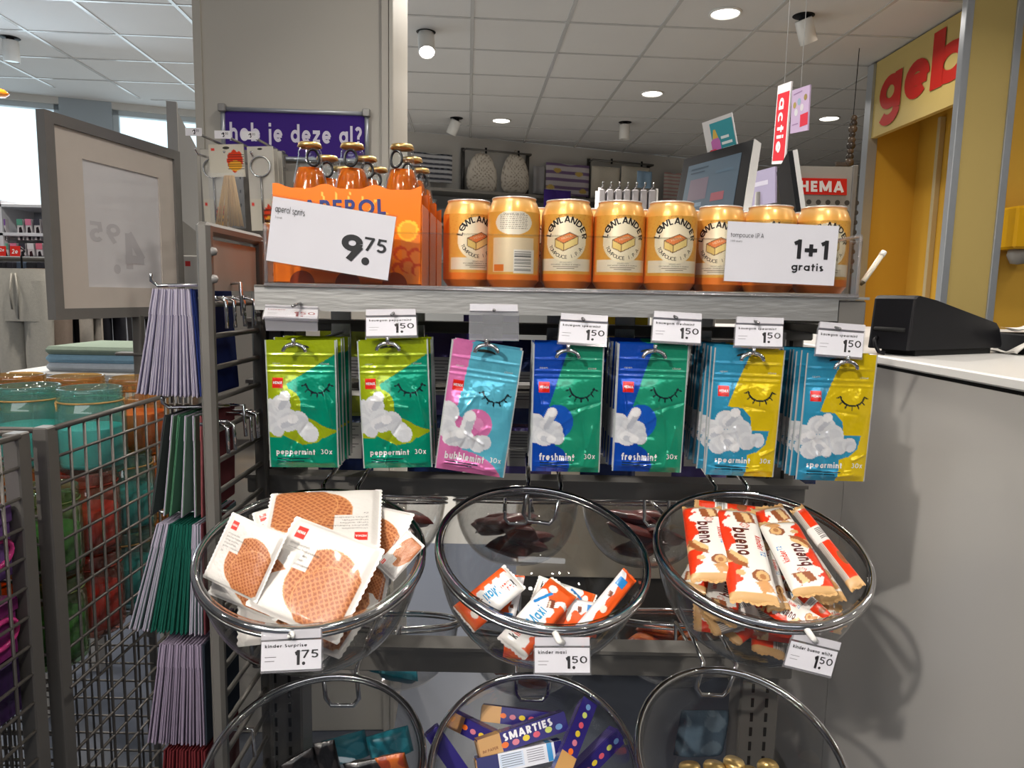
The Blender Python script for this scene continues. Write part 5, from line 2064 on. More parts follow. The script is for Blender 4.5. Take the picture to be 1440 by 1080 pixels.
# candy tubes in the lower bowl
def make_candy_tube(kind):
    L, R = 0.125, 0.0122
    t = thing('candy_tube', 'x', 'candy box')
    NAVY = rgb(46, 38, 112)
    mb = MB()
    ring = [(R, R), (-R, R), (-R, -R), (R, -R)]       # a square carton along x: top, front, bottom, back
    xs = (-L / 2, -L / 2 + 0.031, L / 2)
    for k in range(4):
        (y0, z0), (y1, z1) = ring[k], ring[(k + 1) % 4]
        for j in range(2):
            c = (rgb(196, 150, 92), NAVY)[j]
            if kind == 1:
                c = (rgb(28, 30, 96), rgb(226, 228, 236))[j]
            if kind == 2:
                c = (rgb(74, 60, 140), rgb(70, 56, 136))[j] if k != 1 else (rgb(196, 150, 92), NAVY)[j]
            mb.add([(xs[j], y0, z0), (xs[j + 1], y0, z0), (xs[j + 1], y1, z1), (xs[j], y1, z1)], [(0, 1, 2, 3)], c, 'gloss')
    for x in (-L / 2, L / 2):
        mb.add([(x, y, z) for y, z in ring], [(0, 1, 2, 3)], rgb(36, 30, 92), 'gloss')
    SF = lambda p: np.stack([(p[:, 0] - 0.5) * L, np.full(len(p), -R - 0.0005), R - p[:, 1] * L], -1)
    ST = lambda p: np.stack([(p[:, 0] - 0.5) * L, R - p[:, 1] * L, np.full(len(p), R + 0.0005)], -1)
    candies = (((0.28, 0.150), (226, 110, 40)), ((0.40, 0.155), (206, 120, 140)), ((0.52, 0.150), (226, 200, 60)), ((0.64, 0.150), (214, 90, 110)), ((0.78, 0.145), (206, 214, 110)), ((0.90, 0.150), (110, 150, 200)))
    if kind in (0, 2):
        if kind == 0:
            mb.text('SMARTIES', (0.28, 0.015, 0.84, 0.100), SF, rgb(232, 230, 236), 0.045, 'gloss')
            mb.text('IM PAPER', (0.03, 0.115, 0.20, 0.145), SF, rgb(120, 70, 40), 0.02, 'gloss')
        for (x, y), cc in candies:
            mb.disc((x, y - (0.02 if kind == 0 else 0.05)), 0.040, SF, rgb(*cc), 'gloss', ry=0.030)
        for j in range(7):
            mb.line([(0.29, 0.025 + 0.022 * j), (0.94, 0.025 + 0.022 * j)], 0.006, ST, rgb(150, 140, 196), 'gloss')
    else:
        for S in (SF, ST):
            mb.poly([(0.26, 0.015), (0.54, 0.015), (0.54, 0.17), (0.26, 0.17)], S, rgb(206, 218, 236), 'gloss')
            mb.poly([(0.82, 0.0), (0.88, 0.0), (0.88, 0.19), (0.82, 0.19)], S, rgb(70, 150, 206), 'gloss')
            mb.poly([(0.91, 0.0), (0.999, 0.0), (0.999, 0.19), (0.91, 0.19)], S, rgb(34, 34, 104), 'gloss')
            S2 = lambda p, S=S: S(p) + (np.array([0, -0.0003, 0.0003]))
            for j in range(6):
                mb.line([(0.28, 0.03 + 0.024 * j), (0.52, 0.03 + 0.024 * j)], 0.007, S2, rgb(110, 116, 132), 'gloss')
                mb.line([(0.58, 0.03 + 0.024 * j), (0.78, 0.03 + 0.024 * j)], 0.007, S2, rgb(130, 130, 140), 'gloss')
    mb.build('printed_carton', t, world=False)
    mb = MB()
    for sx in (-1, 1):
        mb.box((sx * L / 2 - 0.0015, -R * 0.8, -R * 0.8), (sx * L / 2 + 0.0015, R * 0.8, R * 0.8), rgb(60, 50, 120) if sx > 0 else rgb(170, 130, 84), 'gloss', bev=0.0005)
        mb.build('end_flap', t, world=False)
        mb = MB()
    return t


tubes = [make_candy_tube(k) for k in range(3)]
tu = [[], [], []]


def tube_at(kind, p0, p1, up, label):
    """candy tube with its ends at two pixels (px, py, offset from the rim plane)"""
    a, b = B_m.pt(*p0), B_m.pt(*p1)
    M = frame3((a + b) / 2, b - a, up)
    o = tubes[kind] if not tu[kind] else dup(tubes[kind])
    tu[kind].append(1)
    s = np.linalg.norm(b - a) / 0.125
    s = min(max(s, 0.8), 1.15)
    o.matrix_world = M @ Matrix.Scale(s, 4)
    o['label'] = label
    o['group'] = 'purple candy tubes in the lower bowl'


tube_at(0, (672, 1053, -0.020), (793, 1012, -0.018), (0, 0.5, 1), 'candy tube with Smarties lettering and a brown paper end, on top')
tube_at(1, (670, 1078, -0.028), (788, 1052, -0.030), (0, 0.5, 1), 'candy tube showing its white and blue nutrition panel, below the lettered one')
tube_at(2, (790, 1080, -0.012), (822, 1000, -0.014), (-0.6, 0.5, 0.6), 'candy tube standing up steeply beside the others, purple with fine print')
tube_at(2, (652, 1018, -0.045), (708, 1046, -0.040), (0, 0.5, 1), 'short-looking purple candy tube behind the lettered one, brown top edge')
tube_at(2, (700, 1004, -0.050), (765, 1012, -0.050), (0, 0.5, 1), 'blue candy tube lying at the very back of the lower bowl')
tube_at(0, (652, 1092, -0.050), (630, 1060, -0.030), (0, 0.4, 1), 'candy tube end poking up nearest the black bags')
tube_at(2, (815, 1085, -0.060), (842, 1058, -0.055), (0, 0.4, 1), 'purple candy tube low in the bowl, on the amber tops side')
tube_at(1, (700, 1100, -0.055), (800, 1092, -0.060), (0, 0.4, 1), 'candy tube at the bottom of the lower bowl, under the white-panelled one')


# generic small sweets bags for the other bowls
def make_bag(name, cat, col, col2, seed, W=0.085, H=0.06, th=0.012, mat='wrap'):
    t = thing(name, 'x', cat)
    wr = wrinkle(seed, 8, 4, 15)
    mb = MB()
    bul = lambda U, V: (th * np.sqrt(np.clip((1 - (2 * U - 1) ** 4) * (1 - (2 * V - 1) ** 4), 0, 1)) + 0.004 * wr(U, V) * (1 - (2 * U - 1) ** 6) * (1 - (2 * V - 1) ** 6)) + 0.0004

    def cf(U, V):
        C = np.full(U.shape + (3,), 0.0)
        C[:] = col
        mix(C, np.sin(U * 9 + seed) + np.cos(V * 13 + seed * 2) > 0.5, col2)
        mix(C, (U < 0.06) | (U > 0.94), np.asarray(col) * 0.7)
        return C
    sheet(mb, W, H, 36, 28, cf, bul, mat, col, 1.0, 4)
    mb.build('printed_bag', t, world=False)
    return t


def fill(proto, used, B, n, seed, label, group, zmax=-0.03, s=1.0):
    r = random.Random(seed)
    for k in range(n):
        z = r.uniform(-0.095, zmax)
        rr = BR * math.sqrt(max(0.05, 1 - (z / 0.125) ** 2)) - 0.045
        a, d = r.uniform(0, 6.28), rr * math.sqrt(r.random())
        scatter(proto, used, B, [(d * math.cos(a), d * math.sin(a), z, r.uniform(0, 360), r.uniform(-18, 18), r.uniform(-14, 14))], label, group, s)


bag_red = make_bag('sweets_bag', 'sweets bag', rgb(110, 40, 36), rgb(70, 44, 52), 61)
bag_org = make_bag('sweets_bag', 'sweets bag', rgb(196, 100, 40), rgb(150, 60, 36), 62)
bag_blk = make_bag('liquorice_bag', 'liquorice bag', rgb(16, 15, 17), rgb(40, 36, 36), 63, 0.10, 0.065)
bag_teal = make_bag('sweets_carton', 'sweets carton', rgb(30, 140, 160), rgb(70, 170, 190), 64, 0.075, 0.05, 0.014)
bag_yar = make_bag('wool_sock', 'sock', rgb(92, 112, 128), rgb(120, 138, 152), 65, 0.085, 0.075, 0.018, 'fabric')
ur, uo, uk, ut, uy = [], [], [], [], []
fill(bag_red, ur, REAR[1], 9, 7, 'dark red sweets bag in the far bowl seen through the nearly empty one', 'dark red sweets bags behind the nearly empty bowl')
fill(bag_red, ur, REAR[2], 8, 8, 'dark red sweets bag in the far bowl between the middle and hazelnut bowls', 'dark red sweets bags behind the hazelnut bowl')
fill(bag_red, ur, REAR[0], 5, 9, 'dark red sweets bag in the far bowl behind the waffles', 'dark red sweets bags behind the waffles')
fill(bag_org, uo, REAR[5], 8, 10, 'orange sweets bag in the low far bowl under the hazelnut bowl', 'orange sweets bags in the low far bowl')
fill(bag_teal, ut, REAR[3], 5, 11, 'turquoise sweets carton in the low far bowl under the waffles', 'turquoise cartons in the low far bowl')
fill(bag_org, uo, REAR[4], 4, 12, 'orange sweets bag in the low far bowl under the nearly empty bowl', 'orange sweets bags in the middle low far bowl')
for quad, lab in (
    (((392, 1078, -0.020), (440, 1050, -0.010), (410, 1100, -0.060)), 'black liquorice bag standing up in the lower bowl, nearest the envelopes'),
    (((440, 1046, -0.006), (470, 1040, -0.004), (432, 1100, -0.060)), 'narrow black liquorice bag upright in the middle of its lower bowl'),
    (((482, 1074, -0.020), (540, 1066, -0.014), (490, 1110, -0.070)), 'black liquorice bag lying beside the orange-fronted one'),
):
    lay(bag_blk, uk, B_l, quad, 0.10, 0.065, lab, 'black liquorice bags in the lower bowl')
o_ = lay(bag_org, uo, B_l, ((528, 1066, -0.014), (570, 1058, -0.010), (534, 1100, -0.06)), 0.085, 0.06, 'orange sweets bag in the lower bowl beside the black ones', 'bags in the lower bowl')
for px, py, n_ in ((487, 1052, 'under the hanger loop'), (548, 1046, 'nearest the candy tubes')):
    p = at(px, py, 1.16)
    o = dup(bag_teal, M=rt(p, 0, -12, 10, 1.0))
    o['label'] = 'turquoise carton standing behind the black bags, ' + n_
    o['group'] = 'turquoise cartons behind the black bags'
p = at(986, 1030, 1.05)
bag_yar.matrix_world = rt(p, 0, 8, 15, 1.0)
bag_yar['label'] = 'grey-blue knitted sock bundle behind the lower bowl with amber tops'
# amber topped miniature jars at the bottom of the lower bowl
def make_mini():
    t = thing('miniature_jar', 'x', 'jar')
    mb = MB()
    mb.lathe([(0.0001, -0.03), (0.014, -0.03), (0.015, -0.02), (0.014, -0.004), (0.011, 0.0)], 20, rgb(190, 96, 20), 'jar_glass')
    mb.build('glass_body', t, world=False)
    mb = MB()
    mb.lathe([(0.0125, -0.003), (0.013, 0.003), (0.0115, 0.006), (0.0001, 0.0065)], 20, rgb(206, 120, 30), 'gold')
    mb.build('amber_lid', t, world=False)
    return t


mini = make_mini()
for k, (px, py) in enumerate(((970, 1082), (1004, 1081), (1032, 1076), (1080, 1081), (1055, 1092))):
    o = mini if k == 0 else dup(mini)
    o.matrix_world = rt(B_r.pt(px, py, -0.058), -14 + 5 * k, 6 * (k % 3) - 6, 0)
    o['label'] = 'small amber-topped jar at the bottom of the lower bowl, %s' % ('nearest the candy tubes', 'second from the candy tubes', 'standing in the middle and highest', 'nearest the counter', 'in front between the others')[k]
    o['group'] = 'amber topped jars in the lower bowl'


# ================================================================ the end rack with cards
PXX = -0.342                                   # plane of the wire end panel
ya, yb = 0.797, 0.958
rack = thing('card_rack_panel', 'tall grey wire rack panel on the end of the stand, holding cards on prongs', 'rack panel', (PXX, 0.88, 0.0))


def xz(px, py):
    return at_x(px, py, PXX)


ztop_f = at(290, 312, ya)[2]
ztop_r = ztop_f - 0.006
mb = MB()
mb.box((PXX - 0.008, ya - 0.007, 0.02), (PXX + 0.008, ya + 0.007, ztop_f), mat='rack_grey', bev=0.004)
mb.build('front_post', rack)
mb = MB()
mb.box((PXX - 0.008, yb - 0.007, 0.02), (PXX + 0.008, yb + 0.007, ztop_r), mat='rack_dark', bev=0.003)
mb.build('rear_post', rack)
mb = MB()
mb.box((PXX - 0.007, ya - 0.006, ztop_f - 0.014), (PXX + 0.007, yb + 0.006, ztop_f), mat='rack_grey', bev=0.004)
mb.build('top_bar', rack)
mb = MB()
mb.box((PXX - 0.003, ya + 0.008, ztop_f - 0.075), (PXX + 0.001, yb - 0.008, ztop_f - 0.018), rgb(150, 143, 134), 'paint')
mb.build('header_plate', rack)
for dz in (0.032, 0.062):
    mb = MB()
    mb.lathe([(0.0001, 0.006), (0.004, 0.004), (0.005, 0)], 12, mat='frame_grey', M=rt((PXX + 0.008, ya, ztop_f - dz), 0, 90, 0))
    mb.build('bolt', rack)
z = ztop_f - 0.090
RUNGS = []
while z > 0.12:
    mb = MB()
    mb.tube([(PXX, ya, z), (PXX, yb, z)], 0.0034, mat='rack_grey', seg=8)
    mb.build('wire_rung', rack)
    RUNGS.append(z)
    z -= 0.0365

pm('envelope', None, 0.8, spec=0.15, var=0.06, vscale=30)
card_w, card_t = 0.105, 0.0021
LILAC = rgb(156, 150, 166)


def make_envelope(col, fold, H, flap=0.030):
    """a card with its envelope hung from its top edge: sheet in the y-z plane, hung at the origin"""
    t = thing('greeting_card', 'x', 'greeting card')
    mb = MB()
    mb.box((-card_t / 2, 0, -H), (card_t / 2 - 0.0006, card_w, 0.0), col, 'envelope', bev=0.0003)
    mb.build('envelope', t, world=False)
    mb = MB()
    mb.box((card_t / 2 - 0.0005, 0.0005, -H + 0.002), (card_t / 2, card_w - 0.001, -0.001), fold, 'envelope')
    mb.build('card', t, world=False)
    mb = MB()
    mb.box((-card_t / 2 - 0.0002, -0.0006, -flap), (card_t / 2 - 0.0010, 0.004, 0.0004), np.asarray(col) * 1.10, 'envelope')
    mb.build('envelope_flap', t, world=False)
    return t


PROTO = {}


def card_row(key, cols, px_top, px_bot, py_top, py_bot, Y, label, group, prong=True):
    """cards hung side by side on a prong that runs away from the rack"""
    n = len(cols)
    a, b = at(px_top[0], py_top, Y), at(px_top[1], py_top, Y)
    c, d = at(px_bot[0], py_bot, Y), at(px_bot[1], py_bot, Y)
    H = (a[2] + b[2]) / 2 - (c[2] + d[2]) / 2
    for k, (col, fold, nm) in enumerate(cols):
        f = k / (n - 1)
        top = a + (b - a) * f
        bot = c + (d - c) * (f + 0.25 * math.sin(k * 2.1) / n)
        kk = (key, nm)
        if kk not in PROTO:
            PROTO[kk] = o = make_envelope(col, fold, H)
        else:
            o = dup(PROTO[kk])
        ang = math.degrees(math.atan2(top[0] - bot[0], top[2] - bot[2]))
        o.matrix_world = rt((top[0], Y + 0.0015 * math.sin(k * 1.7), (a[2] + b[2]) / 2 - 0.001 * math.sin(k * 3.1)), 0, ang, math.sin(k * 2.7) * 1.2)
        o['label'] = label % nm
        o['group'] = (group % nm)
    zr = (a[2] + b[2]) / 2
    if prong:
        h = thing('card_prong', 'chrome wire prong with a looped end, carrying %s' % prong, 'display hook', (PXX, Y + 0.03, zr), 'chrome card prongs')
        mb = MB()
        x1 = min(a[0], b[0]) - 0.012
        y0 = Y + 0.035
        mb.tube([(PXX - 0.004, y0, zr + 0.008), (x1, y0, zr + 0.004), (x1 - 0.008, y0, zr + 0.010), (x1 - 0.006, y0 - 0.004, zr + 0.018)], 0.0022, mat='chrome')
        mb.build('rod', h)
        mb = MB()
        mb.tube([(PXX - 0.004, y0, zr + 0.008), (PXX + 0.012, y0, zr + 0.009), (PXX + 0.014, y0, zr - 0.03)], 0.0024, mat='chrome')
        mb.build('rail_clip', h)


GREEN = rgb(16, 78, 66)
DGREY = rgb(60, 58, 62)
card_row('a', [(LILAC, rgb(126, 122, 150), 'lilac')] * 22 + [(rgb(34, 48, 104), rgb(28, 42, 98), 'dark blue')] * 2, (216, 272), (192, 286), 407, 558, 0.83, '%s envelope in the thick bundle nearest the white price board', '%s envelopes in the top bundle', 'the top bundle of envelopes')
few = [(DGREY, rgb(70, 80, 76), 'dark'), (LILAC, rgb(120, 150, 130), 'lilac'), (rgb(60, 104, 78), rgb(80, 130, 100), 'green'), (LILAC, LILAC, 'lilac'), (LILAC, LILAC, 'lilac'), (rgb(128, 70, 74), rgb(134, 74, 78), 'dusty red')]
card_row('b', few, (232, 282), (212, 286), 585, 728, 0.83, '%s folded card in the sparse second row down', '%s cards in the sparse second row', 'the sparse second row of cards')
third = [(LILAC, rgb(100, 120, 120), 'lilac')] * 7 + [(GREEN, rgb(40, 110, 94), 'dark green')] * 12 + [(LILAC, rgb(120, 140, 140), 'lilac')] * 5 + [(rgb(96, 50, 56), rgb(100, 48, 54), 'dark red')]
card_row('c', third, (222, 284), (180, 288), 738, 893, 0.83, '%s envelope in the mixed third bundle beside the waffle bowl', '%s envelopes in the third bundle', 'the mixed lilac and green bundle')
card_row('d', [(rgb(138, 126, 146), rgb(92, 84, 100), 'grey lilac')] * 23 + [(rgb(50, 56, 66), rgb(44, 52, 62), 'slate')], (226, 285), (208, 290), 907, 1048, 0.83, '%s envelope in the fourth bundle down, below the green ones', '%s envelopes in the fourth bundle', 'the fourth bundle of envelopes')
card_row('e', [(rgb(104, 40, 44), rgb(80, 24, 30), 'dark red')] * 14, (232, 288), (224, 292), 1056, 1200, 0.83, '%s envelope in the lowest bundle, at the bottom edge', '%s envelopes in the lowest bundle', 'the lowest bundle of dark red envelopes')
# chrome hook ends on the rungs of the panel
for k, (px, py, dy) in enumerate(((304, 424, 0), (316, 428, 0), (330, 420, 1), (345, 416, 1), (306, 600, 0), (316, 606, 0), (340, 578, 1), (350, 585, 1), (348, 575, 1))):
    p = xz(px, py)
    j = int(np.argmin([abs(r - p[2]) for r in RUNGS]))
    y = min(max(p[1], ya + 0.012), yb - 0.012)
    t = thing('prong_end', 'bent chrome prong end hooked over a rung of the wire rack panel, beside the gum', 'display hook', (PXX, y, RUNGS[j]), 'chrome prong ends on the panel')
    mb = MB()
    zr = RUNGS[j]
    mb.tube([(PXX - 0.02, y, zr + 0.006), (PXX + 0.003, y, zr + 0.0065), (PXX + 0.011, y, zr + 0.003), (PXX + 0.012, y, zr - 0.028)], 0.0024, mat='chrome')
    mb.build('hook_wire', t)

# ================================================================ price board in a grey frame
BA, BB, BC = at(58, 153, 1.50), at(250, 213, 1.93), at(75, 450, 1.50)
board = thing('price_board', 'large grey-framed board with beige border, showing a faint reversed 4.95 through paper', 'price board', (BA + BB) / 2 * [1, 1, 0])
ex = unit((BB - BA) * [1, 1, 0])
ez = np.array([0, 0, 1.0])
Wb = np.linalg.norm((BB - BA)[:2])
Hb = BA[2] - BC[2]
nb = unit(np.cross(ex, -ez))                    # away from the visitor
bp = lambda u, v, d=0.0: BA * [1, 1, 1] + ex * u * Wb - ez * v * Hb + nb * d
fw_ = 0.055
for u0, v0, u1, v1 in ((0, 0, 1, fw_), (0, 1 - fw_, 1, 1), (0, fw_, fw_, 1 - fw_), (1 - fw_, fw_, 1, 1 - fw_)):
    mb = MB()
    mb.slab(bp(u0, v0, -0.006), bp(u1, v0, -0.006), bp(u0, v1, -0.006), 0.020, (0.3, 0.3, 0.3), 'frame_grey')
    mb.build('frame_bar', board)
mb = MB()
wn = (0.235, 0.185, 0.815, 0.835)
for u0, v0, u1, v1 in ((fw_, fw_, 1 - fw_, wn[1]), (fw_, wn[3], 1 - fw_, 1 - fw_), (fw_, wn[1], wn[0], wn[3]), (wn[2], wn[1], 1 - fw_, wn[3])):
    mb.slab(bp(u0, v0, 0), bp(u1, v0, 0), bp(u0, v1, 0), 0.003, rgb(226, 216, 206), 'paper')
mb.build('mount_border', board)
mb = MB()
mb.slab(bp(wn[0] - 0.01, wn[1] - 0.01, 0.004), bp(wn[2] + 0.01, wn[1] - 0.01, 0.004), bp(wn[0] - 0.01, wn[3] + 0.01, 0.004), 0.001, rgb(240, 238, 240), 'paper')
Sm = lambda p: bp(0, 0, 0.0037) + (ex * Wb)[None] * (1 - p[:, :1]) - (ez * Hb)[None] * p[:, 1:2]   # mirrored: the print shows through
Sm.mirrored = True
ghost = rgb(218, 215, 218)
mb.text('4', (0.32, 0.52, 0.48, 0.73), Sm, ghost, 0.04, 'paper')
mb.disc((0.545, 0.735), 0.026, Sm, ghost, 'paper')
mb.text('95', (0.51, 0.49, 0.73, 0.60), Sm, ghost, 0.03, 'paper')
mb.build('price_sheet', board)
pc = bp(0.60, 1.0, 0.004)
mb = MB()
mb.box((pc[0] - 0.011, pc[1] - 0.011, 0.40), (pc[0] + 0.011, pc[1] + 0.011, pc[2] + 0.004), mat='rack_grey', bev=0.002)
mb.build('pole', board)
mb = MB()
mb.box((pc[0] - 0.006, pc[1] - 0.007, 0.02), (pc[0] + 0.006, pc[1] + 0.007, 0.41), mat='rack_grey')
mb.build('pole_foot', board)
for py in (495, 562):
    zc = at(172, py, pc[1])[2]
    mb = MB()
    mb.box((pc[0] - 0.055, pc[1] - 0.016, zc - 0.008), (pc[0] + 0.055, pc[1] + 0.016, zc), mat='rack_grey', bev=0.003)
    mb.build('clamp', board)

# ================================================================ wire baskets
JX = -0.655


def wire_basket(name, label, x0, x1, y0, y1, ztop, zfloor, zs, grp=None):
    t = thing(name, label, 'wire basket', ((x0 + x1) / 2, (y0 + y1) / 2, 0.0), grp)
    for x, y in ((x1, y0), (x1, y1), (x0, y0), (x0, y1)):
        mb = MB()
        sx, sy = (1 if x == x0 else -1), (1 if y == y0 else -1)
        mb.box((x, y, 0.0), (x + sx * 0.022, y + sy * 0.026, ztop + 0.004), mat='rack_grey', bev=0.002)
        mb.build('corner_post', t)

    def panel(axis, c, lo, hi):
        mb = MB()
        def P(a, z):
            return (c, a, z) if axis == 'x' else (a, c, z)
        mb.tube([P(lo, ztop), P(hi, ztop)], 0.0045, mat='wire_paint', seg=8)
        n = max(2, int(round((hi - lo) / 0.037)))
        for k in range(1, n):
            a = lo + (hi - lo) * k / n
            mb.tube([P(a, ztop), P(a, 0.08)], 0.0026, mat='wire_paint', seg=6)
        z = ztop - 0.042
        while z > 0.08:
            mb.tube([P(lo, z), P(hi, z)], 0.0026, mat='wire_paint', seg=6)
            z -= 0.042
        mb.build('mesh_panel', t)
    panel('x', x1 - 0.003, y0 + 0.02, y1 - 0.02)
    panel('y', y1 - 0.003, x0 + 0.02, x1 - 0.02)
    panel('y', y0 + 0.003, x0 + 0.02, x1 - 0.02)
    panel('x', x0 + 0.003, y0 + 0.02, y1 - 0.02)
    mb = MB()
    for zf in zs:
        for k in range(int((x1 - x0) / 0.045) + 1):
            x = x0 + 0.01 + k * 0.045
            mb.tube([(x, y0 + 0.004, zf), (x, y1 - 0.004, zf)], 0.0026, mat='wire_paint', seg=6)
        for y in (y0 + 0.004, (y0 + y1) / 2, y1 - 0.004):
            mb.tube([(x0 + 0.004, y, zf - 0.004), (x1 - 0.004, y, zf - 0.004)], 0.0035, mat='wire_paint', seg=6)
    mb.build('wire_floor', t)
    return t


pm('wire_paint', (0.13, 0.12, 0.11), 0.35, metal=0.5, var=0.08)
JT = at(60, 607, 0.98)[2]
JF = at(110, 905, 1.12)[2]
wire_basket('wire_basket', 'grey wire mesh basket full of coloured glass jars', -1.24, JX, 0.985, 1.50, JT, JF, (JF,))
wire_basket('wire_basket', 'grey wire mesh basket with purple goods, cut off by the photo edge', -1.24, JX - 0.002, 0.40, 0.955, JT + 0.002, JF, (JF,))


def make_jar(col, lidcol, r, H, inner, wick=False):
    t = thing('glass_jar', 'x', 'jar')
    mb = MB()
    rn = r * 0.90
    prof = [(0.0001, 0.004), (r * 0.86, 0.0), (r * 0.97, 0.006), (r, 0.016), (r, H * 0.70), (r * 0.985, H * 0.76), (rn, H * 0.83), (rn, H * 0.86)]
    for k in range(3):
        z = H * (0.875 + 0.038 * k)
        prof += [(rn + 0.0022, z), (rn, z + H * 0.018)]
    prof += [(rn + 0.0012, H * 0.992), (rn - 0.001, H), (rn - 0.003, H * 0.992), (rn - 0.004, H * 0.84), (r - 0.004, H * 0.72), (r - 0.004, 0.02), (r * 0.8, 0.010), (0.0001, 0.010)]
    mb.lathe(prof, 40, col, 'jar_glass')
    mb.build('glass_body', t, world=False)
    mb = MB()
    mb.lathe([(0.0001, 0.011), (r - 0.006, 0.011), (r - 0.0046, 0.02), (r - 0.0046, H * 0.53), (r - 0.006, H * 0.532), (0.0001, H * 0.53)], 32, inner, 'paint')
    mb.build('wax_filling', t, world=False)
    mb = MB()
    a = np.linspace(0, 2 * np.pi, 24, endpoint=False)
    mb.tube(np.stack([(rn + 0.002) * np.cos(a), (rn + 0.002) * np.sin(a), 0 * a + H * 0.845], -1), 0.0016, lidcol, 'fabric', 6, True)
    if wick:
        mb.tube([((rn + 0.003) * math.cos(q), (rn + 0.003) * math.sin(q), z) for q, z in ((3.9, H * 0.845), (3.95, H * 0.80), (4.02, H * 0.745))], 0.0022, lidcol, 'fabric', 6)
    mb.build('neck_cord', t, world=False)
    return t


TWINE = rgb(176, 140, 88)
j_teal = make_jar(rgb(205, 244, 242), TWINE, 0.054, 0.145, rgb(48, 165, 162), True)
j_amb = make_jar(rgb(250, 222, 170), rgb(150, 90, 40), 0.053, 0.145, rgb(206, 112, 14))
j_red = make_jar(rgb(250, 205, 192), rgb(120, 50, 40), 0.050, 0.140, rgb(200, 84, 62))
j_grn = make_jar(rgb(215, 240, 205), rgb(100, 110, 70), 0.050, 0.140, rgb(96, 142, 88))
JU = {}
GZ = [JF + 0.003, JF + 0.003 + 0.142, JF + 0.003 + 0.142 * 2]
top = GZ[2] - 0.012


def jar(pr, nm, x, y, z, label, r=0.0):
    o = pr if nm not in JU else dup(pr)
    JU[nm] = 1
    o.location = (x, y, z)
    o.rotation_euler = (0, 0, r)
    o['label'] = label
    o['group'] = 'coloured glass jars in the wire basket'


RJ = 0.054
jar(j_teal, 't', -0.722, 1.205, top, 'teal glass jar on top, nearest the price board pole', 0.0)
jar(j_teal, 't', -0.835, 1.215, top, 'teal glass jar on top, second from the price board pole', 0.4)
jar(j_amb, 'a', -0.722, 1.36, top, 'amber jar on top behind the price board pole', 0.5)
jar(j_amb, 'a', -0.840, 1.36, top, 'amber jar on top behind the two teal jars, in the middle', 0.9)
jar(j_amb, 'a', -0.955, 1.36, top, 'amber jar on top at the back, by the photo edge', 0.2)
jar(j_teal, 't', -0.95, 1.22, top, 'teal jar on top at the photo edge, only its shoulder showing', 0.2)
rows = [(1.062, 1.170, 1.282, 1.400)]
tiers = ((1, 'middle', (('g', j_grn, 'green'), ('r', j_red, 'red'), ('t2', j_teal, 'teal'), ('a', j_amb, 'amber'))), (0, 'lowest', (('g', j_grn, 'green'), ('r', j_red, 'red'), ('t', j_teal, 'teal'), ('a', j_amb, 'amber'))))
for lev, nm, seq in tiers:
    for (key, pr, cn), y in zip(seq, rows[0]):
        key = {'t2': 't'}.get(key, key)
        jar(pr, key, -0.716, y, GZ[lev], '%s glass jar in the %s layer, seen through the wire mesh' % (cn, nm), y * 5)
        pr2, k2 = ((j_amb, 'a') if cn in ('green', 'red') else (j_red, 'r'))
        jar(pr2, k2, -0.830, y, GZ[lev], '%s jar in the %s layer, hidden deeper behind the %s one' % ('amber' if k2 == 'a' else 'red', nm, cn), y * 3)
# purple goods in the nearer basket
for k, (y, z, c) in enumerate(((0.90, JF + 0.20, rgb(110, 76, 140)), (0.90, JF + 0.09, rgb(130, 44, 110)), (0.80, JF + 0.20, rgb(96, 70, 130)), (0.80, JF + 0.09, rgb(150, 50, 110)))):
    t = thing('gift_box', ('violet gift box on top, nearest the jar basket', 'magenta gift box underneath, nearest the jar basket', 'violet gift box on top, further along the basket', 'magenta gift box underneath, further along the basket')[k], 'gift box', (-0.74, y, z))
    t['group'] = 'purple gift boxes in the nearer basket'
    hb = 0.10 if k % 2 == 0 else 0.082
    mb = MB()
    mb.box((-0.82, y - 0.045, z), (-0.668, y + 0.022, z + hb * 0.8), c, 'gloss', bev=0.004)
    mb.build('box_body', t)
    mb = MB()
    mb.box((-0.822, y - 0.047, z + hb * 0.75), (-0.666, y + 0.024, z + hb), c * 0.8, 'gloss', bev=0.003)
    mb.build('box_lid', t)
    mb = MB()
    a = np.linspace(0, 2 * np.pi, 20, endpoint=False)
    mb.tube(np.stack([np.full(20, -0.667), y - 0.012 + 0.03 * np.cos(a), z + 0.04 + 0.018 * np.sin(a)], -1), 0.004, rgb(200, 60, 130), 'gloss', 6, True)
    mb.build('ribbon', t)
for k in range(2):
    mb = MB()
    y = (0.90, 0.80)[k]
    mb.box((-0.80, y - 0.045, JF + 0.006), (-0.668, y + 0.022, JF + 0.088), rgb(60, 40, 80), 'gloss', bev=0.004)
    tag(mb.build('gift_box'), 'dark violet gift box at the basket bottom, ' + ('nearest the jar basket' if k == 0 else 'further along the basket'), 'gift box', 'purple gift boxes in the nearer basket')


# ================================================================ things on and beside the square column
sg_a, sg_b, sg_c = at(305, 147, 1.90), at(510, 158, 1.90), at(305, 216, 1.90)
mb0 = thing('question_sign', 'purple sign with white Dutch question lettering in a silver frame, on the column', 'sign', (sg_a + sg_b) / 2)
cx_ = np.array([BX[0], BX[1], 0])
W_ = np.linalg.norm(sg_b - sg_a)
a = sg_a
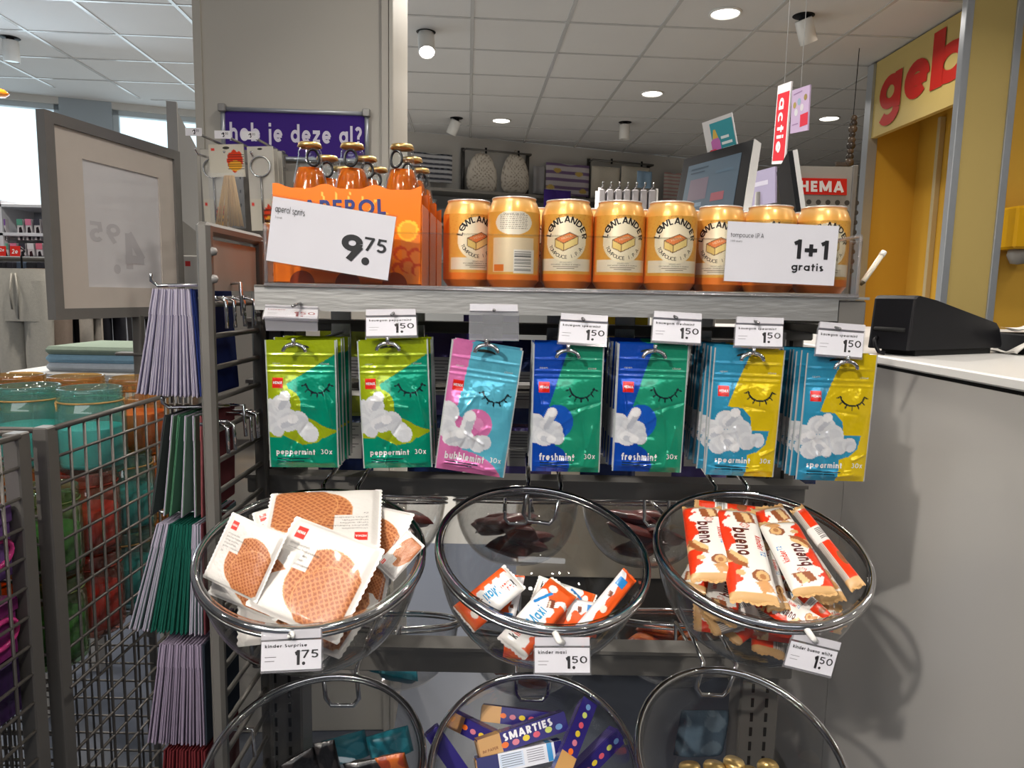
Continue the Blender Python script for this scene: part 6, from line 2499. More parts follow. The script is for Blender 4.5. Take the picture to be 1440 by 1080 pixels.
# seat it on the face of the column
fa = np.array([COLM[0, 3], COLM[1, 3], 0])
d0 = np.dot(a - fa, AX)
a = a - AX * (d0 + 0.012)
b, c = a + cx_ * W_, a - np.array([0, 0, sg_a[2] - sg_c[2]])
mb = MB()
mb.slab(a, b, c, 0.006, rgb(64, 38, 128), 'paper')
S = flat(a, b, c)
k = np.linalg.norm(c - a) / W_
mb.text('heb je deze al?', (0.045, 0.26 * k, 0.965, 0.80 * k), S, rgb(226, 220, 236), 0.030, 'paper')
mb.build('purple_panel', mb0)
ux, uz = unit(b - a), np.array([0, 0, 1.0])
for p, q in ((a, b), (c, c + (b - a))):
    mb = MB()
    mb.tube([p + uz * 0 - ux * 0.006, q + ux * 0.006], 0.006, mat='aluminium', seg=8)
    mb.build('frame_bar', mb0)
for p, q in ((a, c), (b, c + (b - a))):
    mb = MB()
    mb.tube([p, q], 0.006, mat='aluminium', seg=8)
    mb.build('frame_bar', mb0)
for p in (a, b):
    mb = MB()
    mb.box(p - [0.010, 0.010, 0.008], p + [0.010, 0.004, 0.012], mat='frame_grey', bev=0.002)
    mb.build('corner_clip', mb0)

# dark tall panel and shelving between the board and the column
pa, pb_ = at(248, 143, 2.35), at(275, 160, 2.95)
t = thing('gondola_end', 'tall dark grey display end panel between the price board and the column', 'display stand', (pa + pb_) / 2 * [1, 1, 0])
ex2 = unit((pb_ - pa) * [1, 1, 0])
M2 = np.eye(4)
M2[:3, 0], M2[:3, 1], M2[:3, 3] = ex2, np.cross((0, 0, 1), ex2), (pa[0], pa[1], 0)
L2 = np.linalg.norm((pb_ - pa)[:2]) + 0.3
mb = MB()
mb.box((0, 0, 0), (0.03, 0.03, pa[2]), mat='frame_grey', M=M2)
mb.build('upright', t)
mb = MB()
mb.box((0.03, 0.008, pa[2] - 0.36), (L2, 0.022, pa[2] - 0.01), rgb(112, 112, 112), 'paint', M=M2)
mb.build('header_panel', t)
mb = MB()
mb.box((0.03, 0.008, 0), (L2, 0.022, pa[2] - 0.36), rgb(62, 60, 56), 'paint', M=M2)
mb.build('back_panel', t)
p = at(273, 385, 2.0)
mb = MB()
mb.box(p + [-0.028, -0.012, -0.07], p + [0.028, 0.012, 0.05], rgb(196, 192, 186), 'paper', bev=0.003)
mb.box(p + [-0.018, -0.0128, 0.02], p + [-0.004, -0.012, 0.034], rgb(200, 60, 60), 'paper')
tag(mb.build('white_packet'), 'white packet with a red square, beside the top of the wire rack panel', 'packet')

# barbecue goods hung on the column
pegs = thing('peg_board', 'narrow grey perforated panel on the column carrying the skewers', 'rack panel', at(335, 300, 1.88) * [1, 1, 0])
mb = MB()
p0, p1 = at(282, 210, 1.885), at(400, 210, 1.885)
mb.box((p0[0], 1.880, 0.9), (p1[0], 1.893, p0[2]), rgb(120, 116, 110), 'paint')
for i in range(12):
    for sx in (0.02, 0.10, 0.18):
        z = p0[2] - 0.03 - 0.035 * i
        mb.box((p0[0] + sx, 1.8795, z - 0.008), (p0[0] + sx + 0.004, 1.8802, z), mat='slot_black')
mb.build('panel', pegs)


def peg(px, py, tick, label):
    Y0, Y1 = 1.88, 1.62
    p = at(px, py, Y1)
    h = thing('display_prong', label, 'display hook', (p[0], Y1, p[2]), 'ticketed prongs for barbecue goods')
    mb = MB()
    mb.tube([(p[0], Y0, p[2] + 0.006), (p[0], Y1, p[2])], 0.003, mat='wire')
    mb.tube([(p[0] + 0.0, Y0, p[2] - 0.03), (p[0], Y1 + 0.02, p[2] - 0.045), (p[0], Y1 + 0.005, p[2] - 0.035)], 0.003, mat='chrome')
    mb.build('rod', h)
    mb = MB()
    a, b, c = p + [-0.018, 0, 0.008], p + [0.018, 0, 0.008], p + [-0.018, 0, -0.009]
    mb.slab(a, b, c, 0.0015, rgb(228, 226, 230), 'paper')
    S = flat(a, b, c)
    mb.text('3', (0.50, 0.10, 0.62, 0.38), S, INK, 0.03, 'paper')
    mb.text('00', (0.66, 0.10, 0.84, 0.24), S, INK, 0.01, 'paper')
    mb.build('price_ticket', h)


peg(272, 185, '3', 'prong with a small price ticket nearest the dark end panel')
peg(313, 189, '3', 'prong with a small price ticket in front of the purple sign edge')
peg(351, 190, '3', 'prong with a small price ticket under the purple sign lettering')


def c_flame(U, V):
    C = np.full(U.shape + (3,), 0.0)
    C[:] = rgb(206, 200, 184)
    for x, y, w, h in ((0.72, 0.52, 0.13, 0.36), (0.86, 0.50, 0.10, 0.28), (0.60, 0.50, 0.09, 0.24)):
        mix(C, ((U - x) / w) ** 2 + ((V - y) / h) ** 2 < 1, rgb(214, 62, 30))
    mix(C, circ(U, V, 0.74, 0.66, 0.2, 0.16), rgb(236, 170, 50))
    mix(C, (np.abs((V * 14) % 1 - 0.5) < 0.18) & (U > 0.52) & (V > 0.3) & (V < 0.8), rgb(60, 30, 24))
    mix(C, (U > 0.06) & (U < 0.16) & (V > 0.12) & (V < 0.2), rgb(214, 60, 50))
    return C


def skewer_pack(px0, px1, py0, py1, Y, label, kind, group='barbecue packs on the column'):
    a, b, c = at(px0, py0, Y), at(px1, py0, Y), at(px0, py1, Y)
    b[2] = a[2]
    c[0] = a[0]
    W, H = b[0] - a[0], a[2] - c[2]
    t = thing('skewer_pack' if kind == 0 else 'grill_tool_pack', label, 'barbecue pack', (0, 0, 0), group)
    t.matrix_world = rt((a + b + c + c) / 4 * [0, 1, 0] + [(a[0] + b[0]) / 2, 0, (a[2] + c[2]) / 2], 0, -2, 0)
    mb = MB()
    hh = H * (0.38 if kind == 0 else 1.0)
    P = lambda p: np.stack([(p[:, 0] - 0.5) * W, np.full(len(p), -0.0042), H / 2 - p[:, 1] * W], -1)
    u, v = np.meshgrid(np.linspace(0, 1, 40), np.linspace(0, 1, 50))
    k = hh / W
    G = P(np.stack([u.ravel(), v.ravel() * k], -1)).reshape(50, 40, 3)
    cf = c_flame(u, v) if kind == 0 else np.where((v > 0.62)[..., None], c_flame(u, (v - 0.62) * 2.4), np.full(u.shape + (3,), 1.0) * rgb(196, 192, 182))
    mb.grid(G, cf, 'paper', False)
    mb.box((-W / 2, -0.004, H / 2 - hh), (W / 2, 0.0, H / 2), rgb(200, 196, 184), 'paper')
    mb.disc((0.5, 0.10), 0.10, lambda p: P(p) + np.array([0, -0.0004, 0]), rgb(60, 58, 54), 'paper', ry=0.04)
    if kind:
        a_ = np.linspace(0, 2 * np.pi, 24, endpoint=False)
        mb.tube(np.stack([0.022 * np.cos(a_), 0 * a_ - 0.008, H * 0.26 + 0.022 * np.sin(a_)], -1), 0.0018, mat='wire', seg=6, closed=True)
        mb.tube([(0, -0.008, H * 0.26 - 0.02), (0, -0.008, -H * 0.42)], 0.002, mat='wire', seg=6)
    mb.build('header_card' if kind == 0 else 'backing_card', t, world=False)
    if kind == 0:
        r = random.Random(int(px0))
        for i in range(26):
            f = i / 25 - 0.5
            mb = MB()
            x0, x1 = f * W * 0.28 + W * 0.06, f * W * 0.82 - W * 0.03
            y = -0.006 - 0.006 * r.random()
            mb.tube([(x0, y, H / 2 - hh + 0.002), (x1, y + 0.002, -H / 2 + 0.004 + 0.004 * r.random())], 0.0013, rgb(206, 170, 116), 'wood_stick', 6)
            mb.build('wooden_skewer', t, world=False)
        mb = MB()
        mb.slab((-W / 2, -0.016, H / 2 - hh * 0.9), (W / 2, -0.016, H / 2 - hh * 0.9), (-W / 2, -0.018, -H / 2), 0.0005, (0.9, 0.9, 0.9), 'poly_bag')
        mb.build('clear_bag', t, world=False)
    return t


pm('wood_stick', None, 0.65, var=0.12, vscale=60)
skewer_pack(296, 345, 203, 322, 1.63, 'pack of wooden skewers with a flame-printed header card, hanging on the column', 0)
skewer_pack(350, 386, 206, 324, 1.64, 'grill tool on a grey flame-printed card, beside the wooden skewers', 1)
skewer_pack(356, 392, 210, 322, 1.70, 'grill tool card second in line behind the front one', 1)
skewer_pack(362, 398, 213, 320, 1.76, 'grill tool card third in line behind two others', 1)
skewer_pack(284, 318, 210, 322, 1.74, 'grill tool card half hidden behind the wooden skewers', 1)

# ================================================================ clothes by the window
rail_y = 3.25


def clothes_rail():
    p0, p1 = at(-60, 372, rail_y), at(262, 372, rail_y)
    t = thing('clothes_rail', 'black clothes rail with trousers by the bright window', 'clothes rail', ((p0[0] + p1[0]) / 2, rail_y, 0))
    z = p0[2] + 0.03
    mb = MB()
    mb.tube([(p0[0], rail_y, z), (p1[0], rail_y, z)], 0.012, mat='rack_dark')
    mb.build('rail', t)
    for x in (p0[0] + 0.02, p1[0] - 0.02):
        mb = MB()
        mb.tube([(x, rail_y, z), (x, rail_y, 0.02)], 0.014, mat='rack_dark')
        mb.build('post', t)
        mb = MB()
        mb.box((x - 0.03, rail_y - 0.28, 0), (x + 0.03, rail_y + 0.28, 0.03), mat='rack_dark', bev=0.004)
        mb.build('foot', t)
    return z


RZ = clothes_rail()


def trousers(px, Y, wpx, col, label, Lz=0.95, ztop=None, rz=0):
    p = at(px, 378, Y)
    z0 = ztop or p[2]
    w = wpx / 1000 * Y
    t = thing('trousers', label, 'trousers', (p[0], Y, z0 - Lz), 'trousers on the clothes rail')
    M = rt((p[0], Y, z0), 0, 0, rz)
    for s in (-1, 1):
        mb = MB()
        n, m = 20, 24
        rows = []
        for i in range(n):
            f = i / (n - 1)
            a = np.linspace(0, 2 * np.pi, m, endpoint=False)
            hw = w * (0.26 - 0.09 * f)
            cx = s * w * (0.24 + 0.03 * f)
            wob = 1 + 0.06 * np.sin(3 * a + 5 * f + s) + 0.03 * np.sin(5 * a - 9 * f)
            rows.append(np.stack([cx + hw * np.cos(a) * wob, 0.045 * np.sin(a) * wob, np.full(m, -0.05 - (Lz - 0.05) * f)], -1))
        mb.grid(xf(M, np.array(rows).reshape(-1, 3)).reshape(n, m, 3), col, 'fabric', True, True)
        mb.build('trouser_leg', t)
    mb = MB()
    a = np.linspace(0, 2 * np.pi, 40, endpoint=False)
    rows = []
    for z, sc in ((0.0, 0.96), (-0.03, 0.98), (-0.035, 1.0), (-0.12, 1.02), (-0.22, 1.0)):
        gather = 1 + 0.015 * np.sin(20 * a)
        rows.append(np.stack([w * 0.5 * sc * np.cos(a) * gather, 0.052 * np.sin(a) * gather, np.full(40, z)], -1))
    mb.grid(xf(M, np.array(rows).reshape(-1, 3)).reshape(5, 40, 3), col, 'fabric', True, True)
    o = mb.build('waistband', t)
    mb = MB()
    for s in (-1, 1):
        pts = np.array([(0.008 * s, -0.055, -0.02), (0.018 * s, -0.06, -0.10), (0.012 * s, -0.06, -0.19 - 0.02 * s)])
        mb.tube(xf(M, pts), 0.0035, np.asarray(col) * 0.8, 'fabric', 6)
        mb.build('drawstring', t)
        mb = MB()
    mb = MB()
    mb.tube(xf(M, np.array([(0, 0, -0.01), (0, 0, 0.05), (0.015, 0, 0.075), (0.0, 0, 0.09)])), 0.004, mat='black_plastic')
    mb.tube(xf(M, np.array([(-w * 0.42, 0, -0.015), (w * 0.42, 0, -0.015)])), 0.006, mat='black_plastic')
    mb.build('hanger', t)


trousers(31, 3.05, 78, rgb(188, 184, 174), 'pale grey jogging trousers with drawstring at the photo edge')
trousers(66, 3.20, 60, rgb(156, 140, 128), 'beige trousers behind the pale grey jogging trousers')
trousers(-30, 3.2, 60, rgb(178, 172, 160), 'grey trousers at the very photo edge beside the jogging trousers')
trousers(98, 3.36, 34, rgb(48, 48, 54), 'dark trousers under the price board, near its pole', rz=50)
trousers(124, 3.22, 26, rgb(176, 168, 158), 'light trousers glimpsed under the price board', rz=60)
trousers(154, 3.36, 34, rgb(40, 40, 46), 'black trousers right behind the price board pole', rz=40)
trousers(200, 3.18, 44, rgb(52, 50, 52), 'black trousers between pole and envelopes', rz=30)
trousers(242, 3.38, 44, rgb(44, 42, 46), 'black trousers nearest the column', rz=20)

# folded jumpers on a low table
tb = at(160, 520, 2.1)
t = thing('side_table', 'low white table with folded clothes behind the jars', 'table', (tb[0], 2.15, 0))
tz = at(160, 520, 2.1)[2]
mb = MB()
mb.box((tb[0] - 0.25, 2.0, tz - 0.03), (tb[0] + 0.20, 2.33, tz), rgb(206, 204, 200), 'paint', bev=0.004)
mb.build('table_top', t)
for x in (-0.22, 0.17):
    for y in (2.03, 2.30):
        mb = MB()
        mb.box((tb[0] + x - 0.02, y - 0.02, 0), (tb[0] + x + 0.02, y + 0.02, tz - 0.03), rgb(206, 204, 200), 'paint')
        mb.build('leg', t)
for k, (c, nm) in enumerate(((rgb(206, 214, 222), 'white'), (rgb(150, 190, 214), 'light blue'), (rgb(150, 166, 150), 'sage green'))):
    mb = MB()
    z = tz + 0.001 + 0.024 * k
    mb.box((tb[0] - 0.16, 2.03, z), (tb[0] + 0.17, 2.31, z + 0.023), c, 'fabric', bev=0.009)
    tag(mb.build('folded_jumper'), '%s folded jumper in the pile on the low table, %s' % (nm, ('at its bottom', 'in the middle', 'on top')[k]), 'jumper', 'folded jumpers')

# hosiery wall rack
hx = at(-40, 290, 4.3)
t = thing('hosiery_rack', 'white wall rack with small packs of tights under the window', 'display rack', (hx[0] + 0.6, 4.45, 0))
x0, x1 = at(-120, 300, 4.4)[0], at(250, 300, 4.4)[0]
zt_ = at(30, 289, 4.4)[2]
mb = MB()
mb.box((x0, 4.42, 0), (x1, 4.46, zt_), rgb(176, 180, 190), 'paint')
mb.build('back_panel', t)
for k, py in enumerate((291, 330, 372)):
    z = at(30, py, 4.3)[2]
    mb = MB()
    mb.box((x0, 4.14, z - 0.02), (x1, 4.42, z), rgb(206, 208, 214), 'paint', bev=0.003)
    mb.build('shelf_board', t)
mb = MB()
xv = at(10, 300, 4.2)[0]
mb.box((xv - 0.01, 4.14, 0), (xv + 0.01, 4.42, zt_), rgb(206, 208, 214), 'paint')
mb.build('divider', t)
cols = [rgb(206, 110, 130), rgb(120, 80, 150), rgb(206, 170, 60), rgb(90, 150, 130), rgb(206, 120, 150), rgb(60, 60, 70), rgb(206, 206, 210)]
n_ = 0
for row_, (py0, py1) in enumerate(((308, 338), (342, 360))):
    for k in range(9):
        px = (-12 + 12 * k) if row_ == 0 else (-12 + 12 * k + 3)
        if 4 < px < 14:
            continue
        a, c = at(px, py0, 4.16), at(px + 10, py1, 4.16)
        t2 = thing('tights_pack', '%s pack of tights on the %s row of the white wall rack' % (('pink', 'violet', 'yellow', 'green', 'rose', 'black', 'white')[(k + row_ * 2) % 7], ('upper', 'lower')[row_]), 'tights pack', (a[0], 4.16, c[2]), 'tights packs on the white wall rack %s' % ('pink', 'violet', 'yellow', 'green', 'rose', 'black', 'white')[(k + row_ * 2) % 7])
        mb = MB()
        mb.box((a[0], 4.155, c[2]), (c[0], 4.185, a[2]), rgb(196, 192, 196), 'gloss', bev=0.002)
        mb.box((a[0], 4.153, a[2] - 0.035), (c[0], 4.155, a[2]), cols[(k + row_ * 2) % 7], 'gloss')
        S = lambda p, a=a: np.stack([a[0] + p[:, 0] * 0.042, np.full(len(p), 4.1535), a[2] - 0.035 - p[:, 1] * 0.042], -1)
        mb.poly([(0.3, 0.3), (0.6, 0.2), (0.75, 0.8), (0.7, 2.0), (0.35, 2.0), (0.25, 1.0)], S, rgb(40, 34, 38), 'gloss')
        mb.build('pack', t2)
for px, w in ((3, 10), (21, 14)):
    a, b, c = at(px - w / 2, 346, 4.10), at(px + w / 2, 346, 4.10), at(px - w / 2, 361, 4.10)
    mb = MB()
    mb.slab(a, b, c, 0.004, rgb(214, 46, 40), 'paper')
    S = flat(a, b, c)
    mb.text('2e', (0.2, 0.3, 0.8, 0.75), S, rgb(240, 235, 235), 0.02, 'paper')
    tag(mb.build('sale_sign'), 'small red sale sign on the white wall rack, ' + ('at the photo edge' if px < 10 else 'under the tights'), 'sign')
for k in range(9):
    p = at(-20 + 14 * k, 366, 4.05)
    mb = MB()
    mb.box(p + [-0.03, -0.05, -0.20], p + [0.03, 0.05, 0.0], (rgb(40, 40, 46), rgb(60, 70, 84), rgb(36, 36, 40))[k % 3], 'fabric', bev=0.015)
    tag(mb.build('sock_bundle'), '%s sock bundle hanging low on the white wall rack' % ('black', 'slate blue', 'charcoal')[k % 3], 'socks', '%s sock bundles on the wall rack' % ('black', 'slate blue', 'charcoal')[k % 3])
p = at(-3, 131, 4.6)
mb = MB()
mb.lathe([(0.0001, 0.026), (0.04, 0.022), (0.062, 0.0), (0.04, -0.02), (0.0001, -0.024)], 20, rgb(226, 130, 30), 'gloss', rt(p))
o = mb.build('paper_lantern')
tag(o, 'small orange lantern at the top photo edge before the window', 'lantern')
mb = MB()
mb.tube([p + [0, 0, 0.02], [p[0], p[1], CEIL]], 0.003, rgb(200, 200, 200), 'paint', 6)
mb.build('hanging_cord', o, world=True).matrix_parent_inverse = Matrix()


# ================================================================ counter
CX = 0.745
CT = at(1212, 495, CX / 0.4925)[2]
t = thing('service_counter', 'large grey counter with a glossy front and a white worktop', 'counter', (1.6, 1.7, 0))
pm('counter_gloss', (0.47, 0.452, 0.43), 0.16, spec=0.5, coat=0.3, var=0.03, vscale=2)
pm('worktop', (0.80, 0.79, 0.77), 0.3, var=0.03, vscale=8)
for k, (y0, y1) in enumerate(((0.25, 1.548), (1.551, 3.1))):
    mb = MB()
    mb.box((CX, y0, 0.08), (CX + 0.02, y1, CT - 0.026), mat='counter_gloss')
    mb.build('front_panel', t)
mb = MB()
mb.box((CX + 0.02, 0.26, 0.0), (2.5, 3.09, CT - 0.026), rgb(150, 148, 142), 'paint')
mb.build('carcass', t)
mb = MB()
mb.box((CX + 0.006, 0.25, CT - 0.026), (2.52, 3.1, CT - 0.018), mat='slot_black')
mb.build('shadow_gap', t)
mb = MB()
mb.box((CX - 0.012, 0.24, CT - 0.018), (2.53, 3.12, CT), mat='worktop', bev=0.003)
mb.build('worktop', t)
# thin edge of the front that stands beyond the stand
t = thing('lower_cabinet', 'cream low cabinet with a dark plinth standing behind the display stand', 'cabinet', (0.35, 2.5, 0))
x0, x1 = at(727, 760, 2.3)[0], at(1072, 760, 2.3)[0]
zb = at(800, 812, 2.3)[2]
ztp = at(800, 640, 2.3)[2]
mb = MB()
mb.box((x0, 2.3, zb), (0.74 - 0.02, 2.8, ztp + 0.1), rgb(196, 186, 168), 'paint', bev=0.003)
mb.build('body', t)
mb = MB()
mb.box((x0 + 0.02, 2.33, 0.0), (0.70, 2.78, zb), rgb(84, 80, 76), 'paint')
mb.build('plinth', t)
mb = MB()
mb.box((x0 - 0.01, 2.29, ztp + 0.1), (0.725, 2.82, ztp + 0.125), rgb(206, 200, 190), 'paint', bev=0.003)
mb.build('top_board', t)

# black wedge-shaped card reader on the counter
t = thing('receipt_printer', 'black wedge-shaped device on the white counter, tall at its slotted end', 'printer', (at(1310, 480, 1.45)[0], 1.45, CT))
K0, R0 = at(1280, 490, 1.40), at(1409, 490, 1.56)
K0[2] = R0[2] = CT
ud = unit(R0 - K0)
wd = np.array([-ud[1], ud[0], 0])
Ld, wd_ = np.linalg.norm(R0 - K0), 0.088
zh_ = at(1282, 416, 1.40)[2] - CT
zr_ = at(1392, 456, 1.545)[2] - CT
MD = np.eye(4)
MD[:3, 0], MD[:3, 1], MD[:3, 3] = ud, wd, (K0[0], K0[1], CT)
P = np.array([(-0.006, 0.012), (-0.004, 0.03), (0.004, zh_ - 0.006), (0.010, zh_), (Ld * 0.05, zh_ + 0.001), (Ld * 0.22, zh_ - 0.007), (Ld - 0.030, zr_ + 0.003), (Ld - 0.014, zr_ - 0.010), (Ld, 0.020), (Ld - 0.004, 0.012)])
n = len(P)
V = []
for y, s in ((0.0, 0.985), (0.005, 1.0), (wd_ - 0.005, 1.0), (wd_, 0.985)):
    c = P.mean(0)
    V += [(x, y, z) for x, z in c + (P - c) * s]
F = [tuple(range(n))]
for r in range(3):
    F += [(r * n + k, r * n + (k + 1) % n, (r + 1) * n + (k + 1) % n, (r + 1) * n + k) for k in range(n)]
F.append(tuple(3 * n + k for k in range(n))[::-1])
mb = MB()
mb.add(xf(MD, np.array(V)), F, (0.01, 0.01, 0.01), 'black_plastic')
mb.build('housing', t)
mb = MB()
mb.tube(xf(MD, np.array([(-0.004, 0.012, 0.052), (-0.004, wd_ - 0.012, 0.052)])), 0.0045, mat='slot_black', seg=6)
mb.build('paper_slot', t)
mb = MB()
mb.box((0.03, 0.008, 0), (Ld - 0.03, wd_ - 0.008, 0.014), mat='slot_black', M=MD)
mb.build('base', t)
mb = MB()
mb.tube(xf(MD, np.array([(-0.004, 0.070, 0.034), (-0.016, 0.066, 0.030), (-0.020, 0.060, 0.018), (-0.016, 0.055, 0.006), (-0.010, 0.045, 0.004)])), 0.004, mat='black_plastic', seg=8)
mb.build('cable', t)

# white tissue in a black holder at the photo edge
p = at(1428, 487, 1.55)
t = thing('tissue_holder', 'small black holder with crumpled white tissue on the counter, at the photo edge', 'tissue holder', (p[0] + 0.05, 1.55, CT))
mb = MB()
mb.box((p[0] - 0.004, 1.50, CT), (p[0] + 0.13, 1.62, CT + 0.045), mat='black_plastic', bev=0.004)
mb.build('holder', t)
wr = wrinkle(77, 8, 4, 12)
for k, (dx, z, sx, nm) in enumerate(((-0.004, 0.052, 0.07, 'tissue'), (-0.030, 0.002, 0.06, 'tissue'))):
    mb = MB()
    u, v = np.meshgrid(np.linspace(0, 1, 24), np.linspace(0, 1, 16))
    G = np.stack([p[0] + dx + u * sx * 1.6, 1.50 + v * 0.10, CT + z + 0.012 * wr(u, v) + 0.030 * np.sin(u * 3.1) * (0.5 + 0.5 * np.sin(v * 5 + k))], -1)
    mb.grid(G, rgb(226, 222, 216), 'paper', False)
    G2 = G + np.array([0, 0, 0.003])
    mb.grid(G2, rgb(226, 222, 216), 'paper', False)
    mb.build(nm, t)

# ================================================================ yellow bakery stand
YW = rgb(226, 176, 66)
PALE = rgb(200, 176, 108)
gx0, gx1 = at(1223, 150, 5.5), at(1352, 90, 4.45)
zb0 = at(1222, 197, 5.5)[2]
t = thing('bakery_kiosk', 'yellow bakery stand with a pale lettered header and aluminium edges', 'kiosk', ((gx0 + gx1) / 2 * [1, 1, 0]))
dirn = unit((gx1 - gx0) * [1, 1, 0])
nrm = np.array([dirn[1], -dirn[0], 0])         # towards the shop's middle
if nrm[0] > 0:
    nrm = -nrm
L = np.linalg.norm((gx1 - gx0)[:2]) + 0.35
A0 = gx0 * [1, 1, 0]
q = np.eye(4)
q[:3, 0], q[:3, 1], q[:3, 3] = dirn, -nrm, A0
mb = MB()
mb.box((0, 0, zb0), (L, 0.04, CEIL - 0.015), PALE, 'paint', M=q)
S = lambda p: A0 + dirn * (p[:, :1]) + np.array([0, 0, 1.0]) * (CEIL - p[:, 1:2]) + nrm * 0.006
HH = CEIL - zb0
red = rgb(190, 34, 24)


def upx(px, py):
    """header-panel coordinates (along, down) of a pixel"""
    h = at_plane(px, py, A0, nrm)
    return float(np.dot(h - A0, dirn)), float(CEIL - h[2])


g0, g1 = upx(1237, 150)[0], upx(1268, 130)[0]
e0, e1 = upx(1273, 120)[0], upx(1308, 105)[0]
b0, b1 = upx(1311, 100)[0], upx(1368, 80)[0]
ya_ = upx(1255, 104)[1]
yb_ = upx(1250, 156)[1]
yd_ = upx(1247, 177)[1]
yt_ = upx(1320, 53)[1]
mb.text('g', (g0, ya_, g1, yd_), S, red, 0.036)
mb.text('e', (e0, ya_, e1, yb_), S, red, 0.036)
mb.text('b', (b0, ya_ - (yb_ - ya_) * 0.42, b1, yb_), S, red, 0.036)
mb.build('header_panel', t)
mb = MB()
mb.box((-0.03, -0.02, zb0 - 0.02 - 2.3), (0.055, 0.05, CEIL - 0.02), mat='aluminium', M=q)
mb.build('corner_profile', t)
mb = MB()
mb.box((0.0, 0.38, 0.0), (L, 0.42, CEIL - 0.02), YW, 'paint', M=q)
mb.build('recess_wall', t)
mb = MB()
mb.box((-0.02, 0.05, 0.0), (0.02, 0.38, CEIL - 0.02), YW, 'paint', M=q)
mb.build('side_wall', t)
mb = MB()
mb.box((0.30, 0.34, 0.0), (0.335, 0.38, zb0 + 0.1), rgb(206, 190, 150), 'paint', M=q, bev=0.003)
mb.build('wall_trim', t)
# nearer pier with aluminium edges
pe0, pe1 = at(1359, 60, 3.9), at(1430, 60, 3.9)
mb = MB()
mb.box((pe0[0], 3.9, 0), (pe1[0], 3.93, CEIL - 0.01), PALE, 'paint')
mb.build('pier_panel', t)
for x in (pe0[0], pe1[0]):
    mb = MB()
    mb.box((x - 0.020, 3.888, 0), (x + 0.020, 3.935, CEIL - 0.008), mat='aluminium', bev=0.003)
    mb.build('edge_profile', t)
mb = MB()
mb.box((pe1[0] + 0.022, 4.08, 0), (pe1[0] + 1.2, 4.12, CEIL - 0.01), YW, 'paint')
mb.build('side_panel', t)
mb = MB()
p = at(1440, 320, 3.9)
d = thing('paper_dispenser', 'yellow wall-hung dispenser with a grey spout, at the photo edge', 'dispenser', (p[0] + 0.08, 3.95, p[2]))
zt1, zb1 = at(1420, 290, 3.9)[2], at(1420, 350, 3.9)[2]
mb.box((at(1421, 320, 3.9)[0], 3.86, zb1), (p[0] + 0.16, 4.05, zt1), rgb(226, 170, 26), 'gloss', bev=0.012)
mb.build('housing', d)
mb = MB()
mb.lathe([(0.0001, 0.0), (0.05, 0.0), (0.055, -0.03), (0.035, -0.075), (0.0001, -0.08)], 20, rgb(150, 146, 140), 'gloss', rt((p[0] + 0.02, 3.95, zb1)))
mb.build('spout', d)

# ================================================================ tills and signs in the middle distance
def slab_thing(name, label, cat, a, b, c, th, parts):
    pass


a, b = at(962, 224, 2.12), at(1060, 196, 1.86)
dn = unit(at(944, 318, 2.03) - a)
c = a + dn * 0.21
t = thing('till_screen', 'large black-framed till screen tilted up on the counter, grey-blue display lit', 'screen', (a + b) / 2 - [0, 0, 0.3])
n = unit(np.cross(b - a, c - a))
mb = MB()
mb.slab(a, b, c, 0.016, (0.012, 0.012, 0.014), 'black_plastic')
mb.build('black_bezel', t)
mb = MB()
x_, y_ = (b - a), (c - a)
mb.slab(a + n * 0.016, b + n * 0.016, c + n * 0.016, 0.008, rgb(190, 188, 186), 'gloss')
e_ = unit(x_) * 0.002
mb.slab(b + e_ - n * 0.001, b + e_ * 2.2 - n * 0.001, c + x_ + e_ - n * 0.001, 0.024, rgb(200, 198, 196), 'gloss')
mb.build('pale_back', t)
mb = MB()
a1, b1_, c1 = a + x_ * 0.11 + y_ * 0.15 - n * 0.001, b - x_ * 0.13 + y_ * 0.15 - n * 0.001, a + x_ * 0.11 + y_ * 0.95 - n * 0.001
mb.slab(a1, b1_, c1, 0.001, rgb(66, 82, 96), 'screen')
S = flat(a1, b1_, c1)
k = 0.66
mb.line([(0.08, 0.08), (0.42, 0.08)], 0.022, S, rgb(40, 56, 70), 'screen')
mb.line([(0.08, 0.14), (0.36, 0.14)], 0.022, S, rgb(40, 56, 70), 'screen')
for q4, col in (((0.10, 0.24, 0.46, 0.56), (96, 84, 96)), ((0.58, 0.18, 0.9, 0.22), (66, 86, 102)), ((0.56, 0.50, 0.80, 0.62), (130, 70, 80)), ((0.12, 0.60, 0.40, 0.66), (100, 118, 134))):
    x0, y0, x1, y1 = q4
    mb.poly([(x0, y0), (x1, y0), (x1, y1), (x0, y1)], S, rgb(*col), 'screen')
mb.build('display', t)
mb = MB()
m_ = (a + b) / 2 + y_ * 0.9 + n * 0.03
mb.tube([m_, [m_[0], m_[1], CT + 0.01]], 0.018, mat='frame_grey')
mb.build('stand_arm', t)
mb = MB()
mb.lathe([(0.0001, 0.0), (0.09, 0.0), (0.09, 0.008), (0.02, 0.014), (0.0001, 0.014)], 24, mat='frame_grey', M=rt((m_[0], m_[1], CT + 0.0005)))
mb.build('stand_foot', t)
# support desk below the till screen
mb = MB()
t2 = thing('till_desk', 'grey till desk hidden behind the cans, carrying the screens', 'desk', (0.75, 2.2, 0))
mb.box((0.30, 1.95, 0.95), (0.725, 2.75, CT - 0.005), rgb(150, 148, 144), 'paint', bev=0.004)
mb.build('desk_top', t2)
for x in (0.34, 0.68):
    mb = MB()
    mb.box((x, 2.83, 0), (x + 0.04, 2.87, 0.95), rgb(120, 118, 114), 'paint')
    mb.build('leg', t2)
mb = MB()
mb.box((0.32, 2.75, 0.93), (0.725, 2.9, 0.95), rgb(120, 118, 114), 'paint')
mb.build('leg_rail', t2)

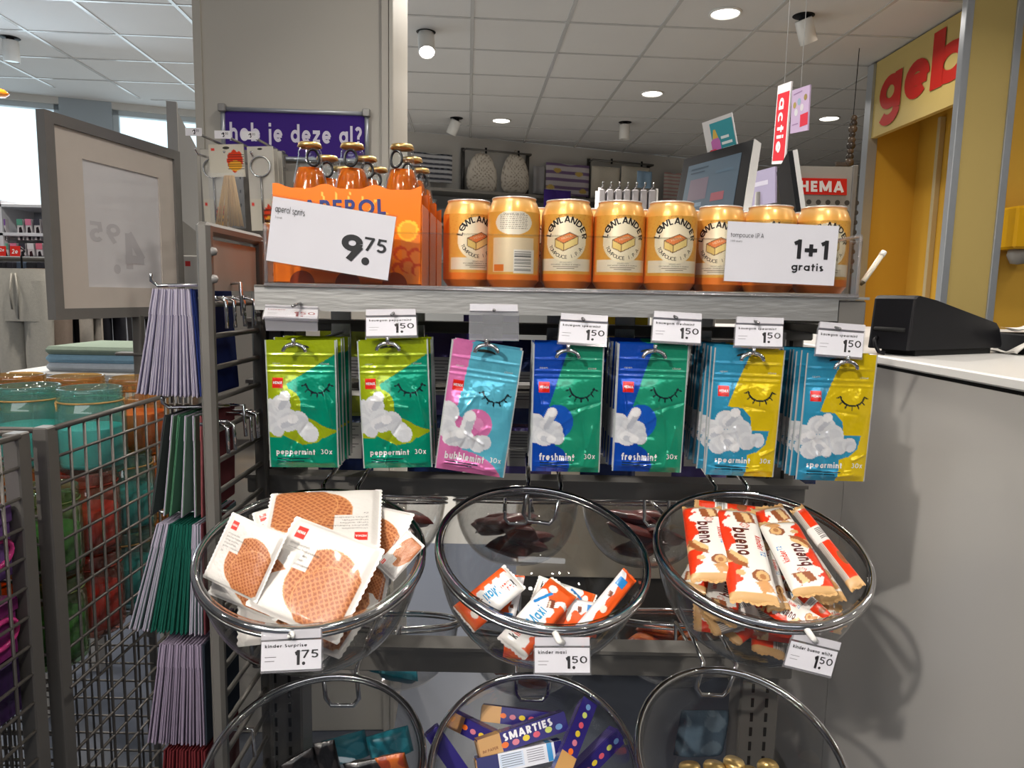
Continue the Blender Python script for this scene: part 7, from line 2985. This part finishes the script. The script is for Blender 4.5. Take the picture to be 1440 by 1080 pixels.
a, b, c = at(1092, 243, 2.35), at(1108, 213, 1.95), at(1098, 300, 2.33)
c = a + (at(1120, 298, 1.95) - b) * 1.0
t = thing('customer_display', 'second screen seen edge-on, white rimmed, next to the large till screen', 'screen', (a + b) / 2 - [0, 0, 0.3])
n = unit(np.cross(b - a, c - a))
mb = MB()
mb.slab(a, b, c, 0.012, (0.012, 0.013, 0.02), 'black_plastic')
mb.build('black_face', t)
mb = MB()
mb.slab(a + n * 0.012, b + n * 0.012, c + n * 0.012, 0.012, rgb(220, 218, 216), 'gloss')
mb.build('white_rim', t)
mb = MB()
m_ = (a + c + b + c) / 4 + (b - a) / 2 * 0 + n * 0.02
mb.tube([m_, [m_[0], m_[1], CT]], 0.014, mat='frame_grey')
mb.build('stand_arm', t)

# card clipped on the screen
a, b, c = at(987, 173, 2.05), at(1029, 158, 1.93), at(996, 222, 2.05)
mb = MB()
mb.slab(a, b, c, 0.002, rgb(228, 226, 226), 'paper')
S = flat(a, b, c)
mb.poly([(0.24, 0.08), (0.97, 0.08), (0.97, 1.10), (0.24, 1.10)], S, rgb(66, 160, 172), 'paper')
S2 = flat(a, b, c, 0.0010)
mb.poly([(0.20, 0.45), (0.27, 0.40), (0.46, 0.40), (0.50, 0.47), (0.50, 1.1), (0.20, 1.1)], S2, rgb(206, 120, 190), 'paper')
mb.poly([(0.27, 0.40), (0.33, 0.22), (0.40, 0.22), (0.46, 0.40)], S2, rgb(226, 190, 90), 'paper')
S3 = flat(a, b, c, 0.0014)
mb.disc((0.17, 0.72), 0.11, S3, rgb(214, 60, 70), 'paper')
mb.disc((0.28, 0.72), 0.11, S3, rgb(214, 60, 70), 'paper')
mb.poly([(0.08, 0.78), (0.37, 0.78), (0.23, 0.98)], S3, rgb(214, 60, 70), 'paper')
for i, w_ in enumerate((0.26, 0.34, 0.38)):
    mb.line([(0.54, 0.42 + 0.12 * i), (0.54 + w_, 0.42 + 0.12 * i)], 0.055, S2, rgb(230, 240, 240), 'paper')
for i in range(3):
    mb.line([(0.56, 0.80 + 0.06 * i), (0.86 - 0.1 * (i % 2), 0.80 + 0.06 * i)], 0.02, S2, rgb(170, 210, 214), 'paper')
tag(mb.build('promotion_card'), 'white and turquoise card with a pink bottle and red heart, clipped on the till screen', 'card')

# hanging signs
a, b, c = at(1094, 121, 3.0), at(1113, 114, 2.85), at(1085, 231, 3.0)
c = np.array([at(1085, 231, 3.0)[0], a[1], at(1085, 231, 3.0)[2]])
t = thing('hanging_sign', 'red hanging sign with white lettering running downwards, above the till', 'sign', (a + b + c) / 3)
mb = MB()
mb.slab(a, b, c, 0.006, rgb(228, 222, 224), 'paper')
W = np.linalg.norm(b - a)
H = np.linalg.norm(c - a) / W
S = flat(a, b, c)
mb.poly([(0.06, 0.22), (0.94, 0.22), (0.94, H * 0.96), (0.06, H * 0.96)], S, rgb(206, 38, 52), 'paper')
S2 = lambda p: S(np.stack([1 - p[:, 1], p[:, 0]], -1)) - unit(np.cross(b - a, c - a)) * 0.0006
mb.text('actie', (H * 0.17, 0.24, H * 0.86, 0.76), S2, rgb(240, 232, 234), 0.03, 'paper')
mb.build('sign_board', t)
mb = MB()
mid = (a + b) / 2
mb.tube([mid, [mid[0], mid[1], CEIL]], 0.0015, rgb(180, 180, 180), 'paint', 5)
mb.build('hanging_wire', t)
a, b, c = at(1114, 127, 3.3), at(1139, 119, 3.15), at(1111, 188, 3.3)
t = thing('hanging_sign', 'pale purple hanging sign with small product pictures, half behind the red sign', 'sign', (a + b + c) / 3)
mb = MB()
mb.slab(a, b, c, 0.006, rgb(190, 168, 200), 'paper')
S = flat(a, b, c)
for x, y, r, col in ((0.2, 0.45, 0.09, (170, 150, 90)), (0.45, 0.38, 0.10, (150, 170, 190)), (0.8, 0.30, 0.09, (150, 130, 80)), (0.3, 0.66, 0.10, (206, 206, 210)), (0.62, 0.56, 0.10, (206, 200, 206))):
    mb.disc((x, y), r, S, rgb(*col), 'paper')
mb.poly([(0.55, 0.76), (0.98, 0.72), (0.98, 1.06), (0.55, 1.10)], S, rgb(206, 50, 70), 'paper')
mb.line([(0.1, 1.0), (0.45, 0.98)], 0.03, S, rgb(150, 120, 160), 'paper')
mb.line([(0.1, 0.15), (0.6, 0.1)], 0.03, S, rgb(150, 120, 160), 'paper')
mb.build('sign_board', t)
mb = MB()
mid = (a + b) / 2
mb.tube([mid, [mid[0], mid[1], CEIL]], 0.0015, rgb(180, 180, 180), 'paint', 5)
mb.build('hanging_wire', t)

# grey perforated wall with the red brand sign
Yh = 4.7
a, b, c = at(1112, 233, Yh), at(1206, 236, Yh), at(1112, 420, Yh)
b[2] = a[2]
t = thing('brand_panel', 'grey perforated panel carrying the red HEMA sign beside the bakery stand', 'display panel', (a + b) / 2 * [1, 1, 0])
mb = MB()
PANEL = MB()
PANEL.box((a[0], Yh, 0.0), (b[0], Yh + 0.05, a[2]), rgb(160, 156, 150), 'paint')
for x in (a[0], b[0] - 0.03):
    mb = MB()
    mb.box((x, Yh - 0.012, 0), (x + 0.03, Yh + 0.06, a[2] + 0.01), mat='frame_grey', bev=0.003)
    mb.build('edge_bar', t)
mb = MB()
S = lambda p: np.stack([a[0] + p[:, 0], np.full(len(p), Yh - 0.0015), a[2] - p[:, 1]], -1)
sx0, sx1 = at(1121, 262, Yh)[0] - a[0], at(1190, 262, Yh)[0] - a[0]
for i in range(7):
    for j in range(8):
        PANEL.disc((0.10 + 0.0615 * i - 0.03, 0.225 + 0.062 * j), 0.017, S, rgb(70, 66, 62), 'paint', 10)
PANEL.build('panel', t)
a2, b2, c2 = at(1121, 250, Yh - 0.01), at(1191, 252, Yh - 0.01), at(1121, 273, Yh - 0.01)
b2[2] = a2[2]
mb = MB()
mb.slab(a2, b2, c2, 0.008, rgb(208, 40, 32), 'gloss')
k = np.linalg.norm(c2 - a2) / np.linalg.norm(b2 - a2)
mb.text('HEMA', (0.06, 0.14 * k, 0.94, 0.86 * k), flat(a2, b2, c2), rgb(238, 232, 230), 0.040, 'gloss')
mb.build('brand_sign', t)
p = at(1203, 240, Yh - 0.2)
# purple poster behind the screens
a, b, c = at(1052, 244, 3.6), at(1090, 234, 3.4), at(1052, 292, 3.6)
t = thing('poster_stand', 'pale purple poster between the two till screens', 'poster', (a + b) / 2 * [1, 1, 0])
mb = MB()
mb.slab(a, b, c, 0.01, rgb(168, 158, 186), 'gloss')
S = flat(a, b, c)
mb.line([(0.1, 0.30), (0.75, 0.30)], 0.10, S, rgb(206, 200, 216), 'gloss')
mb.build('poster', t)
mb = MB()
m_ = (a + b) / 2 + [0, 0.02, -0.1]
mb.tube([m_, [m_[0], m_[1], 0.0]], 0.015, mat='frame_grey')
mb.build('stand_post', t)
# dark beaded garland beside the bakery stand
p = at(1201, 166, 5.2)
t = thing('bead_garland', 'dark beaded garland with a small lamp hanging beside the bakery stand', 'garland', (p[0], 5.2, p[2] - 0.4))
mb = MB()
z1 = at(1196, 228, 5.2)[2]
mb.tube([(p[0], 5.2, CEIL), (p[0] - 0.01, 5.2, z1)], 0.003, mat='black_plastic', seg=5)
mb.build('string', t)
for k in range(9):
    f = k / 8
    mb = MB()
    a_ = np.linspace(0, np.pi, 8)
    r = 0.022 + 0.004 * (k % 3)
    mb.lathe(np.stack([r * np.sin(a_) + 1e-4, -r * np.cos(a_)], -1), 14, rgb(60, 52, 46) if k % 2 else rgb(86, 72, 60), 'gloss', rt((p[0] - 0.01 * f, 5.2, p[2] + (z1 - p[2]) * f)))
    mb.build('bead', t)
mb = MB()
mb.box((p[0] - 0.11, 5.19, z1 - 0.03), (p[0] + 0.02, 5.21, z1), rgb(80, 74, 70), 'gloss', bev=0.004)
mb.build('bottom_bar', t)
